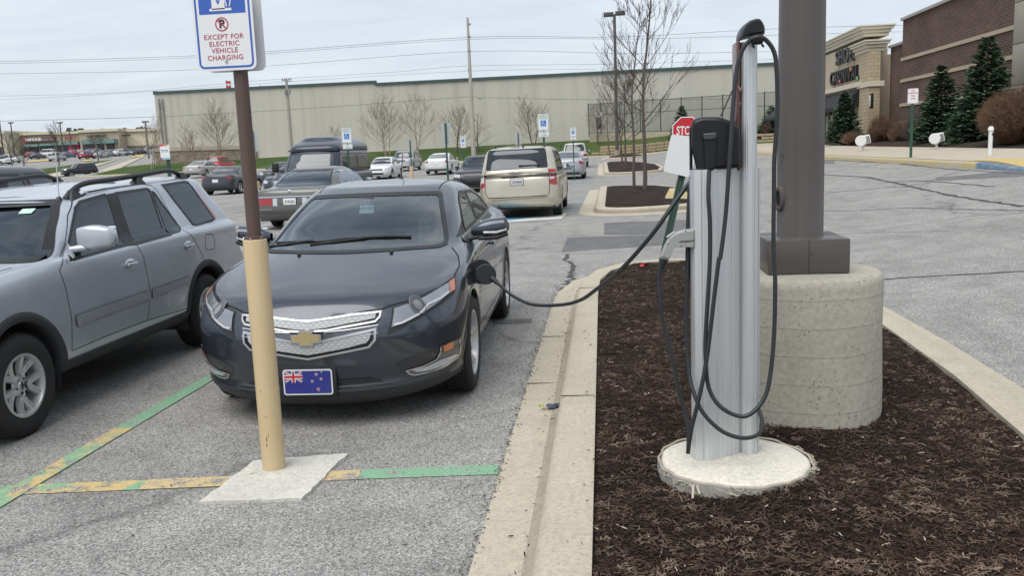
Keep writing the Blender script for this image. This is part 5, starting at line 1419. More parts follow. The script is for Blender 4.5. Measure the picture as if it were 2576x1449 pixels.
# cable running to the car, and its plug
CAB=thing('charging_cable','black charging cable hanging from the station to the dark hatchback above the kerb','charging cable',(-.3,4.8,.4))
cp_w=V.mw@Vector((1.25,V.hit('L',1.27,.80).y-.02,.80))
E_=[(1765,425,4.25),(1742,450,4.18),(1700,505,4.12),(1640,590,4.12),(1560,680,4.35),(1500,728,4.65),(1460,755,4.85),(1410,767,5.1),(1340,766,5.45),(1290,744,5.7),(1258,718,5.85),(1246,708,5.9)]
cable('cable',E_,.0105,CAB)
mb=MB(); c0=AT(1222,690,5.92); A=facing(tuple(c0),.12,-1,0)
mb.lathe([(0,.012),(.066,.012),(.0705,.006),(.072,0),(.0705,-.006),(.04,-.012),(0,-.012)],plain('plug_disc',(.016,.02,.024),.5),36,A); wb(mb,'plug_guard',CAB,50)
mb=MB(); mb.tube([c0+Vector((.0,.01,0)),c0+Vector((-.03,.10,.02)),Vector((cp_w.x,cp_w.y-.02,cp_w.z))],[.026,.024,.026],plain('plug_grey',(.12,.125,.13),.5),12)
a=AT(1238,700,5.9); b=AT(1256,716,5.86)
for k in range(5): mb.tube([a.lerp(b,k/5),a.lerp(b,(k+.75)/5)],[.021-.002*k,.020-.002*k],CB,10)
wb(mb,'plug',CAB,50)
# concrete base and big lamp post
CYM=NT('weathered_concrete'); 
def cylmat():
    t=CYM; n=t.noise(1.6,7,.7); c=t.mix((.31,.29,.245),(.50,.47,.40),n); c=t.mix(c,t.ramp(t.noise(35,5,.7),[(.3,.82),(.7,1.15)]),1,'MULTIPLY')
    v=t.vor(38,'Distance'); pit=t.ramp(v,[(0,.38),(.16,.5),(.24,1.)]); pm=t.ramp(t.noise(5,3,.6,sc=(1,1,1.2)),[(.47,0.),(.57,1.)]); c=t.mix(c,t.mix(c,pit,1,'MULTIPLY'),pm)
    s_=t.n('SeparateXYZ'); t.l(t.co(),s_.inputs[0]); nz=t.noise(1.5,2,.5)
    m=t.n('Math',operation='MULTIPLY_ADD'); m.inputs[1].default_value=.05; t.l(nz,m.inputs[0]); t.l(s_.outputs[2],m.inputs[2])
    m2=t.n('Math',operation='MODULO'); t.l(m.outputs[0],m2.inputs[0]); m2.inputs[1].default_value=.148
    c=t.mix(c,t.ramp(m2.outputs[0],[(0,.78),(.006,.80),(.012,1.08),(.03,1.)]),.9,'MULTIPLY')
    c=t.mix(c,(.20,.18,.13),t.ramp(t.noise(2.2,6,.75,sc=(1,1,.6)),[(.56,0.),(.80,.55)]))
    t.set(c,.9,spec=.25); t.bump(t.noise(45,5,.7),.5,.005)
cylmat()
CX0,CY0=1.085,5.0; ztop=AT(2015,690,4.79).z-.005
FN=thing('pole_foundation','weathered round concrete base with faint form rings under the big brown lamp post','concrete base',(CX0,CY0,.1))
prof=[(.437,.02),(.437,.10),(.434,.3),(.432,.6),(.430,ztop-.05),(.422,ztop-.018),(.405,ztop-.003),(.38,ztop),(.2,ztop+.004),(.001,ztop+.004)]
mb=MB(); rows=[[(CX0+(r_+.003*math.sin(3*a+z*9))*math.cos(a),CY0+(r_+.003*math.sin(3*a+z*9))*math.sin(a),z) for a in [2*PI*i/72 for i in range(72)]] for r_,z in prof]
mb.grid(rows,CYM.m,close=True); o=wb(mb,'base',FN,50)
PB=plain('bronze_paint',(.082,.071,.066),.42,.0,.15,var=.08)
LPr=thing('lamp_post','big brown round lamp post with a square base cover on the concrete base','lamp post',(CX0,CY0,ztop))
bx=CX0-.002; zb0=ztop+.006
mb=MB(); mb.box((bx,CY0,zb0+.092),(.425,.425,.184),PB,.006); mb.box((bx+.0,CY0-.2135,zb0+.092),(.002,.002,.18),BLACK); mb.lathe([(0,.001),(.004,.001)],BLACK,8,facing((bx+.012,CY0-.2137,zb0+.11),0,-1)); wb(mb,'base_cover',LPr,40)
mb=MB(); mb.lathe([(.128,zb0+.18),(.124,zb0+.19),(.1235,1.6),(.113,4.0),(.09,9.0),(0,9.02)],PB,48,Matrix.Translation((CX0-.005,CY0,0))); wb(mb,'shaft',LPr,40)
hh=AT(1960,498,5.0)
mb=MB(); A=facing((CX0-.005-.118,CY0-.045,hh.z),-1,-.42); mb.lathe([(.030,-.01),(.030,.012),(.038,.016),(.047,.012),(.050,-.01)],PB,24,A@Matrix.Diagonal((.8,1.45,1,1))); mb.lathe([(0,.004),(.030,.004)],BLACK,24,A@Matrix.Diagonal((.8,1.45,1,1))); wb(mb,'handhole',LPr,50)
st=AT(1968,400,4.95)
mb=MB(); rows=[]
for j in range(5):
    a=R(196+j*6); rows.append([(CX0-.005+.1215*math.cos(a),CY0+.1215*math.sin(a),st.z-.055),(CX0-.005+.1215*math.cos(a),CY0+.1215*math.sin(a),st.z+.045)])
mb.grid(rows,plain('sticker_white',(.6,.6,.6),.5)); mb.add(*textgeo('7',.05,.0005,.002),BLACK,facing((CX0-.005+.1228*math.cos(R(208)),CY0+.1228*math.sin(R(208)),st.z),math.cos(R(208)),math.sin(R(208)))); wb(mb,'sticker',LPr,60)
mb=MB()
for sx in (-1,1): mb.box((CX0+sx*.75,CY0,9.0),(.8,.5,.22),PB,.03); mb.bar((CX0,CY0,8.9),(CX0+sx*.4,CY0,8.95),.06,.06,PB)
wb(mb,'lamp_head',LPr,40)
# ---- sign in front of the car ----
BRN=plain('brown_tube',(.095,.060,.052),.5,var=.1); TAN=plain('tan_sleeve',(.56,.43,.255),.42,0,.15,var=.03,scale=2)
SG=thing('charging_sign','electric vehicle parking sign on a brown post in a tan sleeve, nearest sign','sign',(-1.787,4.37,0))
mb=MB(); mb.lathe([(.061,.012),(.061,1.238),(.059,1.246),(.052,1.25),(.03,1.25)],TAN,40,Matrix.Translation((-1.787,4.37,0)))
wb(mb,'post_sleeve',SG,40)
mb=MB(); rn=random.Random(8)
for (pxx,pyy,w_,h_) in ((671,1105,.006,.03),(671,1120,.006,.02),(668,1050,.004,.012),(655,985,.004,.012),(664,1010,.004,.004),(676,1095,.003,.02)):
    q=AT(pxx,pyy,4.31); a=math.atan2(-1,(q.x+1.787)/.062); x=-1.787+.0615*math.cos(a);y=4.37+.0615*math.sin(a); mb.add([(p[0],p[1],p[2]) for p in [(x-w_/2,y-.0006,q.z-h_/2),(x+w_/2,y-.0006,q.z-h_/2+.003),(x+w_*.4,y-.0006,q.z+h_/2),(x-w_*.3,y-.0006,q.z+h_/2-.002)]],[(0,1,2,3)],plain('scrape',(.14,.12,.11),.7))
wb(mb,'scuff_marks',SG,60)
mb=MB(); mb.lathe([(.052,1.249),(.054,1.262),(.038,1.266)],BRN,32,Matrix.Translation((-1.787,4.37,0))); mb.lathe([(.0355,1.2),(.0355,2.62),(0,2.62)],BRN,32,Matrix.Translation((-1.787,4.37,0)))
for a in (200,330,270): mb.lathe([(0,.004),(.006,.004),(.007,0)],CHROME,8,facing((-1.787+.0525*math.cos(R(a)),4.37+.0525*math.sin(R(a)),1.256),math.cos(R(a)),math.sin(R(a)))); 
wb(mb,'post',SG,40)
BLU=plain('sign_blue',(.035,.115,.46),.45,var=.04); INKR=plain('sign_red',(.42,.03,.06),.45,var=.04); INKB=plain('sign_black',(.02,.02,.03),.5); SW=plain('sign_white',(.74,.76,.78),.42,var=.03); SGR=plain('sign_back',(.46,.48,.48),.45,.4)
def rrect(w,h,r,n=5): return [(p.x,p.y) for p in rc([(-w/2,-h/2),(w/2,-h/2),(w/2,h/2),(-w/2,h/2)],r,n)]
def ringpoly(mb,w,h,r,t,z,m,A):
    a=rrect(w,h,r);b=rrect(w-2*t,h-2*t,max(.002,r-t)); n=len(a); mb.add([(p[0],p[1],z) for p in a]+[(p[0],p[1],z) for p in b],[(i,(i+1)%n,n+(i+1)%n,n+i) for i in range(n)],m,A)
sc_=AT(582,160,4.31); scx=sc_.x-.024; zb_s=AT(582,176,4.31).z
Wd,Hd=.305,.457; A=facing((scx,4.312,zb_s+Hd/2),0,-1)
mb=MB(); mb.prism(rrect(Wd,Hd,.038),-.003,0,SW,A); ringpoly(mb,Wd-.024,Hd-.024,.030,.010,.0008,BLU,A)
Y0=-Hd/2
for s_,y,z_ in (('CHARGING',.062,.0255),('VEHICLE',.0965,.0255),('ELECTRIC',.129,.0255),('EXCEPT FOR',.162,.0255)):
    mb.add(*textgeo(s_,.0335,.0004,.0002,1.08),INKR,A@Matrix.Translation((-.004,Y0+y,.0008)))
cc=(-.008,Y0+.222); n=32
mb.add([(cc[0]+r_*math.cos(2*PI*i/n),cc[1]+r_*math.sin(2*PI*i/n),.0008) for r_ in (.034,.028) for i in range(n)],[(i,(i+1)%n,n+(i+1)%n,n+i) for i in range(n)],INKR,A)
mb.add(*textgeo('P',.055,.0004,.0022),INKB,A@Matrix.Translation((cc[0],cc[1],.0010))); mb.box((0,0,0),(.060,.006,.0008),INKR,T=A@Matrix.Translation((cc[0],cc[1],.0018))@Matrix.Rotation(R(-45),4,'Z'))
mb.prism([(-.118,Y0+.272),(.118,Y0+.272),(.118,Hd/2-.03),(-.118,Hd/2-.03)],0,.0008,BLU,A)
mb.box((0,0,0),(.112,.012,.0008),SW,T=A@Matrix.Translation((-.008,Y0+.292,.0014))); mb.box((0,0,0),(.066,.125,.0008),SW,T=A@Matrix.Translation((-.018,Y0+.355,.0014)))
for s_,y in (('E',.372),('V',.330)): mb.add(*textgeo(s_,.040,.0004,.0018),BLU,A@Matrix.Translation((-.018,Y0+y,.0020)))
mb.tube([A@Vector(p) for p in [(.022,Y0+.40,.002),(.020,Y0+.33,.002),(.026,Y0+.305,.002),(.040,Y0+.305,.002),(.046,Y0+.33,.002),(.044,Y0+.41,.002)]],.0035,SW,5)
wb(mb,'sign_plate',SG,30)
mb=MB(); A2=facing((scx+.014,4.398,zb_s+Hd/2+.0),0,-1); mb.prism(rrect(Wd,Hd,.038),-.002,0,SW,A2); wb(mb,'sign_plate',SG,30)
mb=MB(); mb.lathe([(0,.008),(.006,.007),(.008,.0015)],CHROME,12,A@Matrix.Translation((-.0,Y0+.045,0))); mb.tube([A@Vector((0,Y0+.045,-.08)),A@Vector((0,Y0+.045,0))],.004,CHROME,6); wb(mb,'bolt',SG,40)
# ---- leaning stop sign ----
b0=AT(1668,648,12.0); t0=AT(1745,310,12.0); b0.z=.14
SP=thing('stop_sign','leaning stop sign half covered by a white board on a green channel post','sign',tuple(b0))
ax=(t0-b0).normalized(); Lp=(t0-b0).length+.03
GP_=plain('channel_green',(.045,.10,.075),.5,.2,var=.25)
def holes(t):pass
mb=MB(); X=Vector((1,0,0)); X=(X-ax*X.dot(ax)).normalized(); Yv=ax.cross(X)
A=Matrix.Identity(4)
for k in range(3): A[k][0]=X[k];A[k][1]=Yv[k];A[k][2]=ax[k];A[k][3]=b0[k]
mb.box((0,0,Lp/2),(.045,.004,Lp),GP_,T=A)
for s in (-1,1): mb.box((s*.024,-.014,Lp/2),(.004,.030,Lp),GP_,T=A); mb.box((s*.036,-.028,Lp/2),(.024,.004,Lp),GP_,T=A)
for k in range(62): mb.lathe([(0,0),(.0045,0)],plain('hole_light',(.5,.5,.48),.6),8,A@Matrix.Translation((0,-.0025,.12+k*.0285))@Matrix.Rotation(R(90),4,'X'))
wb(mb,'post',SP,30)
oc=AT(1727,329,11.95); OD=.372; oct_=[(OD/2/math.cos(PI/8)*math.cos(PI/8+k*PI/4),OD/2/math.cos(PI/8)*math.sin(PI/8+k*PI/4)) for k in range(8)]
A=facing(tuple(oc),-.1,-1,R(-2)); mb=MB(); mb.prism(oct_,-.002,0,SW,A); mb.prism([(a*.93,b*.93) for a,b in oct_],0,.0012,plain('stop_red',(.50,.02,.03),.4),A); mb.add(*textgeo('STOP',.155,.0006,.003,1.0),SW,A@Matrix.Translation((-.012,.0,.002))@Matrix.Diagonal((.64,1.02,1,1))); wb(mb,'octagon_plate',SP,30)
bc=[AT(a,b,11.93) for a,b in ((1689,337),(1668,430),(1738,447),(1758,345))]; 
A=Matrix.Identity(4); mb=MB(); cen_=sum(bc,Vector())/4; u=((bc[3]-bc[0])+(bc[2]-bc[1])).normalized(); v_=((bc[0]-bc[1])+(bc[3]-bc[2])).normalized(); 
for k in range(3): A[k][0]=u[k];A[k][1]=v_[k];A[k][2]=u.cross(v_)[k];A[k][3]=cen_[k]
mb.prism([(p.x,p.y) for p in rc([((q-cen_).dot(u),(q-cen_).dot(v_)) for q in (bc[0],bc[1],bc[2],bc[3])],.03)][::-1],-.002,.002,SW,A); wb(mb,'cover_board',SP,30)
# ---- litter ----
q=G(1398,1030,.01); WR=thing('crumpled_wrapper','crumpled blue grey foil wrapper lying in the gutter','wrapper',(q.x,q.y,.02)); rn=random.Random(6); mb=MB(); rows=[]
for i in range(9):
    rows.append([((i/8-.5)*.115+rn.uniform(-.005,.005),(j/5-.5)*(.085-.05*abs(i/8-.45))+rn.uniform(-.005,.005),.008+abs(rn.gauss(0,.010))) for j in range(6)])
mb.grid(rows,plain('foil',(.12,.14,.19),.3,.6,var=.6,scale=25)); mb.add([(p[0]-.045,p[1]*.3-.03,p[2]+.008) for r_ in rows[:3] for p in r_],[(i*6+j,i*6+j+1,i*6+j+7,i*6+j+6) for i in range(2) for j in range(5)],plain('foil_green',(.28,.42,.03),.4)); mb.build('foil',WR,15)
q=G(1618,672,.16); PT=thing('pink_petal','small crumpled pink scrap on the mulch near the far kerb','scrap',(q.x,q.y,.165)); mb=MB(); rows=[[((i/5-.5)*.13,(j/3-.5)*.07+rn.uniform(-.01,.01),abs(rn.gauss(0.01,.012))) for j in range(4)] for i in range(6)]; mb.grid(rows,plain('pink_paper',(.60,.02,.07),.6)); mb.build('paper',PT,20)
# yellow painted block beside the tree island corner
q=G(1706,506,.12); BK=thing('painted_block','worn yellow concrete block on the mulch of the second tree island','concrete block',(q.x,q.y+.15,.13)); mb=MB()
YC=NT('yellow_block'); t=YC; c=t.mix((.62,.50,.20),(.60,.55,.42),t.ramp(t.noise(6,6,.75),[(.42,0.),(.62,1.)])); t.set(c,.85); t.bump(t.noise(20,4),.4,.01); YC=t.m
w=.33; rows=[[(-w,-.2,0),(w,-.2,0),(w,.2,0),(-w,.2,0)],[(-w,-.2,.08),(w,-.2,.08),(w,.2,.08),(-w,.2,.08)],[(-w*.62,-.12,.33),(w*.42,-.12,.35),(w*.40,.12,.33),(-w*.62,.12,.33)]]
mb.grid(rows,YC,close=True); mb.f.append((8,9,10,11)); mb.mi.append(0); mb.build('block',BK,25)
# ======================= buildings =======================
def wbx(mb,root,name,sharp=30): return wb(mb,name,root,sharp)
# long concrete building on the bank
WL=NT('tiltup_concrete'); t=WL; co=t.co()
n=t.noise(.12,6,.65); c=t.mix((.45,.43,.375),(.53,.515,.455),n)
st=t.ramp(t.noise(1.0,6,.7,sc=(.9,.9,.035)),[(.34,.86),(.5,1.),(.72,1.05)]); c=t.mix(c,st,1,'MULTIPLY')
up=t.n('SeparateXYZ'); t.l(co,up.inputs[0]); fr=t.n('Math',operation='MODULO'); ad_=t.n('Math',operation='ADD'); ad_.inputs[1].default_value=200; t.l(up.outputs[0],ad_.inputs[0]); t.l(ad_.outputs[0],fr.inputs[0]); fr.inputs[1].default_value=7.3
c=t.mix(c,t.ramp(fr.outputs[0],[(0,.80),(.0105,.82),(.02,1.)]),1,'MULTIPLY')
rust=t.ramp(t.noise(.9,5,.7,sc=(.6,.6,.05)),[(.62,0.),(.74,.45)]); hz=t.ramp(up.outputs[2],[(0,0.),(1,1.)]); c=t.mix(c,(.25,.17,.10),t.mix(rust,0.,.35))
c=t.mix(c,(.50,.50,.47),t.ramp(t.noise(.05,4,.6),[(.5,0.),(.7,.35)])); t.set(c,.9,spec=.2); WLM=t.m
STONE=NT('ledge_stone'); t=STONE; b=t.n('TexBrick'); b.inputs['Scale'].default_value=1; b.inputs['Brick Width'].default_value=.7; b.inputs['Row Height'].default_value=.22; b.inputs['Mortar Size'].default_value=.012; b.offset=.37; b.inputs['Color1'].default_value=(.30,.25,.19,1); b.inputs['Color2'].default_value=(.19,.165,.13,1); b.inputs['Mortar'].default_value=(.06,.05,.04,1)
def wallmap(t,flip=False):
    s_=t.n('SeparateXYZ'); t.l(t.co(),s_.inputs[0]); a=t.n('Math',operation='ADD'); t.l(s_.outputs[0],a.inputs[0]); t.l(s_.outputs[1],a.inputs[1]); c_=t.n('CombineXYZ'); t.l(a.outputs[0],c_.inputs[0]); t.l(s_.outputs[2],c_.inputs[1]); return c_.outputs[0]
t.l(wallmap(t),b.inputs['Vector']); c=t.mix(b.outputs[0],t.ramp(t.noise(2,5,.7),[(.3,.7),(.7,1.3)]),1,'MULTIPLY'); t.set(c,.9,spec=.2); STONE=t.m
TEALM=plain('teal_coping',(.045,.085,.085),.5)
LB=thing('warehouse','long windowless concrete building with a stained tan wall and dark coping','building',(-20,120,2))
Ax,Ay=-61.8,120.0; Bx,By=22.9,112.0
def wallpt(px):  # point of the wall line seen at image column px
    d=pdir(px,300); k=(By-Ay)/(Bx-Ax); tt=(Ay-k*Ax)/(d.y-k*d.x); return d.x*tt,d.y*tt
zt1=AT(373,235,Ay).z; xs1,ys1=wallpt(951); zt2=AT(951,212,ys1).z; zt1b=AT(950,206,ys1).z; zt3=AT(1965,160,By).z
mb=MB(); dep=60
def wallseg(x0,y0,z0,x1,y1,z1,m=WLM,base=-.5,thick=45):
    n=24; rows=[]
    v=[(x0,y0,base),(x1,y1,base),(x1,y1,z1),(x0,y0,z0),(x0,y0+thick,base),(x1,y1+thick,base),(x1,y1+thick,z1),(x0,y0+thick,z0)]
    return v,[(0,1,2,3),(5,4,7,6),(4,0,3,7),(1,5,6,2),(3,2,6,7)]
mb.add(*wallseg(Ax,Ay,zt1,xs1,ys1,zt1b),WLM); mb.add(*wallseg(xs1,ys1,zt2,Bx,By,zt3),WLM); wb(mb,'wall',LB)
mb=MB()
for (x0,y0,z0,x1,y1,z1) in ((Ax,Ay,zt1,xs1,ys1,zt1b),(xs1,ys1,zt2,Bx,By,zt3)): mb.bar((x0,y0-.12,z0+.08),(x1,y1-.12,z1+.08),.22,.3,TEALM)
mb.bar((xs1,ys1-.1,zt2),(xs1,ys1-.1,zt1b+.2),.3,.3,TEALM); mb.bar((Ax,Ay,zt1+.08),(Ax,Ay+45,zt1+.08),.35,.5,TEALM); wb(mb,'coping',LB)
xa,ya=wallpt(362); xb,yb=wallpt(640); zz=AT(430,376,Ay).z; mb=MB(); v,f=wallseg(Ax-.6,Ay-.35,zz,xb,yb-.35,zz-.2,thick=1.2); mb.add(v,f,STONE); mb.bar((Ax-.6,Ay-.4,zz+.06),(xb,yb-.4,zz-.14),.2,.5,plain('stone_cap',(.36,.32,.25),.9)); wb(mb,'stone_base',LB)
mb=MB(); 
for px in (405,414):
    a=wallpt(px); mb.bar((a[0],a[1]-.2,zz),(a[0],a[1]-.2,AT(px,247,a[1]).z),.14,.14,plain('galvanised',(.30,.30,.29),.5,.5))
a=wallpt(405);b=wallpt(414); zq=AT(410,258,a[1]).z
for dz in (0,.5): mb.bar((a[0],a[1]-.2,zq-dz),(b[0],b[1]-.2,zq-dz),.1,.1,plain('galvanised',(.3,.3,.29),.5,.5))
wb(mb,'conduit',LB)
mb=MB()
for px,m_,w_ in ((1968,WHITE,.35),(1978,plain('pale_panel',(.5,.5,.46),.8),1.2)):
    a=AT(px,200,112.5); mb.bar((a.x,112.6,0),(a.x,112.6,zt3-.2),w_,.4,m_)
wb(mb,'downspout',LB)
q=AT(1585,204,ys1-4.2); a=wallpt(1585); mb=MB(); mb.box((a[0],a[1]-.4,AT(1585,205,a[1]).z),(.8,.7,.6),plain('rusty_box',(.13,.11,.09),.7),.05); wb(mb,'wall_lamp',LB)
# flags behind the roof line
for px,py,w_,h_ in ((575,212,14,19),(657,217,10,4)):
    a=AT(px,py,150); FT=thing('flag','red and white flag just showing above the roof of the concrete building, %s'%('larger one' if w_>12 else 'smaller one'),'flag',(a.x,150,a.z-4)); s_=150/2218.
    mb=MB(); rows=[[(a.x+(i/8-.5)*w_*s_,150+.25*math.sin(i*1.1),a.z+(j/3-.5)*h_*s_+.1*math.sin(i)) for j in range(4)] for i in range(9)]; mb.grid([[r_[0],r_[1]] for r_ in rows],plain('flag_red2',(.55,.03,.05),.7)); mb.grid([[r_[1],r_[2]] for r_ in rows],plain('flag_wt',(.7,.68,.68),.7) if w_>12 else plain('flag_red2',(.55,.03,.05),.7)); mb.grid([[r_[2],r_[3]] for r_ in rows],plain('flag_red2',(.55,.03,.05),.7)); wb(mb,'cloth',FT)
    mb=MB(); mb.bar((a.x+w_*s_/2,150,a.z-6),(a.x+w_*s_/2,150,a.z+h_*s_*.6),.12,.12,WHITE); wb(mb,'flagpole',FT)
# sports-court fence on a low wall
def netmat():
    t=NT('fence_net'); t.t.nodes.remove(t.b); tr=t.n('BsdfTransparent'); df=t.n('BsdfDiffuse'); df.inputs[0].default_value=(.05,.085,.075,1)
    m=t.n('MixShader'); m.inputs[0].default_value=.30; t.l(tr.outputs[0],m.inputs[1]); t.l(df.outputs[0],m.inputs[2]); t.l(m.outputs[0],t.out.inputs[0]); return t.m
FY=109.0; fa=AT(1481,262,FY); fbx=AT(1972,229,FY); FN2=thing('court_fence','tall green mesh fence on a low concrete wall in front of the warehouse','fence',(fa.x,FY,3))
FG=plain('fence_green',(.02,.05,.04),.5)
zb1=AT(1481,336,FY).z; zb2=AT(1972,322,FY).z; L_=fbx.x-fa.x
zt_=lambda x:fa.z+(fbx.z-fa.z)*(x-fa.x)/L_; zbb=lambda x:zb1+(zb2-zb1)*(x-fa.x)/L_
for px in (1481,1511,1560,1611,1662,1714,1766,1818,1870,1923,1970):
    a=AT(px,300,FY); mb=MB(); mb.bar((a.x,FY,zbb(a.x)-.4),(a.x,FY,zt_(a.x)+.12),.11,.11,FG); wb(mb,'post',FN2)
mb=MB()
for k in (0,.37,.98): mb.bar((fa.x,FY,zt_(fa.x)*(1-k)+zbb(fa.x)*k),(fbx.x,FY,zt_(fbx.x)*(1-k)+zbb(fbx.x)*k),.06,.06,FG)
wb(mb,'rail',FN2); mb=MB(); mb.add([(fa.x,FY+.03,zbb(fa.x)),(fbx.x,FY+.03,zbb(fbx.x)),(fbx.x,FY+.03,zt_(fbx.x)),(fa.x,FY+.03,zt_(fa.x))],[(0,1,2,3)],netmat()); wb(mb,'mesh_panel',FN2)
mb=MB(); mb.box(((fa.x+fbx.x)/2,FY+.1,(zb1+zb2)/2-1.6),(L_,.5,3.3),mat_concrete('low_wall',(.46,.41,.31),stain=.1)); wb(mb,'low_wall',FN2)
a=AT(1507,310,FY-.4); NB=thing('notice_board','dark notice board under a white logo panel on the fence','notice board',(a.x,FY-.4,a.z)); mb=MB(); s_=FY/2218.
mb.box((a.x,FY-.4,a.z),(13*s_*1.02,.2,28*s_),plain('board_dark',(.035,.045,.055),.4)); 
for dz in (3,5,-1): mb.box((a.x+.05,FY-.51,a.z+dz*s_*1.6),(4*s_,.02,.8*s_),plain('board_txt',(.25,.25,.25),.6))
wb(mb,'board',NB); mb=MB(); a=AT(1506,287,FY-.4); mb.box((a.x,FY-.45,a.z),(16*s_,.2,8.5*s_),WHITE); n=18
mb.add([(a.x-.05+r_*math.cos(2*PI*i/n),FY-.57,a.z+r_*math.sin(2*PI*i/n)) for r_ in (.16,.12) for i in range(n)],[(i,(i+1)%n,n+(i+1)%n,n+i) for i in range(n)],BLACK); mb.box((a.x+.12,FY-.57,a.z),(.16,.01,.22),BLACK); wb(mb,'logo_panel',NB)
# block terraces on the bank
for nm,p0,p1,py0,py1,lb in (('a',1488,1700,384,376,'low tan block retaining wall on the grass bank behind the bare island trees'),('b',1905,1985,362,358,'low tan block retaining wall on the grass bank beside the big lamp post')):
    a=AT(p0,py0,101.6);b=AT(p1,py1,101.6); TW=thing('retaining_wall',lb,'retaining wall',(a.x,101.6,a.z)); mb=MB()
    for k in range(3):
        for j in range(int((b.x-a.x)/.9)):
            x=a.x+.45+j*.9+(.45 if k%2 else 0)+(.5*k if nm=='a' else 0)
            if x>b.x: continue
            z=gz(x,101.5+k*.25)+.16+k*.30; mb.box((x,101.5+k*.25,z),(.86,.5,.27),plain('block_tan',(.36,.28,.19),.9,var=.35,scale=.9),.03)
    wb(mb,'block_course',TW)
# ---------------- brick store ----------------
BRK=NT('brick'); t=BRK; b=t.n('TexBrick'); b.inputs['Scale'].default_value=1; b.inputs['Brick Width'].default_value=.30; b.inputs['Row Height'].default_value=.10; b.inputs['Mortar Size'].default_value=.014; b.inputs['Mortar Smooth'].default_value=.3; b.inputs['Color1'].default_value=(.112,.064,.052,1); b.inputs['Color2'].default_value=(.074,.046,.040,1); b.inputs['Mortar'].default_value=(.19,.15,.13,1); b.inputs['Bias'].default_value=-.1
t.l(wallmap(t),b.inputs['Vector']); c=t.mix(b.outputs[0],t.ramp(t.noise(.35,5,.7,sc=(1,1,2)),[(.3,.75),(.7,1.25)]),1,'MULTIPLY'); t.set(c,.9,spec=.2); BRK=t.m
YB=NT('buff_brick'); t=YB; b=t.n('TexBrick'); b.inputs['Scale'].default_value=1; b.inputs['Brick Width'].default_value=.40; b.inputs['Row Height'].default_value=.20; b.inputs['Mortar Size'].default_value=.012; b.inputs['Color1'].default_value=(.50,.42,.30,1); b.inputs['Color2'].default_value=(.43,.36,.25,1); b.inputs['Mortar'].default_value=(.26,.21,.14,1); t.l(wallmap(t),b.inputs['Vector']); t.set(b.outputs[0],.85,spec=.2); YB=t.m
STU=plain('stucco',(.47,.40,.30),.9,var=.06,scale=2); STC=plain('stucco_light',(.60,.56,.45),.9,var=.05,scale=2); LIME=plain('limestone',(.34,.31,.26),.9,var=.15,scale=3)
WX=16.0
def yX(px,py=300,X=WX): d=pdir(px,py); return d.y*X/d.x
def zX(px,py,X): d=pdir(px,py); return CH+d.z*X/d.x
y2265=yX(2265); yend=yX(2556)
BS=thing('brick_store','tall dark red brick store wall with four pale stone bands beyond the road','building',(WX,40,1))
zt=zX(2265,53,WX); zl=zX(2265,104,WX); y2221=yX(2222)
mb=MB(); mb.box((WX+15,(y2265+yend)/2,(zt)/2),(30,y2265-yend,zt),BRK); wb(mb,'wall',BS)
mb=MB(); mb.box((WX+15.5,(y2265+y2221+.6)/2,zl/2),(30,y2221+.6-y2265,zl),BRK); wb(mb,'low_wall',BS)
mb=MB()
for py in (151,204.5,264.5,321): 
    z=zX(2264,py,WX); mb.box((WX-.02,(y2265+yend)/2,z),(.10,y2265-yend,.16),plain('band_stone',(.42,.35,.26),.85,var=.08))
wb(mb,'stone_band',BS)
mb=MB(); mb.box((WX-.06,(y2265+yend)/2,1.5),(.16,y2265-yend,zX(2262,312,WX)-0.5),LIME); wb(mb,'stone_base',BS)
mb=MB(); mb.box((WX+.1,(y2265+yend)/2,zt+.04),(.5,y2265-yend,.14),plain('parapet_cap',(.34,.32,.30),.6)); mb.box((WX+.6,(y2265+y2221+.6)/2,zl+.04),(.5,y2221+.6-y2265,.14),plain('parapet_cap',(.34,.32,.30),.6)); wb(mb,'parapet_cap',BS)
mb=MB()
for k in range(7): mb.box((WX-.06,yend-2.2+1.1,1.0+k*1.55),(.3,2.4,1.53),LIME,.02)
mb.box((WX+14,yend-3.3,4.5),(28,2.2,11),LIME); wb(mb,'corner_pier',BS)
# storefront with the big letters
SX=15.45; ya_=yX(2171,300,SX); yb_=yX(1960,300,SX); SS=thing('shoe_store','tan stucco shoe store front with big dark letters, cornice and black awning','building',(SX,52,1))
ztop_=zX(2171,96,SX)+0.0; ypk=zX(2171,70,SX)
ynear=yX(2189,300,SX)
mb=MB(); mb.box((SX+.65,(ya_+yb_)/2,ypk/2-.35),(1.3,yb_-ya_,ypk-.7),STU); mb.box((SX+7,(ya_+yb_)/2+1,3.2),(12,yb_-ya_,6.4),STU); wb(mb,'wall',SS)
def cornice(mb,x0,y0,x1,y1,z,h,m):
    for k,(o,hh) in enumerate(((.05,.28),(.15,.26),(.28,.22),(.36,.10))):
        zz_=z-h+sum(q for _,q in ((.10,.28),(.28,.26),(.50,.22),(.62,.10))[:k])*h/.86; H_=hh*h/.86
        mb.box(((x0-o+x1+o)/2,(y0-o+y1+o)/2,zz_+H_/2),(x1-x0+2*o,y1-y0+2*o,H_*.998),m)
mb=MB(); cornice(mb,SX,ya_+.05,SX+1.3,yb_,ypk+.1,.62,STC); wb(mb,'cornice',SS)
zlow=zX(2200,100,SX); px0=SX-.15
mb=MB(); mb.box((px0+.31,(ya_+ynear)/2+.2,zlow/2-.2),(.62,ya_-ynear+.6,zlow-.6),YB); wb(mb,'pier',SS)
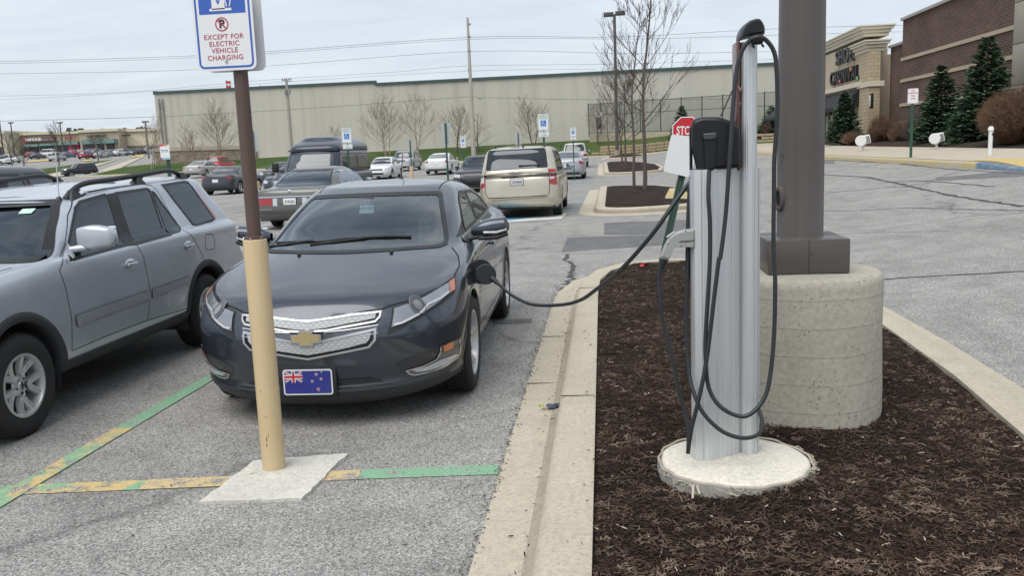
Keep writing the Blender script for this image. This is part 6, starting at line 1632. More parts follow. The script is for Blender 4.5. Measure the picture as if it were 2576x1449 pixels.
mb=MB(); cornice(mb,px0,(ynear-.0),px0+.8,ya_+1.2,zlow+.05,.6,STC); wb(mb,'pier_cornice',SS); mb=MB(); mb.box((px0+.38,(ya_+ynear)/2+.2,zX(2195,208,px0)),(.92,ya_-ynear+.8,.3),STC); wb(mb,'pier_band',SS)
mb=MB(); z_=zX(2170,215,SX); mb.box((SX-.1,(ya_+yb_)/2,z_+.1),(.35,yb_-ya_,.28),STC); wb(mb,'string_course',SS)
# glazing, mullions, awning
zg=zX(2171,268,SX); mb=MB(); mb.box((SX-.02,(ya_+yb_)/2+.4,(zg+1)/2),(.12,yb_-ya_-1.0,zg-1.0+.6),plain('store_glass',(.05,.07,.07),.05,0,1)); 
wb(mb,'window',SS); mb=MB()
for k in range(9): mb.box((SX-.10,ya_+.9+k*1.35,(zg+1)/2),(.14,.12 if k%3 else .35,zg-.6),plain('mullion',(.42,.38,.30),.6))
wb(mb,'mullion',SS)
zaw=zX(2171,222,SX); mb=MB(); y0_,y1_=ya_+.35,yb_; v=[(SX-.12,y0_,zaw),(SX-1.35,y0_,zg+.05),(SX-.12,y0_,zg+.05),(SX-.12,y1_,zaw),(SX-1.35,y1_,zg+.05),(SX-.12,y1_,zg+.05)]
mb.add(v,[(0,1,2),(3,5,4),(0,3,4,1),(1,4,5,2)],plain('awning_black',(.008,.009,.014),.75)); mb.box((SX-1.35,(y0_+y1_)/2,zg-.02),(.03,y1_-y0_,.22),plain('awning_black',(.008,.009,.014),.75)); wb(mb,'awning',SS)
mb=MB(); q=AT(2197,253,yX(2197,253,px0)); mb.box((px0-.10,q.y,q.z),(.16,.22,.85),BLACK,.02); mb.box((px0-.19,q.y,q.z),(.03,.16,.62),WHITE,.01); wb(mb,'wall_lantern',SS)
LD=plain('letter_black',(.012,.012,.016),.45); 
def ltr(root,s,px0_,px1_,pyc,h,m=LD,X=SX,name='lettering',sp=1.0,bold=.02):
    y0=yX(px0_,pyc,X);y1=yX(px1_,pyc,X); v,f=textgeo(s,1,.05,bold,sp); w=max(p[0] for p in v)-min(p[0] for p in v); hh=max(p[1] for p in v)-min(p[1] for p in v)
    z=zX((px0_+px1_)/2,pyc,X); A=facing((X-.16,(y0+y1)/2,z),-1,0)@Matrix.Diagonal((abs(y1-y0)/w,h/hh,1.5,1)); mb=MB(); mb.add(v,f,m,A); return mb
mb=ltr(SS,'SHOE',2110,2153,141,.92,plain('letter_grey',(.05,.05,.055),.45),sp=1.12,bold=.012); wb(mb,'lettering',SS)
mb=ltr(SS,'CARNIVAL',2096,2168,191,.88,sp=1.1,bold=.012); yy_=yX(2140,178,SX)
for px,py,m_ in ((2136,174,plain('jewel_orange',(.6,.25,.03),.4)),(2152,197,plain('jewel_green',(.12,.5,.10),.4)),(2108,205,plain('jewel_pink',(.6,.1,.2),.4))):
    d=pdir(px,py); kk=(SX-.35)/d.x; mb.lathe([(0,.06),(.10,.05),(.13,0)],m_,12,facing((SX-.25,d.y*kk,CH+d.z*kk),-1,0))
wb(mb,'lettering',SS)
# ---------------- strip of shops far left ----------------
SY=232.
SMc=dict(a=plain('shop_tan',(.40,.34,.25),.9),b=plain('shop_cream',(.56,.51,.38),.9),c=plain('shop_brown',(.33,.28,.21),.9)); AWN=plain('awning_green',(.15,.25,.235),.8); GLS=plain('shop_glass',(.035,.04,.05),.2); SB=plain('shop_base',(.13,.105,.10),.9)
def shop(label,name,x0,x1,ytop,parts,col,ybase=392,dy=0,dep=14):
    Y=SY+dy; a=AT(x0,ytop,Y); b=AT(x1,ytop,Y); z0=gz((a.x+b.x)/2,Y)-1.5
    root=thing(name,label,'shop',((a.x+b.x)/2,Y,z0)); mb=MB(); mb.box(((a.x+b.x)/2,Y+dep/2,(a.z+z0)/2),(b.x-a.x,dep,a.z-z0),col); wb(mb,'wall',root)
    mb=MB(); mb.box(((a.x+b.x)/2,Y+dep/2-.3,a.z+.1),(b.x-a.x+.3,dep+.6,.7),SMc['b']); wb(mb,'cornice',root)
    for (nm,u0,u1,v0,v1,m,d) in parts:
        p=AT(u0,v0,Y-d);q=AT(u1,v0,Y-d);r_=AT((u0+u1)/2,v1,Y-d); mb=MB(); mb.box(((p.x+q.x)/2,Y-d/2,(p.z+r_.z)/2),(q.x-p.x,d,abs(p.z-r_.z)),m); wb(mb,nm,root)
    return root
def ftext(root,s,x0,x1,yc,h,m,d,bold=.0):
    Y=SY-d; a=AT(x0,yc,Y);b=AT(x1,yc,Y); v,f=textgeo(s,1,.04,bold); w=max(p[0] for p in v)-min(p[0] for p in v); hh=max(p[1] for p in v)-min(p[1] for p in v)
    mb=MB(); mb.add(v,f,m,facing(((a.x+b.x)/2,Y,a.z),0,-1)@Matrix.Diagonal(((b.x-a.x)/w,h*Y/2218/hh,3,1))); wb(mb,'lettering',root)
MWH=plain('letter_white',(.75,.75,.75),.5); MRD=plain('letter_red',(.50,.06,.05),.5); MDK=plain('letter_dark',(.07,.06,.05),.5)
shop('pale yellow end shop at the left edge of the far shopping strip','shop_unit',-60,13,336,[('window',-60,8,372,394,GLS,.3)],SMc['b'],dep=20,dy=-6)
r_=shop('low tan shop unit with small red letters far left','shop_unit',13,52,345,[('window',16,48,372,392,GLS,.3)],SMc['a']); ftext(r_,'PARTY',19,35,358,4,MRD,.5)
r_=shop('tan shop unit with white letters on a red and brown sign band','shop_unit',52,134,338,[('sign_band',58,137,347,358,plain('sign_brown',(.14,.08,.07),.7),.7),('sign_band',58,64,345,359,plain('sign_crimson',(.40,.03,.05),.6),.8),('awning',57,95,363,369,AWN,1.6),('window',60,94,370,390,GLS,.4),('awning',98,134,361,366,AWN,1.6),('window',100,132,368,388,GLS,.4)],SMc['a'])
ftext(r_,'FAMOUS',64,103,352,7.5,MWH,1.3,.03); ftext(r_,'footwear',104,134,351,5,plain('letter_dim',(.40,.37,.35),.6),1.3)
r_=shop('tan shop unit with red letters and a crimson entrance','shop_unit',134,198,336,[('awning',136,195,358,364,AWN,1.6),('window',138,170,366,386,GLS,.4),('entrance',170,197,364,384,plain('entrance_red',(.40,.03,.07),.6),.9),('door',178,190,369,384,GLS,1.2)],SMc['a']); ftext(r_,'@RALLY',163,192,347,5.5,MRD,.6,.02)
r_=shop('tallest tan shop unit with dark letters above a long green awning','shop_unit',198,298,331,[('awning',203,286,352,361,AWN,2.0),('window',207,285,362,384,GLS,.4),('column',238,243,362,384,SMc['b'],.7),('column',262,267,362,384,SMc['b'],.7)],SMc['a'],dy=-2); ftext(r_,'LANE BRYANT',220,268,343,6,MDK,2.6,.02)
r_=shop('cream shop unit with a small dark sign at the right end of the far strip','shop_unit',298,420,330,[('stone_base',298,420,368,386,SB,.4)],SMc['b'],dy=2); ftext(r_,'LANE BRYANT',302,329,341,4,MDK,.1,.02)
# ---------------- poles and wires ----------------
GAL=plain('wood_pole',(.32,.30,.27),.8,var=.2)
UP=AT(735,392,104); UPt=AT(720,197,104); U=thing('utility_pole','grey utility pole with crossarm and transformers behind the dark conversion van','utility pole',(UP.x,104,UP.z))
mb=MB(); mb.tube([(UP.x,104,UP.z-1),(UPt.x,104,UPt.z)],[.22,.15],GAL,10); wb(mb,'pole',U)
mb=MB(); mb.bar((UPt.x-.55,104,UPt.z-.2),(UPt.x+.6,104,UPt.z-.35),.12,.12,GAL)
for k in (-.5,-.2,.3,.55): mb.lathe([(.07,0),(.09,.12),(.05,.25)],plain('insulator',(.2,.2,.2),.3),8,Matrix.Translation((UPt.x+k,104,UPt.z-.2)))
mb.bar((UPt.x-.3,104,UPt.z-1.3),(UPt.x+.5,104,UPt.z-1.3),.1,.1,GAL); wb(mb,'crossarm',U)
mb=MB()
for k in (-.15,.3): mb.lathe([(0,-.3),(.16,-.3),(.16,.3),(0,.33)],plain('transformer',(.25,.26,.26),.5),10,Matrix.Translation((UPt.x+k,103.8,UPt.z-1.6)))
wb(mb,'transformer',U)
TPb=AT(1192,392,103);TPt=AT(1176,43,103); T_=thing('utility_pole','very tall slender pale pole between the bare trees at the grass bank','utility pole',(TPb.x,103,TPb.z-.5))
mb=MB(); mb.tube([(TPb.x,103,TPb.z-1.2),(TPt.x,103,TPt.z)],[.30,.13],plain('pale_pole',(.40,.375,.33),.8),10); wb(mb,'pole',T_)
mb=MB()
for py in (60,92,128,175): 
    a=AT(1178,py,102.9); mb.box((a.x+.12,102.9,a.z),(.35,.12,.18),plain('insulator',(.2,.2,.2),.3))
wb(mb,'bracket',T_)
WIR=plain('wire',(.13,.14,.15),.6)
def wire(pts,Y,r,label):
    P=[AT(a,b,Y) for a,b in pts]; o=MB(); o.tube(spline(P,6),r,WIR,5); q=o.build('power_line',None,60); tag(q,label,'power line','overhead wires across the sky'); return q
wire([(-300,158),(0,154),(560,136),(1176,93),(1555,92),(1985,70),(2600,55)],103,.022,'overhead wire meeting the tall pale pole nearest its top')
wire([(-300,160),(0,159),(560,141),(1176,98),(1600,97),(2000,86),(2600,70)],103.3,.018,'thin overhead wire just below the topmost one')
wire([(-300,187),(0,185),(560,172),(1176,129),(1600,134),(2000,128),(2600,122)],103,.020,'overhead wire crossing the tall pale pole at its second bracket')
wire([(-300,312),(0,304),(372,294),(700,277),(1000,256),(1178,243),(1200,246),(1212,249),(1226,245),(1480,250),(1900,248)],102.5,.026,'dark low wire running in front of the concrete wall')
wire([(-300,245),(0,241),(300,232),(560,210),(720,197),(1000,180),(1180,165),(1560,160),(2000,147)],104,.016,'thin wire leaving the crossarm of the grey utility pole')
wire([(-300,252),(0,250),(400,228),(722,205),(1180,178),(1500,173)],104.3,.014,'faint wire just under the crossarm of the grey utility pole')
def lampost(px,pyb,pyt,Y,label,heads=2,hw=1.0,w=.18,base=True,group=None,z0=None):
    a=AT(px,pyb,Y); b=AT(px,pyt,Y); g=z0 if z0 is not None else gz(a.x,Y); root=thing('street_lamp',label,'street lamp',(a.x,Y,g),0,group)
    mb=MB(); mb.tube([(a.x,Y,g),(a.x,Y,b.z)],[w*.5,w*.4],PB,8); wb(mb,'pole',root)
    mb=MB()
    for s in ((-1,1) if heads==2 else (0,)): mb.box((a.x+s*hw*.52,Y+(.3 if s<0 else -.2),b.z+.1),(hw*.9,hw*.6,hw*.36),plain('lamp_box',(.06,.06,.065),.5),.04); mb.bar((a.x,Y,b.z),(a.x+s*hw*.3,Y,b.z+.05),.12,.12,PB)
    wb(mb,'lamp_head',root)
    if base: mb=MB(); mb.lathe([(.30,-.3),(.30,.65),(0,.65)],plain('lamp_base',(.36,.30,.26),.9),16,Matrix.Translation((a.x,Y,g+.1))); wb(mb,'base',root)
    return root
lampost(1553,395,36,88,'tall twin head parking lamp rising behind the bare trees of the islands',2,1.05,.34)
for k,(px,pb,pt,Y,lb) in enumerate(((10,395,283,185,'leftmost and tallest lamp in the far car park'),(37,392,309,200,'second lamp from the left in the far car park, beside the bushy tree'),(160,390,309,200,'lamp in front of the shop with red letters in the far car park'),(181,388,323,222,'shorter lamp just right of the red letters in the far car park'),(373,380,307,170,'lamp beside the left corner of the concrete building'))):
    lampost(px,pb,pt,Y,lb,2 if k else 1,.8,.34,False,'lamps of the far car park')
# ---------------- signs of the bays ----------------
HB_=plain('access_blue',(.02,.17,.55),.45)
def person_chair(mb,A,s,m):
    mb.lathe([(0,.0),(.035*s,.0)],m,10,A@Matrix.Translation((-.01*s,.20*s,.001)))
    for a,b,w in (((-.01,.16),(-.005,.02),.035),((-.005,.02),(.09,.02),.03),((.09,.02),(.12,-.09),.03),((.12,-.09),(.16,-.09),.025),((-.01,.10),(.08,.10),.025)):
        a=Vector(a)*s;b=Vector(b)*s;t=(b-a).normalized();n=Vector((-t.y,t.x))*w*s/2; mb.add([(p.x,p.y,.001) for p in (a-n,b-n,b+n,a+n)],[(0,1,2,3)],m,A)
    n=14; a0=R(110); P=[(a0+(R(320)-R(110))*i/n) for i in range(n+1)]
    v=[(-.0*s+r_*s*math.cos(t),-.04*s+r_*s*math.sin(t),.001) for r_ in (.13,.105) for t in P]; mb.add(v,[(i,i+1,n+2+i,n+1+i) for i in range(n)],m,A)
def baysign(px,ytop,Y,label,face=True,width=.305,sleeve=False,text=True,group=None,extra=True,gcol=None,name='parking_sign'):
    t=AT(px,ytop,Y); g=gz(t.x,Y); root=thing(name,label,'sign',(t.x,Y,g),0,group)
    mb=MB(); mb.box((t.x,Y,(g+t.z)/2),(.055,.035,t.z-g-.01),GREEN_POST); wb(mb,'post',root)
    h=.46; A=facing((t.x,Y-.03,t.z-h/2-.01),0,-1) if face else facing((t.x,Y+.03,t.z-h/2-.01),0,-1)
    mb=MB()
    if face:
        mb.prism(rrect(width,h,.03),-.004,0,SW,A); ringpoly(mb,width-.02,h-.02,.025,.006,.001,GREEN_POST,A)
        GT=plain('sign_green_ink',(.06,.22,.14),.5)
        mb.add(*textgeo('RESERVED',.052,.0005,.001),GT,A@Matrix.Translation((0,.165,.001))); mb.add(*textgeo('PARKING',.052,.0005,.001),GT,A@Matrix.Translation((0,.105,.001)))
        B_=A@Matrix.Translation((0,-.03,.0)); mb.box((0,0,.001),(.155,.165,.001),HB_,T=B_); person_chair(mb,B_@Matrix.Translation((-.01,-.01,.0015)),.36,SW)
        for yy in (.20,-.20): mb.lathe([(0,.002),(.008,.002)],BLACK,8,A@Matrix.Translation((0,yy,.0)))
        if extra:
            A2=facing((t.x+.01,Y-.03,t.z-h-.11),0,-1); mb.prism(rrect(width,.155,.02),-.004,0,SW,A2); ringpoly(mb,width-.02,.135,.016,.005,.001,GREEN_POST,A2); mb.add(*textgeo('VAN',.04,.0005,.001),GT,A2@Matrix.Translation((0,.03,.001))); mb.add(*textgeo('ACCESSIBLE',.032,.0005,.0006),GT,A2@Matrix.Translation((0,-.03,.001)))
    else:
        mb.prism(rrect(width,h,.03),-.002,.002,SGR,A); 
        if extra: mb.prism(rrect(width,.155,.02),-.002,.002,SGR,facing((t.x,Y+.03,t.z-h-.11),0,-1))
    wb(mb,'sign_plate',root)
    if sleeve: mb=MB(); mb.lathe([(.09,0),(.09,.95),(.08,1.0),(0,1.0)],TAN,16,Matrix.Translation((t.x,Y,g))); wb(mb,'post_sleeve',root)
    return root
gb='bay signs of the car park'
baysign(871,320,26.5,'reserved parking sign standing in front of the dark conversion van',group=gb,sleeve=True)
baysign(1366,285,24.9,'reserved parking sign rising behind the gold minivan roof',group=gb)
baysign(1164,341,48,'small reserved parking sign left of the tall pale pole',group=gb)
baysign(1441,319,45,'small reserved parking sign above the silver saloon right of the gold minivan',group=gb)
baysign(1120,308,27,'back of a sign on a green post left of the gold minivan',False,group=gb)
baysign(1031,352,47,'small back of a sign with a tan sleeve beside the far silver sport utility',False,sleeve=True,group=gb)
baysign(634,328,27,'back of a sign on a green post just right of the brown sign post',False,sleeve=True,group=gb)
baysign(1303,334,48,'tiny back of a sign sticking up over the gold minivan roof',False,group=gb)
baysign(1410,362,52,'narrow edge-on sign left of the silver saloon',False,.05,group=gb,extra=False)
# event sign left
t=AT(415,362,26); g=gz(t.x,26); ES=thing('notice_sign','white notice with coloured corners on a thick green post behind the silver roof rails','sign',(t.x,26,g)); mb=MB(); mb.box((t.x+.05,26,(g+t.z)/2-.1),(.10,.05,t.z-g-.2),plain('dark_green_post',(.02,.06,.05),.5)); wb(mb,'post',ES)
A=facing((t.x+.0,25.95,t.z-.24),0,-1,R(-1)); mb=MB(); mb.prism(rrect(.30,.44,.01),-.004,0,SW,A)
for (cx_,cy_,w_,h_,c_) in ((-.105,.205,.11,.06,(.60,.04,.12)),(.02,.205,.14,.05,(.65,.28,.12)),(.03,-.19,.22,.06,(.30,.58,.66)),(-.12,-.20,.06,.06,(.35,.08,.28))): mb.box((cx_,cy_,.001),(w_,h_,.002),plain('notice_%d'%int(c_[0]*100+c_[1]*1000),c_,.5),T=A)
mb.add(*textgeo('FREE PREMIUM',.034,.0004,.0006),INKB,A@Matrix.Translation((-.01,.055,.001))); mb.add(*textgeo('PARK ON SITE',.034,.0004,.0006),INKB,A@Matrix.Translation((0,.012,.001))); wb(mb,'sign_plate',ES)
# no parking sign, bollard, floodlights on the right
q=G(2291,396,.15); NP=thing('no_parking_sign','white and red fire lane sign on a green post at the far sidewalk','sign',(q.x,q.y,gz(q.x,q.y)+.15)); t=AT(2294,227,q.y)
mb=MB(); mb.box((q.x,q.y,(q.z+t.z)/2),(.07,.05,t.z-q.z),GREEN_POST); wb(mb,'post',NP)
w_=36*(q.y*1.02)/2218*.62; A=facing((q.x+.0,q.y-.04,AT(2293,241,q.y).z),-.25,-1); mb=MB(); mb.prism(rrect(.305,.46,.03),-.004,0,SW,A); ringpoly(mb,.285,.44,.025,.006,.001,INKR,A)
for s_,y_ in (('NO',.155),('PARKING',.085),('FIRE',.0),('LANE',-.08)): mb.add(*textgeo(s_,.062,.0005,.0015),INKR,A@Matrix.Translation((0,y_,.001)))
wb(mb,'sign_plate',NP)
q=G(2490,389,.16); BL=thing('vent_pipe','short white capped pipe standing beside the brown hedge','bollard',(q.x,q.y,q.z)); hh_=AT(2490,317,q.y).z-q.z
mb=MB(); mb.lathe([(.055,-.05),(.055,hh_-.1),(0,hh_-.1)],WHITE,16); mb.lathe([(.05,hh_-.12),(.075,hh_-.12),(.075,hh_-.06),(.05,hh_-.01),(0,hh_)],WHITE,16); mb.build('pipe',BL,40); mb=MB(); mb.box((.02,-.056,hh_-.22),(.03,.01,.05),BLACK); mb.build('label_plate',BL)
for px,py,lb in ((2168,350,'white drum floodlight in the planting bed in front of the store windows'),(2348,350,'white drum floodlight in the planting bed right of the fire lane sign')):
    q=G(px+(3 if px<2200 else 8),py+25 if px<2200 else 370,.22); s=q.y/46*1.0; FL=thing('floodlight',lb,'floodlight',(q.x,q.y,q.z)); A=facing((-.08*s,0,.42*s),-.5,-1)@Matrix.Rotation(R(12),4,'Z')
    mb=MB(); mb.lathe([(0,.16),(.20,.16),(.215,.14),(.215,-.14),(.2,-.16),(0,-.16)],WHITE,24,A@Matrix.Scale(s*1.25,4)); mb.build('drum',FL,40)
    mb=MB(); mb.box((.26*s,0.02,.44*s),(.30*s,.34*s,.42*s),WHITE,.02,T=Matrix.Rotation(R(-12),4,'Y')); mb.box((.26*s,-.155*s,.44*s),(.20*s,.01,.32*s),plain('flood_glass',(.25,.28,.28),.1,0,1),.0,T=Matrix.Rotation(R(-12),4,'Y')); mb.build('lens_box',FL,30)
    mb=MB(); mb.box((0,0,.05),(.10*s,.10*s,.22*s),WHITE,.01); mb.build('stand',FL)
# ======================= trees and shrubs =======================
BARK=plain('bark',(.10,.08,.07),.9,var=.3,scale=9); BARKD=plain('twig_bark',(.075,.06,.055),.9,var=.25,scale=9); BIRCH=NT('birch_bark'); t=BIRCH; c=t.ramp(t.noise(3,5,.7,sc=(1,1,2.5)),[(.38,(.10,.07,.055)),(.52,(.34,.25,.18)),(.7,(.50,.42,.34))]); t.set(c,.9); BIRCH=t.m
def grow(trunk,twig,p,d,l,r,lev,rn,up=.25,spread=.6,n=3,minr=.004,seg=4,gn=(6,4,3,3,3),droop=0):
    pts=[p.copy()]; dd=d.copy(); rr=[r]
    for i in range(seg):
        dd=(dd+Vector((rn.gauss(0,.10),rn.gauss(0,.10),rn.gauss(0,.07)+up*.12-droop*.1))).normalized(); pts.append(pts[-1]+dd*l/seg); rr.append(max(minr*.6,r*(1-.55*(i+1)/seg)))
    (trunk if lev==0 else twig).tube(pts,rr,None,gn[min(lev,4)],cap=False)
    if lev>=n: return
    k={0:0,1:5,2:4,3:3,4:3}[min(4,lev+1)] if lev else 0
    if lev==0: return pts,rr
    for j in range(k):
        t_=rn.uniform(.25,1.0) if j<k-1 else 1.0; f=t_*seg; i=min(seg-1,int(f)); q=pts[i].lerp(pts[i+1],f-i)
        a=rn.uniform(0,2*PI); side=dd.orthogonal().normalized(); side.rotate(Matrix.Rotation(a,3,dd)); nd=(dd+side*spread*rn.uniform(.5,1.2)+Vector((0,0,up*rn.random()))).normalized()
        grow(trunk,twig,q,nd,l*rn.uniform(.42,.68),max(minr,rr[i]*.62),lev+1,rn,up,spread,n,minr,max(3,seg-1),gn,droop)
def bare_tree(name,label,base,h,cb,spread,tr,seed,nb=16,levels=4,bark=None,twigm=None,group=None,stems=1,up=.35,minr=.004,lean=0,parent_only=False):
    rn=random.Random(seed); root=thing(name,label,'tree',tuple(base),0,group); T=MB(); W_=MB()
    T.mats.append(bark or BARK); W_.mats.append(twigm or BARKD)
    for s in range(stems):
        d0=Vector((rn.gauss(0,.10)*(stems>1)*2+lean,rn.gauss(0,.06)*(stems>1)*2,1)).normalized(); pts=[Vector((rn.gauss(0,.10),rn.gauss(0,.10),-.05)) if stems>1 else Vector((0,0,-.05))]; rr=[tr*(1 if stems==1 else .6)]; seg=14; dd=d0; hh=h*(1 if s==0 else rn.uniform(.75,.95))
        for i in range(seg):
            dd=(dd+Vector((rn.gauss(0,.045),rn.gauss(0,.045),.05))).normalized(); pts.append(pts[-1]+dd*hh/seg); rr.append(max(minr,rr[0]*(1-.9*((i+1)/seg)**.9)))
        T.tube(pts,rr,bark or BARK,8,cap=False)
        for j in range(int(nb/ (stems**.5))):
            f=cb+(1-cb)*((j+rn.random())/ (nb/(stems**.5))); k=f*seg; i=min(seg-1,int(k)); q=pts[i].lerp(pts[i+1],k-i); a=j*2.4+rn.uniform(-.5,.5)
            rel=(f-cb)/(1-cb); L_=spread*(1.05-.72*rel)*rn.uniform(.75,1.15); e=.55+.55*rel+rn.uniform(-.1,.25)
            d=Vector((math.cos(a),math.sin(a),e)).normalized()
            grow(T,W_,q,d,L_,max(minr*1.3,rr[i]*.42),1,rn,up,.55,levels,minr,4)
    T.build('trunk',root,None if False else 60); W_.build('branches',root,60); return root
def tb(px,py,Y): 
    d=pdir(px,py); x=d.x*Y/d.y; return Vector((x,Y,gz(x,Y)))
b=tb(1622,487,27.5); b.z=.2; bare_tree('bare_tree','nearest bare young tree, tallest in view, on the second island right of the gold minivan',b,7.4,.27,1.5,.07,11,18,4,group='bare trees of the parking islands',up=.55,minr=.0062)
b=tb(1595,454,33.2); b.z=.2; bare_tree('bare_tree','second bare young tree, just left of the nearest one on the same island',b,6.6,.27,1.45,.06,12,16,4,group='bare trees of the parking islands',up=.55,minr=.0072)
for px,py,Y,h,lb,sd_ in ((1575,421,54,6.0,'bare tree standing at the near end of the third island',13),(1566,411,66,6.3,'bare tree at the far end of the third island',14),(1562,398,88,6.6,'bare tree with tan stakes behind the twin head lamp on the farthest island',15),(1534,402,92,5.6,'bare tree left of the twin head lamp on the farthest island',16)):
    b=tb(px,py,Y); b.z=gz(b.x,Y)+.1; bare_tree('bare_tree',lb,b,h,.28,2.0,.07,sd_,16,3,group='bare trees of the parking islands',minr=.010)
gw='bare trees along the concrete wall'
for px,Y,h,sp,nb,st,lb,sd_ in ((378,104,6.2,2.3,18,2,'bare tree in front of the left corner of the concrete building',21),(462,106,5.4,1.5,14,2,'slim bare birch left of the denser bare tree by the wall',22),(487,106,4.2,1.2,10,1,'smallest slim bare birch between two taller bare trees',23),(553,107,7.4,2.7,26,3,'dense bare tree just left of the brown sign post',24),(972,106,6.6,2.9,22,3,'broad bare tree by the wall left of the silver sport utility, leftmost of the pair',25),(1047,106,6.9,2.6,16,2,'bare tree with pale trunk by the wall above the silver sport utility',26),(1150,106,4.8,2.5,26,1,'low dense bare tree left of the tall pale pole',27),(1203,106,4.4,1.5,14,1,'small upright bare tree right of the tall pale pole',28),(1342,106,5.8,2.2,26,3,'bare tree by the wall behind the reserved sign over the minivan',29),(835,106,3.4,1.8,12,1,'low bare tree top showing above the dark conversion van',30),(1490+15,107,4.2,2.0,22,1,'small bare tree in front of the dark notice board',31)):
    d=pdir(px,385); x=d.x*Y/d.y; b=Vector((x,Y,gz(x,Y))); pale=sd_ in (21,22,23,24,25,26)
    bare_tree('bare_tree',lb,b,h,.20,sp,.11,sd_,int(nb*1.5),3,BIRCH if pale else BARK,plain('pale_twig',(.25,.205,.17),.9,var=.2),gw,st,.4,.0115)
gl='bushy bare trees of the far car park'
for px,Y,h,sp,lb,sd_ in ((28,150,4.8,3.2,'bushy bare tree at the far left edge before the shops',41),(147,150,7.2,2.6,'thin bare tree in front of the shop sign band',42),(247,165,4.0,2.4,'low bare tree in front of the tallest shop unit',43),(58,140,3.2,2.0,'low bare tree beside the white pickups',44)):
    d=pdir(px,400); x=d.x*Y/d.y; bare_tree('bare_tree',lb,Vector((x,Y,gz(x,Y))),h,.25,sp,.12,sd_,20,3,group=gl,minr=.02)
# evergreens
NEED=NT('spruce_needles'); t=NEED; v=t.vor(9,'Color'); sp=t.n('SeparateXYZ'); t.l(v,sp.inputs[0]); c=t.ramp(sp.outputs[0],[(0,(.034,.066,.042)),(.5,(.064,.115,.070)),(1,(.11,.17,.10))]); t.set(c,.8,spec=.2); NEED=t.m
def spruce(h,w,seed,dens=1.0,name='spruce',label='',loc=(0,0,0),group=None):
    rn=random.Random(seed); root=thing(name,label,'tree',loc,0,group); T=MB(); T.tube([(0,0,-.2),(0,0,h*.6),(0,0,h)],[.045*h/4+.03,.03,.006],BARK,7); T.build('trunk',root,60)
    v=[];f=[]
    def quad(p,d,n,l,w_):
        s=d.cross(n).normalized()*w_; o=len(v); v.extend([tuple(p-s*.4),tuple(p+d*l*.5-s),tuple(p+d*l),tuple(p+d*l*.5+s)]); f.append((o,o+1,o+2,o+3))
    lay=int(h*15*dens)
    for i in range(lay):
        t=(i+rn.random())/lay; z=.12+t*(h-.15); R_=w*(1-t)**.82*rn.uniform(.72,1.12)+.05
        nb=max(5,int(16*(1-t)**.6+4))
        for k in range(nb):
            a=rn.uniform(0,2*PI); d=Vector((math.cos(a),math.sin(a),.25*t-.10+rn.uniform(-.1,.18))).normalized(); L_=R_*rn.uniform(.75,1.1); m=max(3,int(L_/.11)); p=Vector((0,0,z))
            for j in range(m):
                u=(j+1)/m; q=p+d*L_*u+Vector((0,0,-.10*L_*math.sin(u*2.4)+.05*u)); 
                if u<.25 and rn.random()<.5: continue
                for s in (-1,1):
                    dd=(d*.8+Vector((-d.y,d.x,0))*s*rn.uniform(.3,.9)+Vector((0,0,rn.uniform(-.35,.15)))).normalized(); quad(q,dd,Vector((rn.gauss(0,.4),rn.gauss(0,.4),1)).normalized(),rn.uniform(.16,.28)*(1.15-.4*t),rn.uniform(.035,.06))
                quad(q,d,Vector((rn.gauss(0,.5),rn.gauss(0,.5),1)).normalized(),rn.uniform(.16,.26),.045)
    me=bpy.data.meshes.new('crown'); me.from_pydata(v,[],f); me.materials.append(NEED); o=bpy.data.objects.new('crown',me); COL.objects.link(o); o.parent=root; return root
def topz(px,py,Y): return AT(px,py,Y).z
def sp_at(px,ytop,Xw,w,seed,label,Y=None,base=None):
    if Y is None: d=pdir(px,300); Y=d.y*Xw/d.x
    d=pdir(px,300); x=d.x*Y/d.y; z=gz(x,Y)+(.2 if Xw else 0); h=topz(px,ytop,Y)-z
    return spruce(h,w,seed,1.0,label=label,loc=(x,Y,z),group='evergreens')
sp_at(2125,232,13.7,.98,51,'blue green spruce in front of the store windows, left of the floodlights')
sp_at(2366,165,14.3,1.02,52,'tall dark spruce against the brick wall right of the fire lane sign')
sp_at(2478,97,14.4,1.35,53,'tallest dark spruce against the brick wall behind the brown hedge')
sp_at(1715,266,None,1.7,54,'distant spruce on the bank behind the leaning stop sign',104.5)
sp_at(1940,267,None,1.9,55,'distant spruce on the bank seen between the station and the big lamp post',104.5)
for k,(px,yt,Y,w) in enumerate(((175,326,262,2.6),(190,328,262,2),(203,325,264,2.4),(262,326,262,2),(282,327,262,1.8),(318,325,262,2.6),(352,321,250,3.6),(368,322,250,3.6))):
    d=pdir(px,340); x=d.x*Y/d.y; z=gz(x,Y); h=topz(px,yt,Y)-z; rn=random.Random(70+k); root=thing('conifer','dark treetop just above the roofs of the far shops','tree',(x,Y,z),0,'treetops above the shop roofs')
    mb=MB(); mb.tube([(0,0,0),(0,0,h*.9)],[.3,.1],BARK,6); mb.build('trunk',root); v=[];f=[]
    for j in range(420):
        zz=h*rn.uniform(.45,1); rr=w*(1-(zz/h))**.5*1.5*rn.random()**.5; a=rn.uniform(0,2*PI); p=Vector((rr*math.cos(a),rr*math.sin(a),zz)); s=.35; o=len(v)
        for q in range(3): v.append(tuple(p+Vector((rn.gauss(0,s),rn.gauss(0,s),rn.gauss(0,s)))))
        f.append((o,o+1,o+2))
    me=bpy.data.meshes.new('crown'); me.from_pydata(v,[],f); me.materials.append(NEED); o=bpy.data.objects.new('crown',me); COL.objects.link(o); o.parent=root
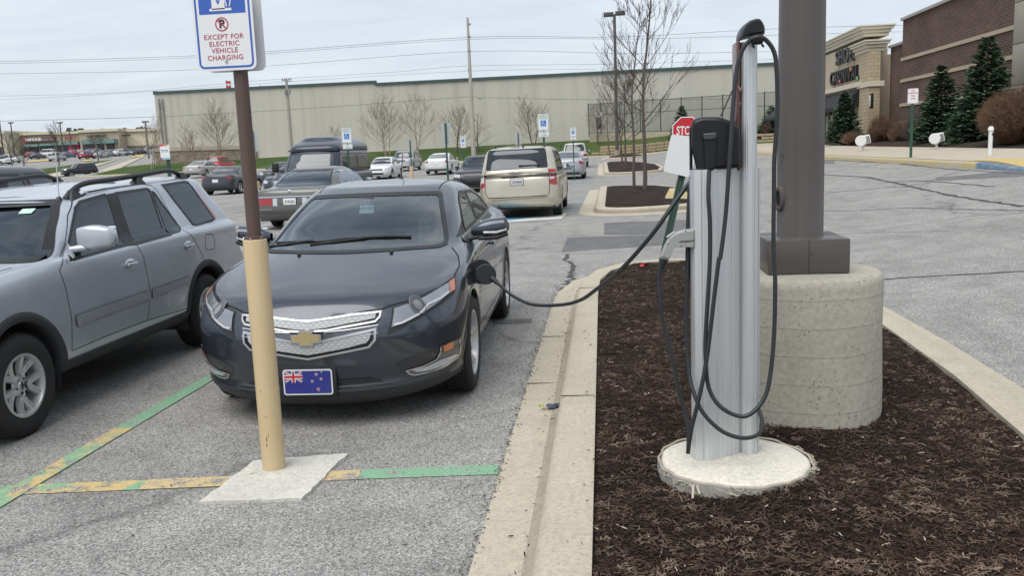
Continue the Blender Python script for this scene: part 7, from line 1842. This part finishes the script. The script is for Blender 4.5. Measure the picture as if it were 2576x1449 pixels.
# brown twiggy shrubs
TWG=NT('twig_shrub'); t=TWG; c=t.ramp(t.noise(5,5,.7),[(.3,(.07,.045,.03)),(.5,(.14,.085,.055)),(.72,(.21,.14,.09))]); t.set(c,.9,spec=.2); TWG=t.m
def shrub(x,y,z,rx,ry,h,cnt,seed,label,flat=.3,r=.0045,mat=None):
    rn=random.Random(seed); root=thing('shrub',label,'shrub',(x,y,z),0,'brown shrubs along the brick wall'); mb=MB(); mb.mats.append(mat or TWG)
    for k in range(cnt):
        a=rn.uniform(0,2*PI); q=rn.random()**.55; ph=rn.random(); px=rx*q*math.cos(a); py=ry*q*math.sin(a); top=h*(1-(1-flat)*q**3)*rn.uniform(.55,1.08)
        b=Vector((px*.45,py*.45,0)); t_=Vector((px,py,top)); m=b.lerp(t_,.5)+Vector((rn.gauss(0,.07),rn.gauss(0,.07),rn.gauss(0,.05)))
        mb.tube([b,m,t_],[r*1.6,r*1.1,r*.6],None,3,cap=False)
        for s in range(4):
            p=m.lerp(t_,rn.random()); e=p+Vector((rn.gauss(0,.09),rn.gauss(0,.09),rn.uniform(.03,.18))); mb.tube([p,e],[r*.8,r*.5],None,3,cap=False)
    mb.build('twigs',root,None); return root
def sh_at(px,X,rx,ry,h,cnt,seed,label,**k):
    d=pdir(px,340); Y=d.y*X/d.x; shrub(X,Y,gz(X,Y)+.2,rx,ry,h,cnt,seed,label,**k)
sh_at(2560,13.4,1.0,2.2,1.72,3800,61,'big rounded brown hedge at the right edge behind the white pipe',flat=.55)
sh_at(2215,14.4,.6,1.5,1.35,1100,62,'brown bare shrub at the foot of the buff brick pier')
sh_at(2270,14.6,.6,1.2,1.05,700,63,'low brown bare shrub left of the fire lane sign')
sh_at(2305,14.6,.6,1.3,1.25,700,64,'spreading bare shrub right of the fire lane sign',mat=BARKD)
sh_at(2425,13.9,.5,1.0,.62,600,65,'low brown twigs between the two tall spruces')
sh_at(2150,13.6,.6,2.0,.62,700,66,'low reddish twigs under the spruce before the store windows')
d=pdir(1928,345); shrub(d.x*104/d.y,103.5,gz(d.x*104/d.y,103.5),.8,.8,1.9,300,67,'bare reddish shrub beside the distant spruce right of the station',r=.012)
# ======================= other vehicles =======================
def place(px,Y): d=pdir(px,400); return d.x*Y/d.y
F_=R(90)       # nose towards the camera ; R(-90): tail towards the camera
def at_front(px,Y): x=place(px,Y); return (x,Y,gz(x,Y))
def rear_loc(px,Y,L):  # tail at depth Y, car pointing away: local x=0 (nose) lies at Y+L
    x=place(px,Y); return (x,Y+L,gz(x,Y+L))
ZM=ZC(1131.5,258.6,.22309)
# gold minivan
GOLD=paint('paint_gold',(.56,.52,.43),.5,.36,.08)
x=place(1303,21.15); L=5.1
R_=rings_std(L,1.99,1.74,zn=.92,zs=1.0,zb=1.03,zt=1.08,xc=.95,x0=1.75,x1=L-.30,xt=L-.06,tail=1.0,tw=.77,cw=.93,nf=3,sill=.22,botf=.25,rr=.09,roofar=.30,roofaf=.4,bum=.03)
MV=Car('parked_car','gold minivan seen from behind on the blue bay marking','minivan',R_,L,(.95,L-1.02),(x,21.05+L,.0),-F_,GOLD,(20,50,26,.04),wr=.345,ra=.40)
MG=glass('van_rear_glass',(.03,.03,.035),.4,.75)
def BP(z): return [Vector(p) for p in MV.pp('B',ZM(z))]
MV.window('rear_window','B',BP([(420,548),(440,542),(1060,508),(1078,520),(1104,715),(1094,724),(420,766),(408,755)]),MG,trim=.012)
tlL=[(1113,744),(1190,742),(1200,850),(1212,918),(1180,920),(1126,912)]
P=MV.pp(155 if True else 'B',ZM([(342,790),(398,792),(402,950),(341,975)]))
MV.part('taillight',[MV.patch('B',BP([(344,792),(398,792),(402,948),(344,972)]),.006),MV.patch('B',BP([(350,830),(392,828),(392,905),(352,912)]),.010)],[REDL,WLENS])
MV.part('taillight',[MV.patch('B',BP([(1115,744),(1192,744),(1212,918),(1180,920),(1126,912)]),.006),MV.patch('B',BP([(1122,785),(1176,780),(1176,850),(1124,860)]),.010)],[REDL,WLENS])
MV.part('chrome_strip',[MV.band('B',BP([(400,856),(570,850),(930,824),(1112,818)]),.03,.010,closed=False),MV.band('B',BP([(575,840),(750,828),(930,816)]),.035,.02,closed=False)],CHROME)
mb=MB()
for z,w_ in (([(400,768),(400,960),(405,1020),(425,1062),(452,1080),(800,1062),(1080,1045),(1112,1030),(1122,1008),(1124,912),(1112,740)],.012),([(430,1075),(800,1060),(1085,1040)],.01),([(470,1102),(800,1082),(1110,1058)],.03)): mb.add(*MV.band('B',BP(z),w_,.004,closed=False),SEAM if w_<.02 else plain('step_pad',(.30,.265,.19),.4,.3))
mb.build('tailgate_gap',MV.root,50)
MV.part('brake_light',[MV.patch('B',BP([(696,493),(794,488),(794,500),(696,505)]),.008)],REDL)
q=BP([(755,893)])[0]; h_=MV.hit('B',q.x,q.y,.01); plate(MV.root,h_,1,0,'CZ94838',plain('plate_pale',(.55,.55,.58),.5),frame_m=BLACK,tc=(.25,.2,.28),txs=.062)
q=BP([(748,785)])[0]; h_=MV.hit('B',q.x,q.y,.006); A=facing(h_,1,0); mb=MB()
for s in (-1,1): mb.prism([(0,-.012),(s*.17,.006),(s*.17,.010),(0,.014)][::s],0,.006,CHROME,A)
mb.box((0,0,.004),(.07,.028,.01),CHROME,.003,T=A); mb.build('emblem',MV.root,40)
mb=MB(); P=[MV.hit('B',p.x,p.y,.02) for p in BP([(800,712),(860,708),(1015,702)])]; mb.tube(P,.012,BLACK,6); mb.box(tuple(P[0]),(.03,.1,.04),BLACK,.01); mb.build('wiper',MV.root,50)
for a,b in ((1.45,2.55),(2.62,3.55),(3.62,4.72)):
    MV.window('side_window','L',rc([(a+(.25 if a<2 else 0),1.10),(b,1.11),(b-(.12 if b>4 else 0),1.60),(a+(.75 if a<2 else .02),1.58)],.04),MG,both=True,trim=.02)
MV.window('windshield','F',rc([(-.75,1.10),(.75,1.10),(.66,1.62),(-.66,1.62)],.05),MG,trim=.03)
for xx in (1.5,2.58,3.58): MV.seam('L',[(xx,.35),(xx,1.09)],.008,True)
for s in (-1,1):
    mb=MB(); mb.tube(spline([(2.2,s*.60,1.68),(2.35,s*.60,1.75),(4.2,s*.60,1.765),(4.4,s*.60,1.70)],4),.018,BLACK,6); mb.build('roof_rail',MV.root,50)
p=MV.hit('T',4.6,.1,0); mb=MB(); mb.tube([p,p+Vector((.02,0,.05))],[.03,.02],BLACK,6); mb.build('antenna',MV.root)
mirror_part(MV,1.62,.96,1.16,BLACK,(.13,.24,.20),glassm=True,arm=.06)
mb=MB(); mb.tube([(L-.35,-.5,.28),(L-.08,-.5,.27)],.035,plain('exhaust',(.08,.07,.06),.5,.7),10); mb.build('exhaust_pipe',MV.root)
interior(MV,1.2,4.3,.82,.4,1.05,None,True,3)
MV.finish(lip=GOLD,lipw=.02,sill_z=.22)
for xw in MV.wheels:
    for s in (-1,1): wheel(MV.root,xw,s,.995,.345,.215,.22,5,False,ALLOY,True,.02,.07,.02)
# grey saloon with the wide red lamps
ZQ=ZC(388.0,194.0,.26775)
GQ=paint('paint_pewter',(.135,.14,.13),.5,.38,.15); L=5.4; x=place(718,19.9)
R_=rings_std(L,1.98,1.44,zn=.80,zs=.90,zb=.95,zt=.99,xc=1.45,x0=2.2,x1=3.7,xt=4.5,tw=.61,rr=.09,tail=.93,cw=.86,nf=3.2,af=.5,ar=.4,nose=.1)
MQ=Car('parked_car','pewter grey full size saloon seen from behind, left of the dark hatchback roof','saloon',R_,L,(1.0,L-1.4),(x,19.95+L,0),-F_,GQ,(20,44,24,.045),wr=.335,ra=.385)
QG=glass('saloon_glass',(.42,.50,.50),.12)
MQ.window('rear_window','B',rc([(-.70,1.0),(.70,1.0),(.54,1.355),(-.54,1.355)],.04),QG,trim=.025)
MQ.window('windshield','F',rc([(-.70,1.02),(.70,1.02),(.56,1.35),(-.56,1.35)],.05),QG,trim=.03)
for a,b in (((1.95,1.0),(2.95,1.0)),((3.02,1.0),(3.78,1.0))): MQ.window('side_window','L',rc([(a[0],1.0),(b[0]+(.22 if a[0]>3 else 0),1.0),(b[0]-.06,1.32),(a[0]+(.42 if a[0]<2 else .02),1.32)],.04),QG,both=True,trim=.02,tm=CHROME)
def BQ(z): return [Vector(p) for p in MQ.pp('B',ZQ(z))]
def sym(y0,y1,z0,z1): return [Vector((y0,z0)),Vector((y1,z0)),Vector((y1,z1)),Vector((y0,z1))]
zc_=BQ([(1050,1170)]); 
ztl=MQ.pp('B',ZQ([(1050,1142),(1050,1205),(1050,1128),(1228,1086),(1242,1172)])); print('marq',ztl)
z1_,z0_=ztl[0][1],ztl[1][1]
for s in (-1,1): MQ.part('taillight',[MQ.patch('B',sym(s*.42,s*.93,z0_,z1_) if s>0 else sym(-.93,-.42,z0_,z1_),.008),MQ.patch('B',sym(s*.30,s*.41,z0_-.02,z1_) if s>0 else sym(-.41,-.30,z0_-.02,z1_),.008)],[REDL,WLENS])
MQ.part('chrome_strip',[MQ.band('B',[Vector((-.94,z1_+.025)),Vector((0,z1_+.035)),Vector((.94,z1_+.025))],.028,.012,closed=False),MQ.band('B',[Vector((-.9,.50)),Vector((-.45,.50))],.018,.012,closed=False),MQ.band('B',[Vector((.45,.50)),Vector((.9,.50))],.018,.012,closed=False)],CHROME)
h_=MQ.hit('B',0,(z0_+z1_)/2-.005,.012); plate(MQ.root,h_,1,0,'374GK',WHITE,frame_m=BLACK,txs=.085)
h_=MQ.hit('B',0,z1_+.13,.006); mb=MB(); mb.lathe([(0,.006),(.045,.006),(.055,.0)],CHROME,20,facing(h_,1,.0)); mb.lathe([(.02,.0065),(.03,.0065)],BLACK,16,facing(h_,1,0)); mb.build('emblem',MQ.root)
MQ.seam('B',[(-.75,z1_+.012),(-.74,.62),(.74,.62),(.75,z1_+.012)],.008); MQ.seam('B',[(-.9,.44),(.9,.44)],.008); MQ.seam('B',[(-.9,.40),(.9,.40)],.008)
mirror_part(MQ,2.0,.86,1.02,GQ,(.10,.2,.13))
interior(MQ,1.7,4.5,.80,.35,.93,plain('seat_slate',(.05,.05,.05),.8),True,2,False)
mb=MB(); mb.box((4.1,0,.90),(.5,1.2,.04),plain('parcel_shelf',(.12,.12,.12),.8)); mb.box((4.05,-.1,.95),(.1,.2,.06),WHITE,.02); mb.box((4.05,.25,.94),(.12,.25,.04),plain('box_tissue',(.5,.6,.65),.5),.01); mb.build('parcel_shelf',MQ.root)
MQ.finish(lip=GQ,lipw=.02,sill_z=.2)
for xw in MQ.wheels:
    for s in (-1,1): wheel(MQ.root,xw,s,.985,.335,.2,.2,8,False,ALLOY,True,.02,.05,.03)
# conversion van with a raised roof
NV=paint('paint_navy',(.030,.036,.062),.4,.36,.12); L=5.6; x=place(752,27.2)
R_=rings_std(L,2.02,1.95,zn=1.02,zs=1.12,zb=1.16,zt=1.22,xc=.95,x0=1.62,x1=L-.12,xt=L-.03,tail=1.1,tw=.84,cw=.93,nf=3.4,af=.45,sill=.32,botf=.35,roofar=.2,ar=.3)
CVN=Car('parked_car','dark navy conversion van with a raised roof behind the pewter saloon','van',R_,L,(.95,L-1.15),(x,27.0,0),F_,NV,(18,40,16,.06),wr=.36,ra=.42)
hr=[dict(xf=1.54,xr=L-.12,w=.852,af=.35,ar=.2,nf=3,z=[(1.4,1.86),(L,1.90)]),dict(xf=1.53,xr=L-.10,w=.856,af=.4,ar=.22,nf=3,z=[(1.4,1.95),(L,1.98)]),dict(xf=1.66,xr=L-.16,w=.825,af=.45,ar=.25,nf=3,z=[(1.4,2.06),(L,2.10)]),dict(xf=2.05,xr=L-.45,w=.68,af=.5,ar=.3,nf=2.6,z=[(1.8,2.18),(3,2.25),(L,2.22)]),dict(xf=2.2,xr=L-.7,w=.5,af=.4,ar=.3,z=[(1.8,2.30),(3,2.34),(L,2.30)]),dict(xf=2.4,xr=L-.9,w=0,af=.2,ar=.2,z=[(1.8,2.32),(3,2.37),(L,2.32)])]
g=car_grid(hr,14,30,10,.05); mb=MB(); gg=[[tuple(p) for p in r] for r in g]; mb.grid(gg,NV); mb.add(*Car.mir((mb.v[:],mb.f[:])),NV); o=mb.build('raised_roof',CVN.root,50)
mb=MB(); mb.tube([(x_,-.87,1.90) for x_ in (1.7,3,L-.3)],.018,BLACK,6); mb.build('roof_gutter',CVN.root); mb=MB(); mb.tube([(x_,.87,1.90) for x_ in (1.7,3,L-.3)],.018,BLACK,6); mb.build('roof_gutter',CVN.root)
VGv=glass('van_glass',(.35,.42,.44),.15,.5)
CVN.window('windshield','F',rc([(-.80,1.24),(.80,1.24),(.74,1.80),(-.74,1.80)],.07),plain('van_screen',(.045,.06,.075),.08,0,.8),trim=.03,cut=False)
for a,b,cc_ in ((1.35,2.35,.38),(2.55,3.55,.03),(3.68,5.2,.03)): CVN.window('side_window','L',rc([(a,1.25),(b,1.25),(b-(.1 if b>5 else 0),1.76),(a+cc_,1.76)],.06),plain('van_side_glass',(.035,.035,.04),.05,0,1),both=True,trim=.02,cut=False)
for s in (-1,1):
    mb=MB(); mb.box((1.30,s*1.20,1.38),(.12,.22,.32),BLACK,.04); mb.bar((1.32,s*.95,1.26),(1.3,s*1.12,1.28),.06,.05,BLACK); mb.build('mirror',CVN.root,50)
CVN.part('headlight',[CVN.patch('F',rc([(-.86,.80),(-.60,.80),(-.60,.98),(-.86,.98)],.02),.008)],WLENS,True)
CVN.part('grille',[CVN.patch('F',rc([(-.56,.78),(.56,.78),(.56,1.0),(-.56,1.0)],.02),.008)],BLACK)
mb=MB(); mb.add(*CVN.band('F',[Vector((-.6,1.26)),Vector((.1,1.27))],.03,.02,closed=False),BLACK); mb.add(*CVN.band('F',[Vector((.1,1.26)),Vector((.62,1.29))],.03,.02,closed=False),BLACK); mb.build('wiper',CVN.root)
mb=MB(); mb.box((1.52,.62,1.40),(.01,.22,.16),plain('paper_white',(.7,.75,.72),.6)); mb.box((1.75,-.58,1.83),(.01,.06,.06),plain('paper_white',(.7,.75,.72),.6)); mb.build('paper',CVN.root)
interior(CVN,1.35,4.5,.86,.6,1.22,None,True,1)
CVN.finish(lip=NV,lipw=.02,sill_z=.32)
for xw in CVN.wheels:
    for s in (-1,1): wheel(CVN.root,xw,s,1.0,.36,.21,.22,8,False,ALLOY,False,.02,.05,.03)
# the rest of the car park
mid=(16,34,16,.07)
simple_car('parked_car','black saloon facing the camera, half hidden by the gold minivan','saloon',at_front(1190,35.5),F_,(.02,.022,.032),4.87,1.87,1.49,'sedan',res=mid,x0=1.95,xt=4.3,inter=True,glassm=QG)
simple_car('parked_car','dark grey coupe seen from behind left of the brown sign post','coupe',rear_loc(536,42.5,4.42),-F_,(.045,.052,.062),4.42,1.76,1.42,'sedan',res=mid,xt=3.75,x1=2.95,tail=1.0,zt=1.08,plate_rear='')
simple_car('parked_car','silver saloon with a full width lamp bar seen from behind at the grass','saloon',rear_loc(478,74,5.0),-F_,(.42,.41,.39),5.0,1.87,1.45,'sedan',res=mid,xt=4.3)
simple_car('parked_car','red sport utility beyond the silver saloon at the grass','sport utility',rear_loc(531,86,4.4),-F_,(.45,.02,.02),4.4,1.82,1.75,'suv',res=mid,metal=.1)
simple_car('parked_car','dark saloon facing the camera left of the conversion van, nearer of two','saloon',at_front(697,37.5),F_,(.03,.034,.05),4.7,1.8,1.44,'sedan',res=mid)
simple_car('parked_car','dark saloon facing the camera left of the conversion van, farther of two','saloon',at_front(678,56),F_,(.05,.06,.075),4.7,1.8,1.42,'sedan',res=mid)
simple_car('parked_car','white saloon facing the camera right of the conversion van','saloon',at_front(944,57),F_,(.72,.73,.74),4.5,1.76,1.47,'sedan',res=mid,metal=.05)
simple_car('parked_car','silver sport utility facing the camera in the far row beside the birches','sport utility',at_front(1006,71),F_,(.46,.48,.50),4.77,1.84,1.72,'suv',res=mid)
simple_car('parked_car','white saloon seen from behind left of the black saloon','saloon',rear_loc(1097,61,4.9),-F_,(.70,.71,.73),4.9,1.85,1.46,'sedan',res=mid,metal=.05,x1=3.3,xt=4.4)
simple_car('parked_car','silver saloon seen from behind just right of the gold minivan','saloon',rear_loc(1427,46.2,4.8),-F_,(.42,.44,.46),4.8,1.8,1.47,'sedan',res=(18,36,20,.05),x1=3.2,xt=4.2)
simple_car('parked_car','white sport utility peeking over the silver saloon beyond the gold minivan','sport utility',rear_loc(1446,64,4.6),-F_,(.60,.61,.62),4.6,1.84,1.75,'suv',res=mid,metal=.1)
simple_car('parked_car','dark blue sport utility mostly hidden behind the silver one at the left edge','sport utility',(-7.05,5.55,0),F_,(.025,.03,.042),4.6,1.84,1.72,'suv',res=(18,40,18,.05),inter=True,glassm=QG)
simple_car('moving_car','dark sport utility driving down the side road toward the car park','sport utility',(place(150,106),106,gz(place(150,106),106)),R(50),(.018,.022,.035),4.4,1.8,1.66,'suv',res=mid)
low=(8,16,8,.16); gp='cars of the far car park'
for (px,Y,L,W_,H,kind,col,rz,lb) in (
 (22,165,5.4,1.95,1.85,'truck',(.65,.66,.66),R(165),'white pickup with an open bed cap at the far left'),
 (50,172,5.4,1.95,1.85,'truck',(.62,.63,.63),R(175),'second white pickup right of the bushy tree'),
 (116,172,5.6,2.0,1.9,'truck',(.34,.36,.38),R(-78),'silver pickup seen from behind in the aisle'),
 (80,192,4.6,1.8,1.45,'sedan',(.03,.03,.04),-F_,'dark saloon left of the silver pickup'),
 (96,205,4.8,1.9,1.9,'van',(.66,.67,.68),0,'white van before the shop with the red sign band'),
 (66,207,4.6,1.8,1.45,'sedan',(.35,.04,.04),-F_,'maroon saloon at the foot of the brown sign band'),
 (157,192,4.6,1.8,1.45,'sedan',(.05,.07,.16),-F_,'blue saloon right of the silver pickup'),
 (177,205,4.3,1.8,1.5,'sedan',(.45,.02,.03),-F_,'bright red saloon before the crimson entrance'),
 (203,178,4.7,1.85,1.75,'suv',(.22,.015,.03),-F_,'maroon sport utility seen from behind'),
 (192,207,4.6,1.8,1.45,'sedan',(.55,.56,.57),-F_,'pale saloon behind the maroon sport utility'),
 (217,208,4.6,1.8,1.5,'sedan',(.20,.22,.26),-F_,'grey saloon directly left under the long green awning'),
 (239,181,4.8,1.85,1.42,'sedan',(.33,.32,.29),-F_,'champagne saloon seen from behind'),
 (234,208,4.6,1.8,1.5,'suv',(.15,.18,.22),-F_,'slate wagon under the middle of the green awning'),
 (259,187,4.8,1.85,1.5,'sedan',(.24,.25,.28),-F_,'grey saloon right of the champagne one'),
 (272,194,4.6,1.8,1.5,'sedan',(.02,.02,.025),-F_,'black saloon left of the white one'),
 (287,190,4.6,1.82,1.5,'sedan',(.70,.71,.72),-F_,'white saloon seen from behind at the end of the lot'),
 (305,196,4.6,1.82,1.6,'suv',(.03,.035,.04),-F_,'black sport utility beside the white saloon'),
 (325,190,4.7,1.82,1.55,'sedan',(.05,.08,.09),F_,'dark teal saloon facing the camera at the end of the lot'),
 (339,192,4.7,1.82,1.5,'sedan',(.02,.022,.035),-F_,'black saloon before the silver minivan'),
 (352,196,5.0,1.9,1.85,'van',(.40,.42,.44),R(30),'silver minivan at the right end of the lot'),
 (6,190,4.6,1.8,1.5,'sedan',(.5,.51,.52),-F_,'pale saloon cut by the left edge of the frame')):
    xx=place(px,Y); simple_car('parked_car',lb,'car' if kind!='truck' else 'pickup',(xx,Y+(L if abs(rz+F_)<.3 else 0),gz(xx,Y+2)+.02),rz,col,L,W_,H,kind,res=low,group=gp,metal=.2,wr=.34 if kind!='truck' else .38,sill=None or .25) if False else simple_car('parked_car',lb,'car' if kind!='truck' else 'pickup',(xx,Y+(L if abs(rz+F_)<.3 else 0),gz(xx,Y+2)+.02),rz,col,L,W_,H,kind,res=low,group=gp,metal=.2)
# lawns, kerbs and road of the far slope
def farquad(name,px,mat,off,n=14,m=4):
    P=[G(*p) for p in px]; return sheet(name,[P[0],P[1]],[P[3],P[2]],mat,off,n,m)
farquad('far_lawn',[(60,431),(272,403),(285,401),(98,447)],GRASS,.06); farquad('far_lawn',[(-80,446),(60,431),(98,447),(-60,470)],GRASS,.07)
farquad('kerb',[(92,450),(290,404),(296,401),(98,445)],KERB,.10)
farquad('kerb',[(245,437),(362,394),(362,391),(240,434)],KERB,.10)
farquad('far_kerb_yellow',[(64,409),(140,404),(140,400),(64,405)],YW,.10); farquad('far_kerb_yellow',[(210,407),(232,405),(232,401),(210,403)],YW,.12); farquad('far_kerb_yellow',[(330,398),(366,391),(366,387),(330,394)],YW,.12)
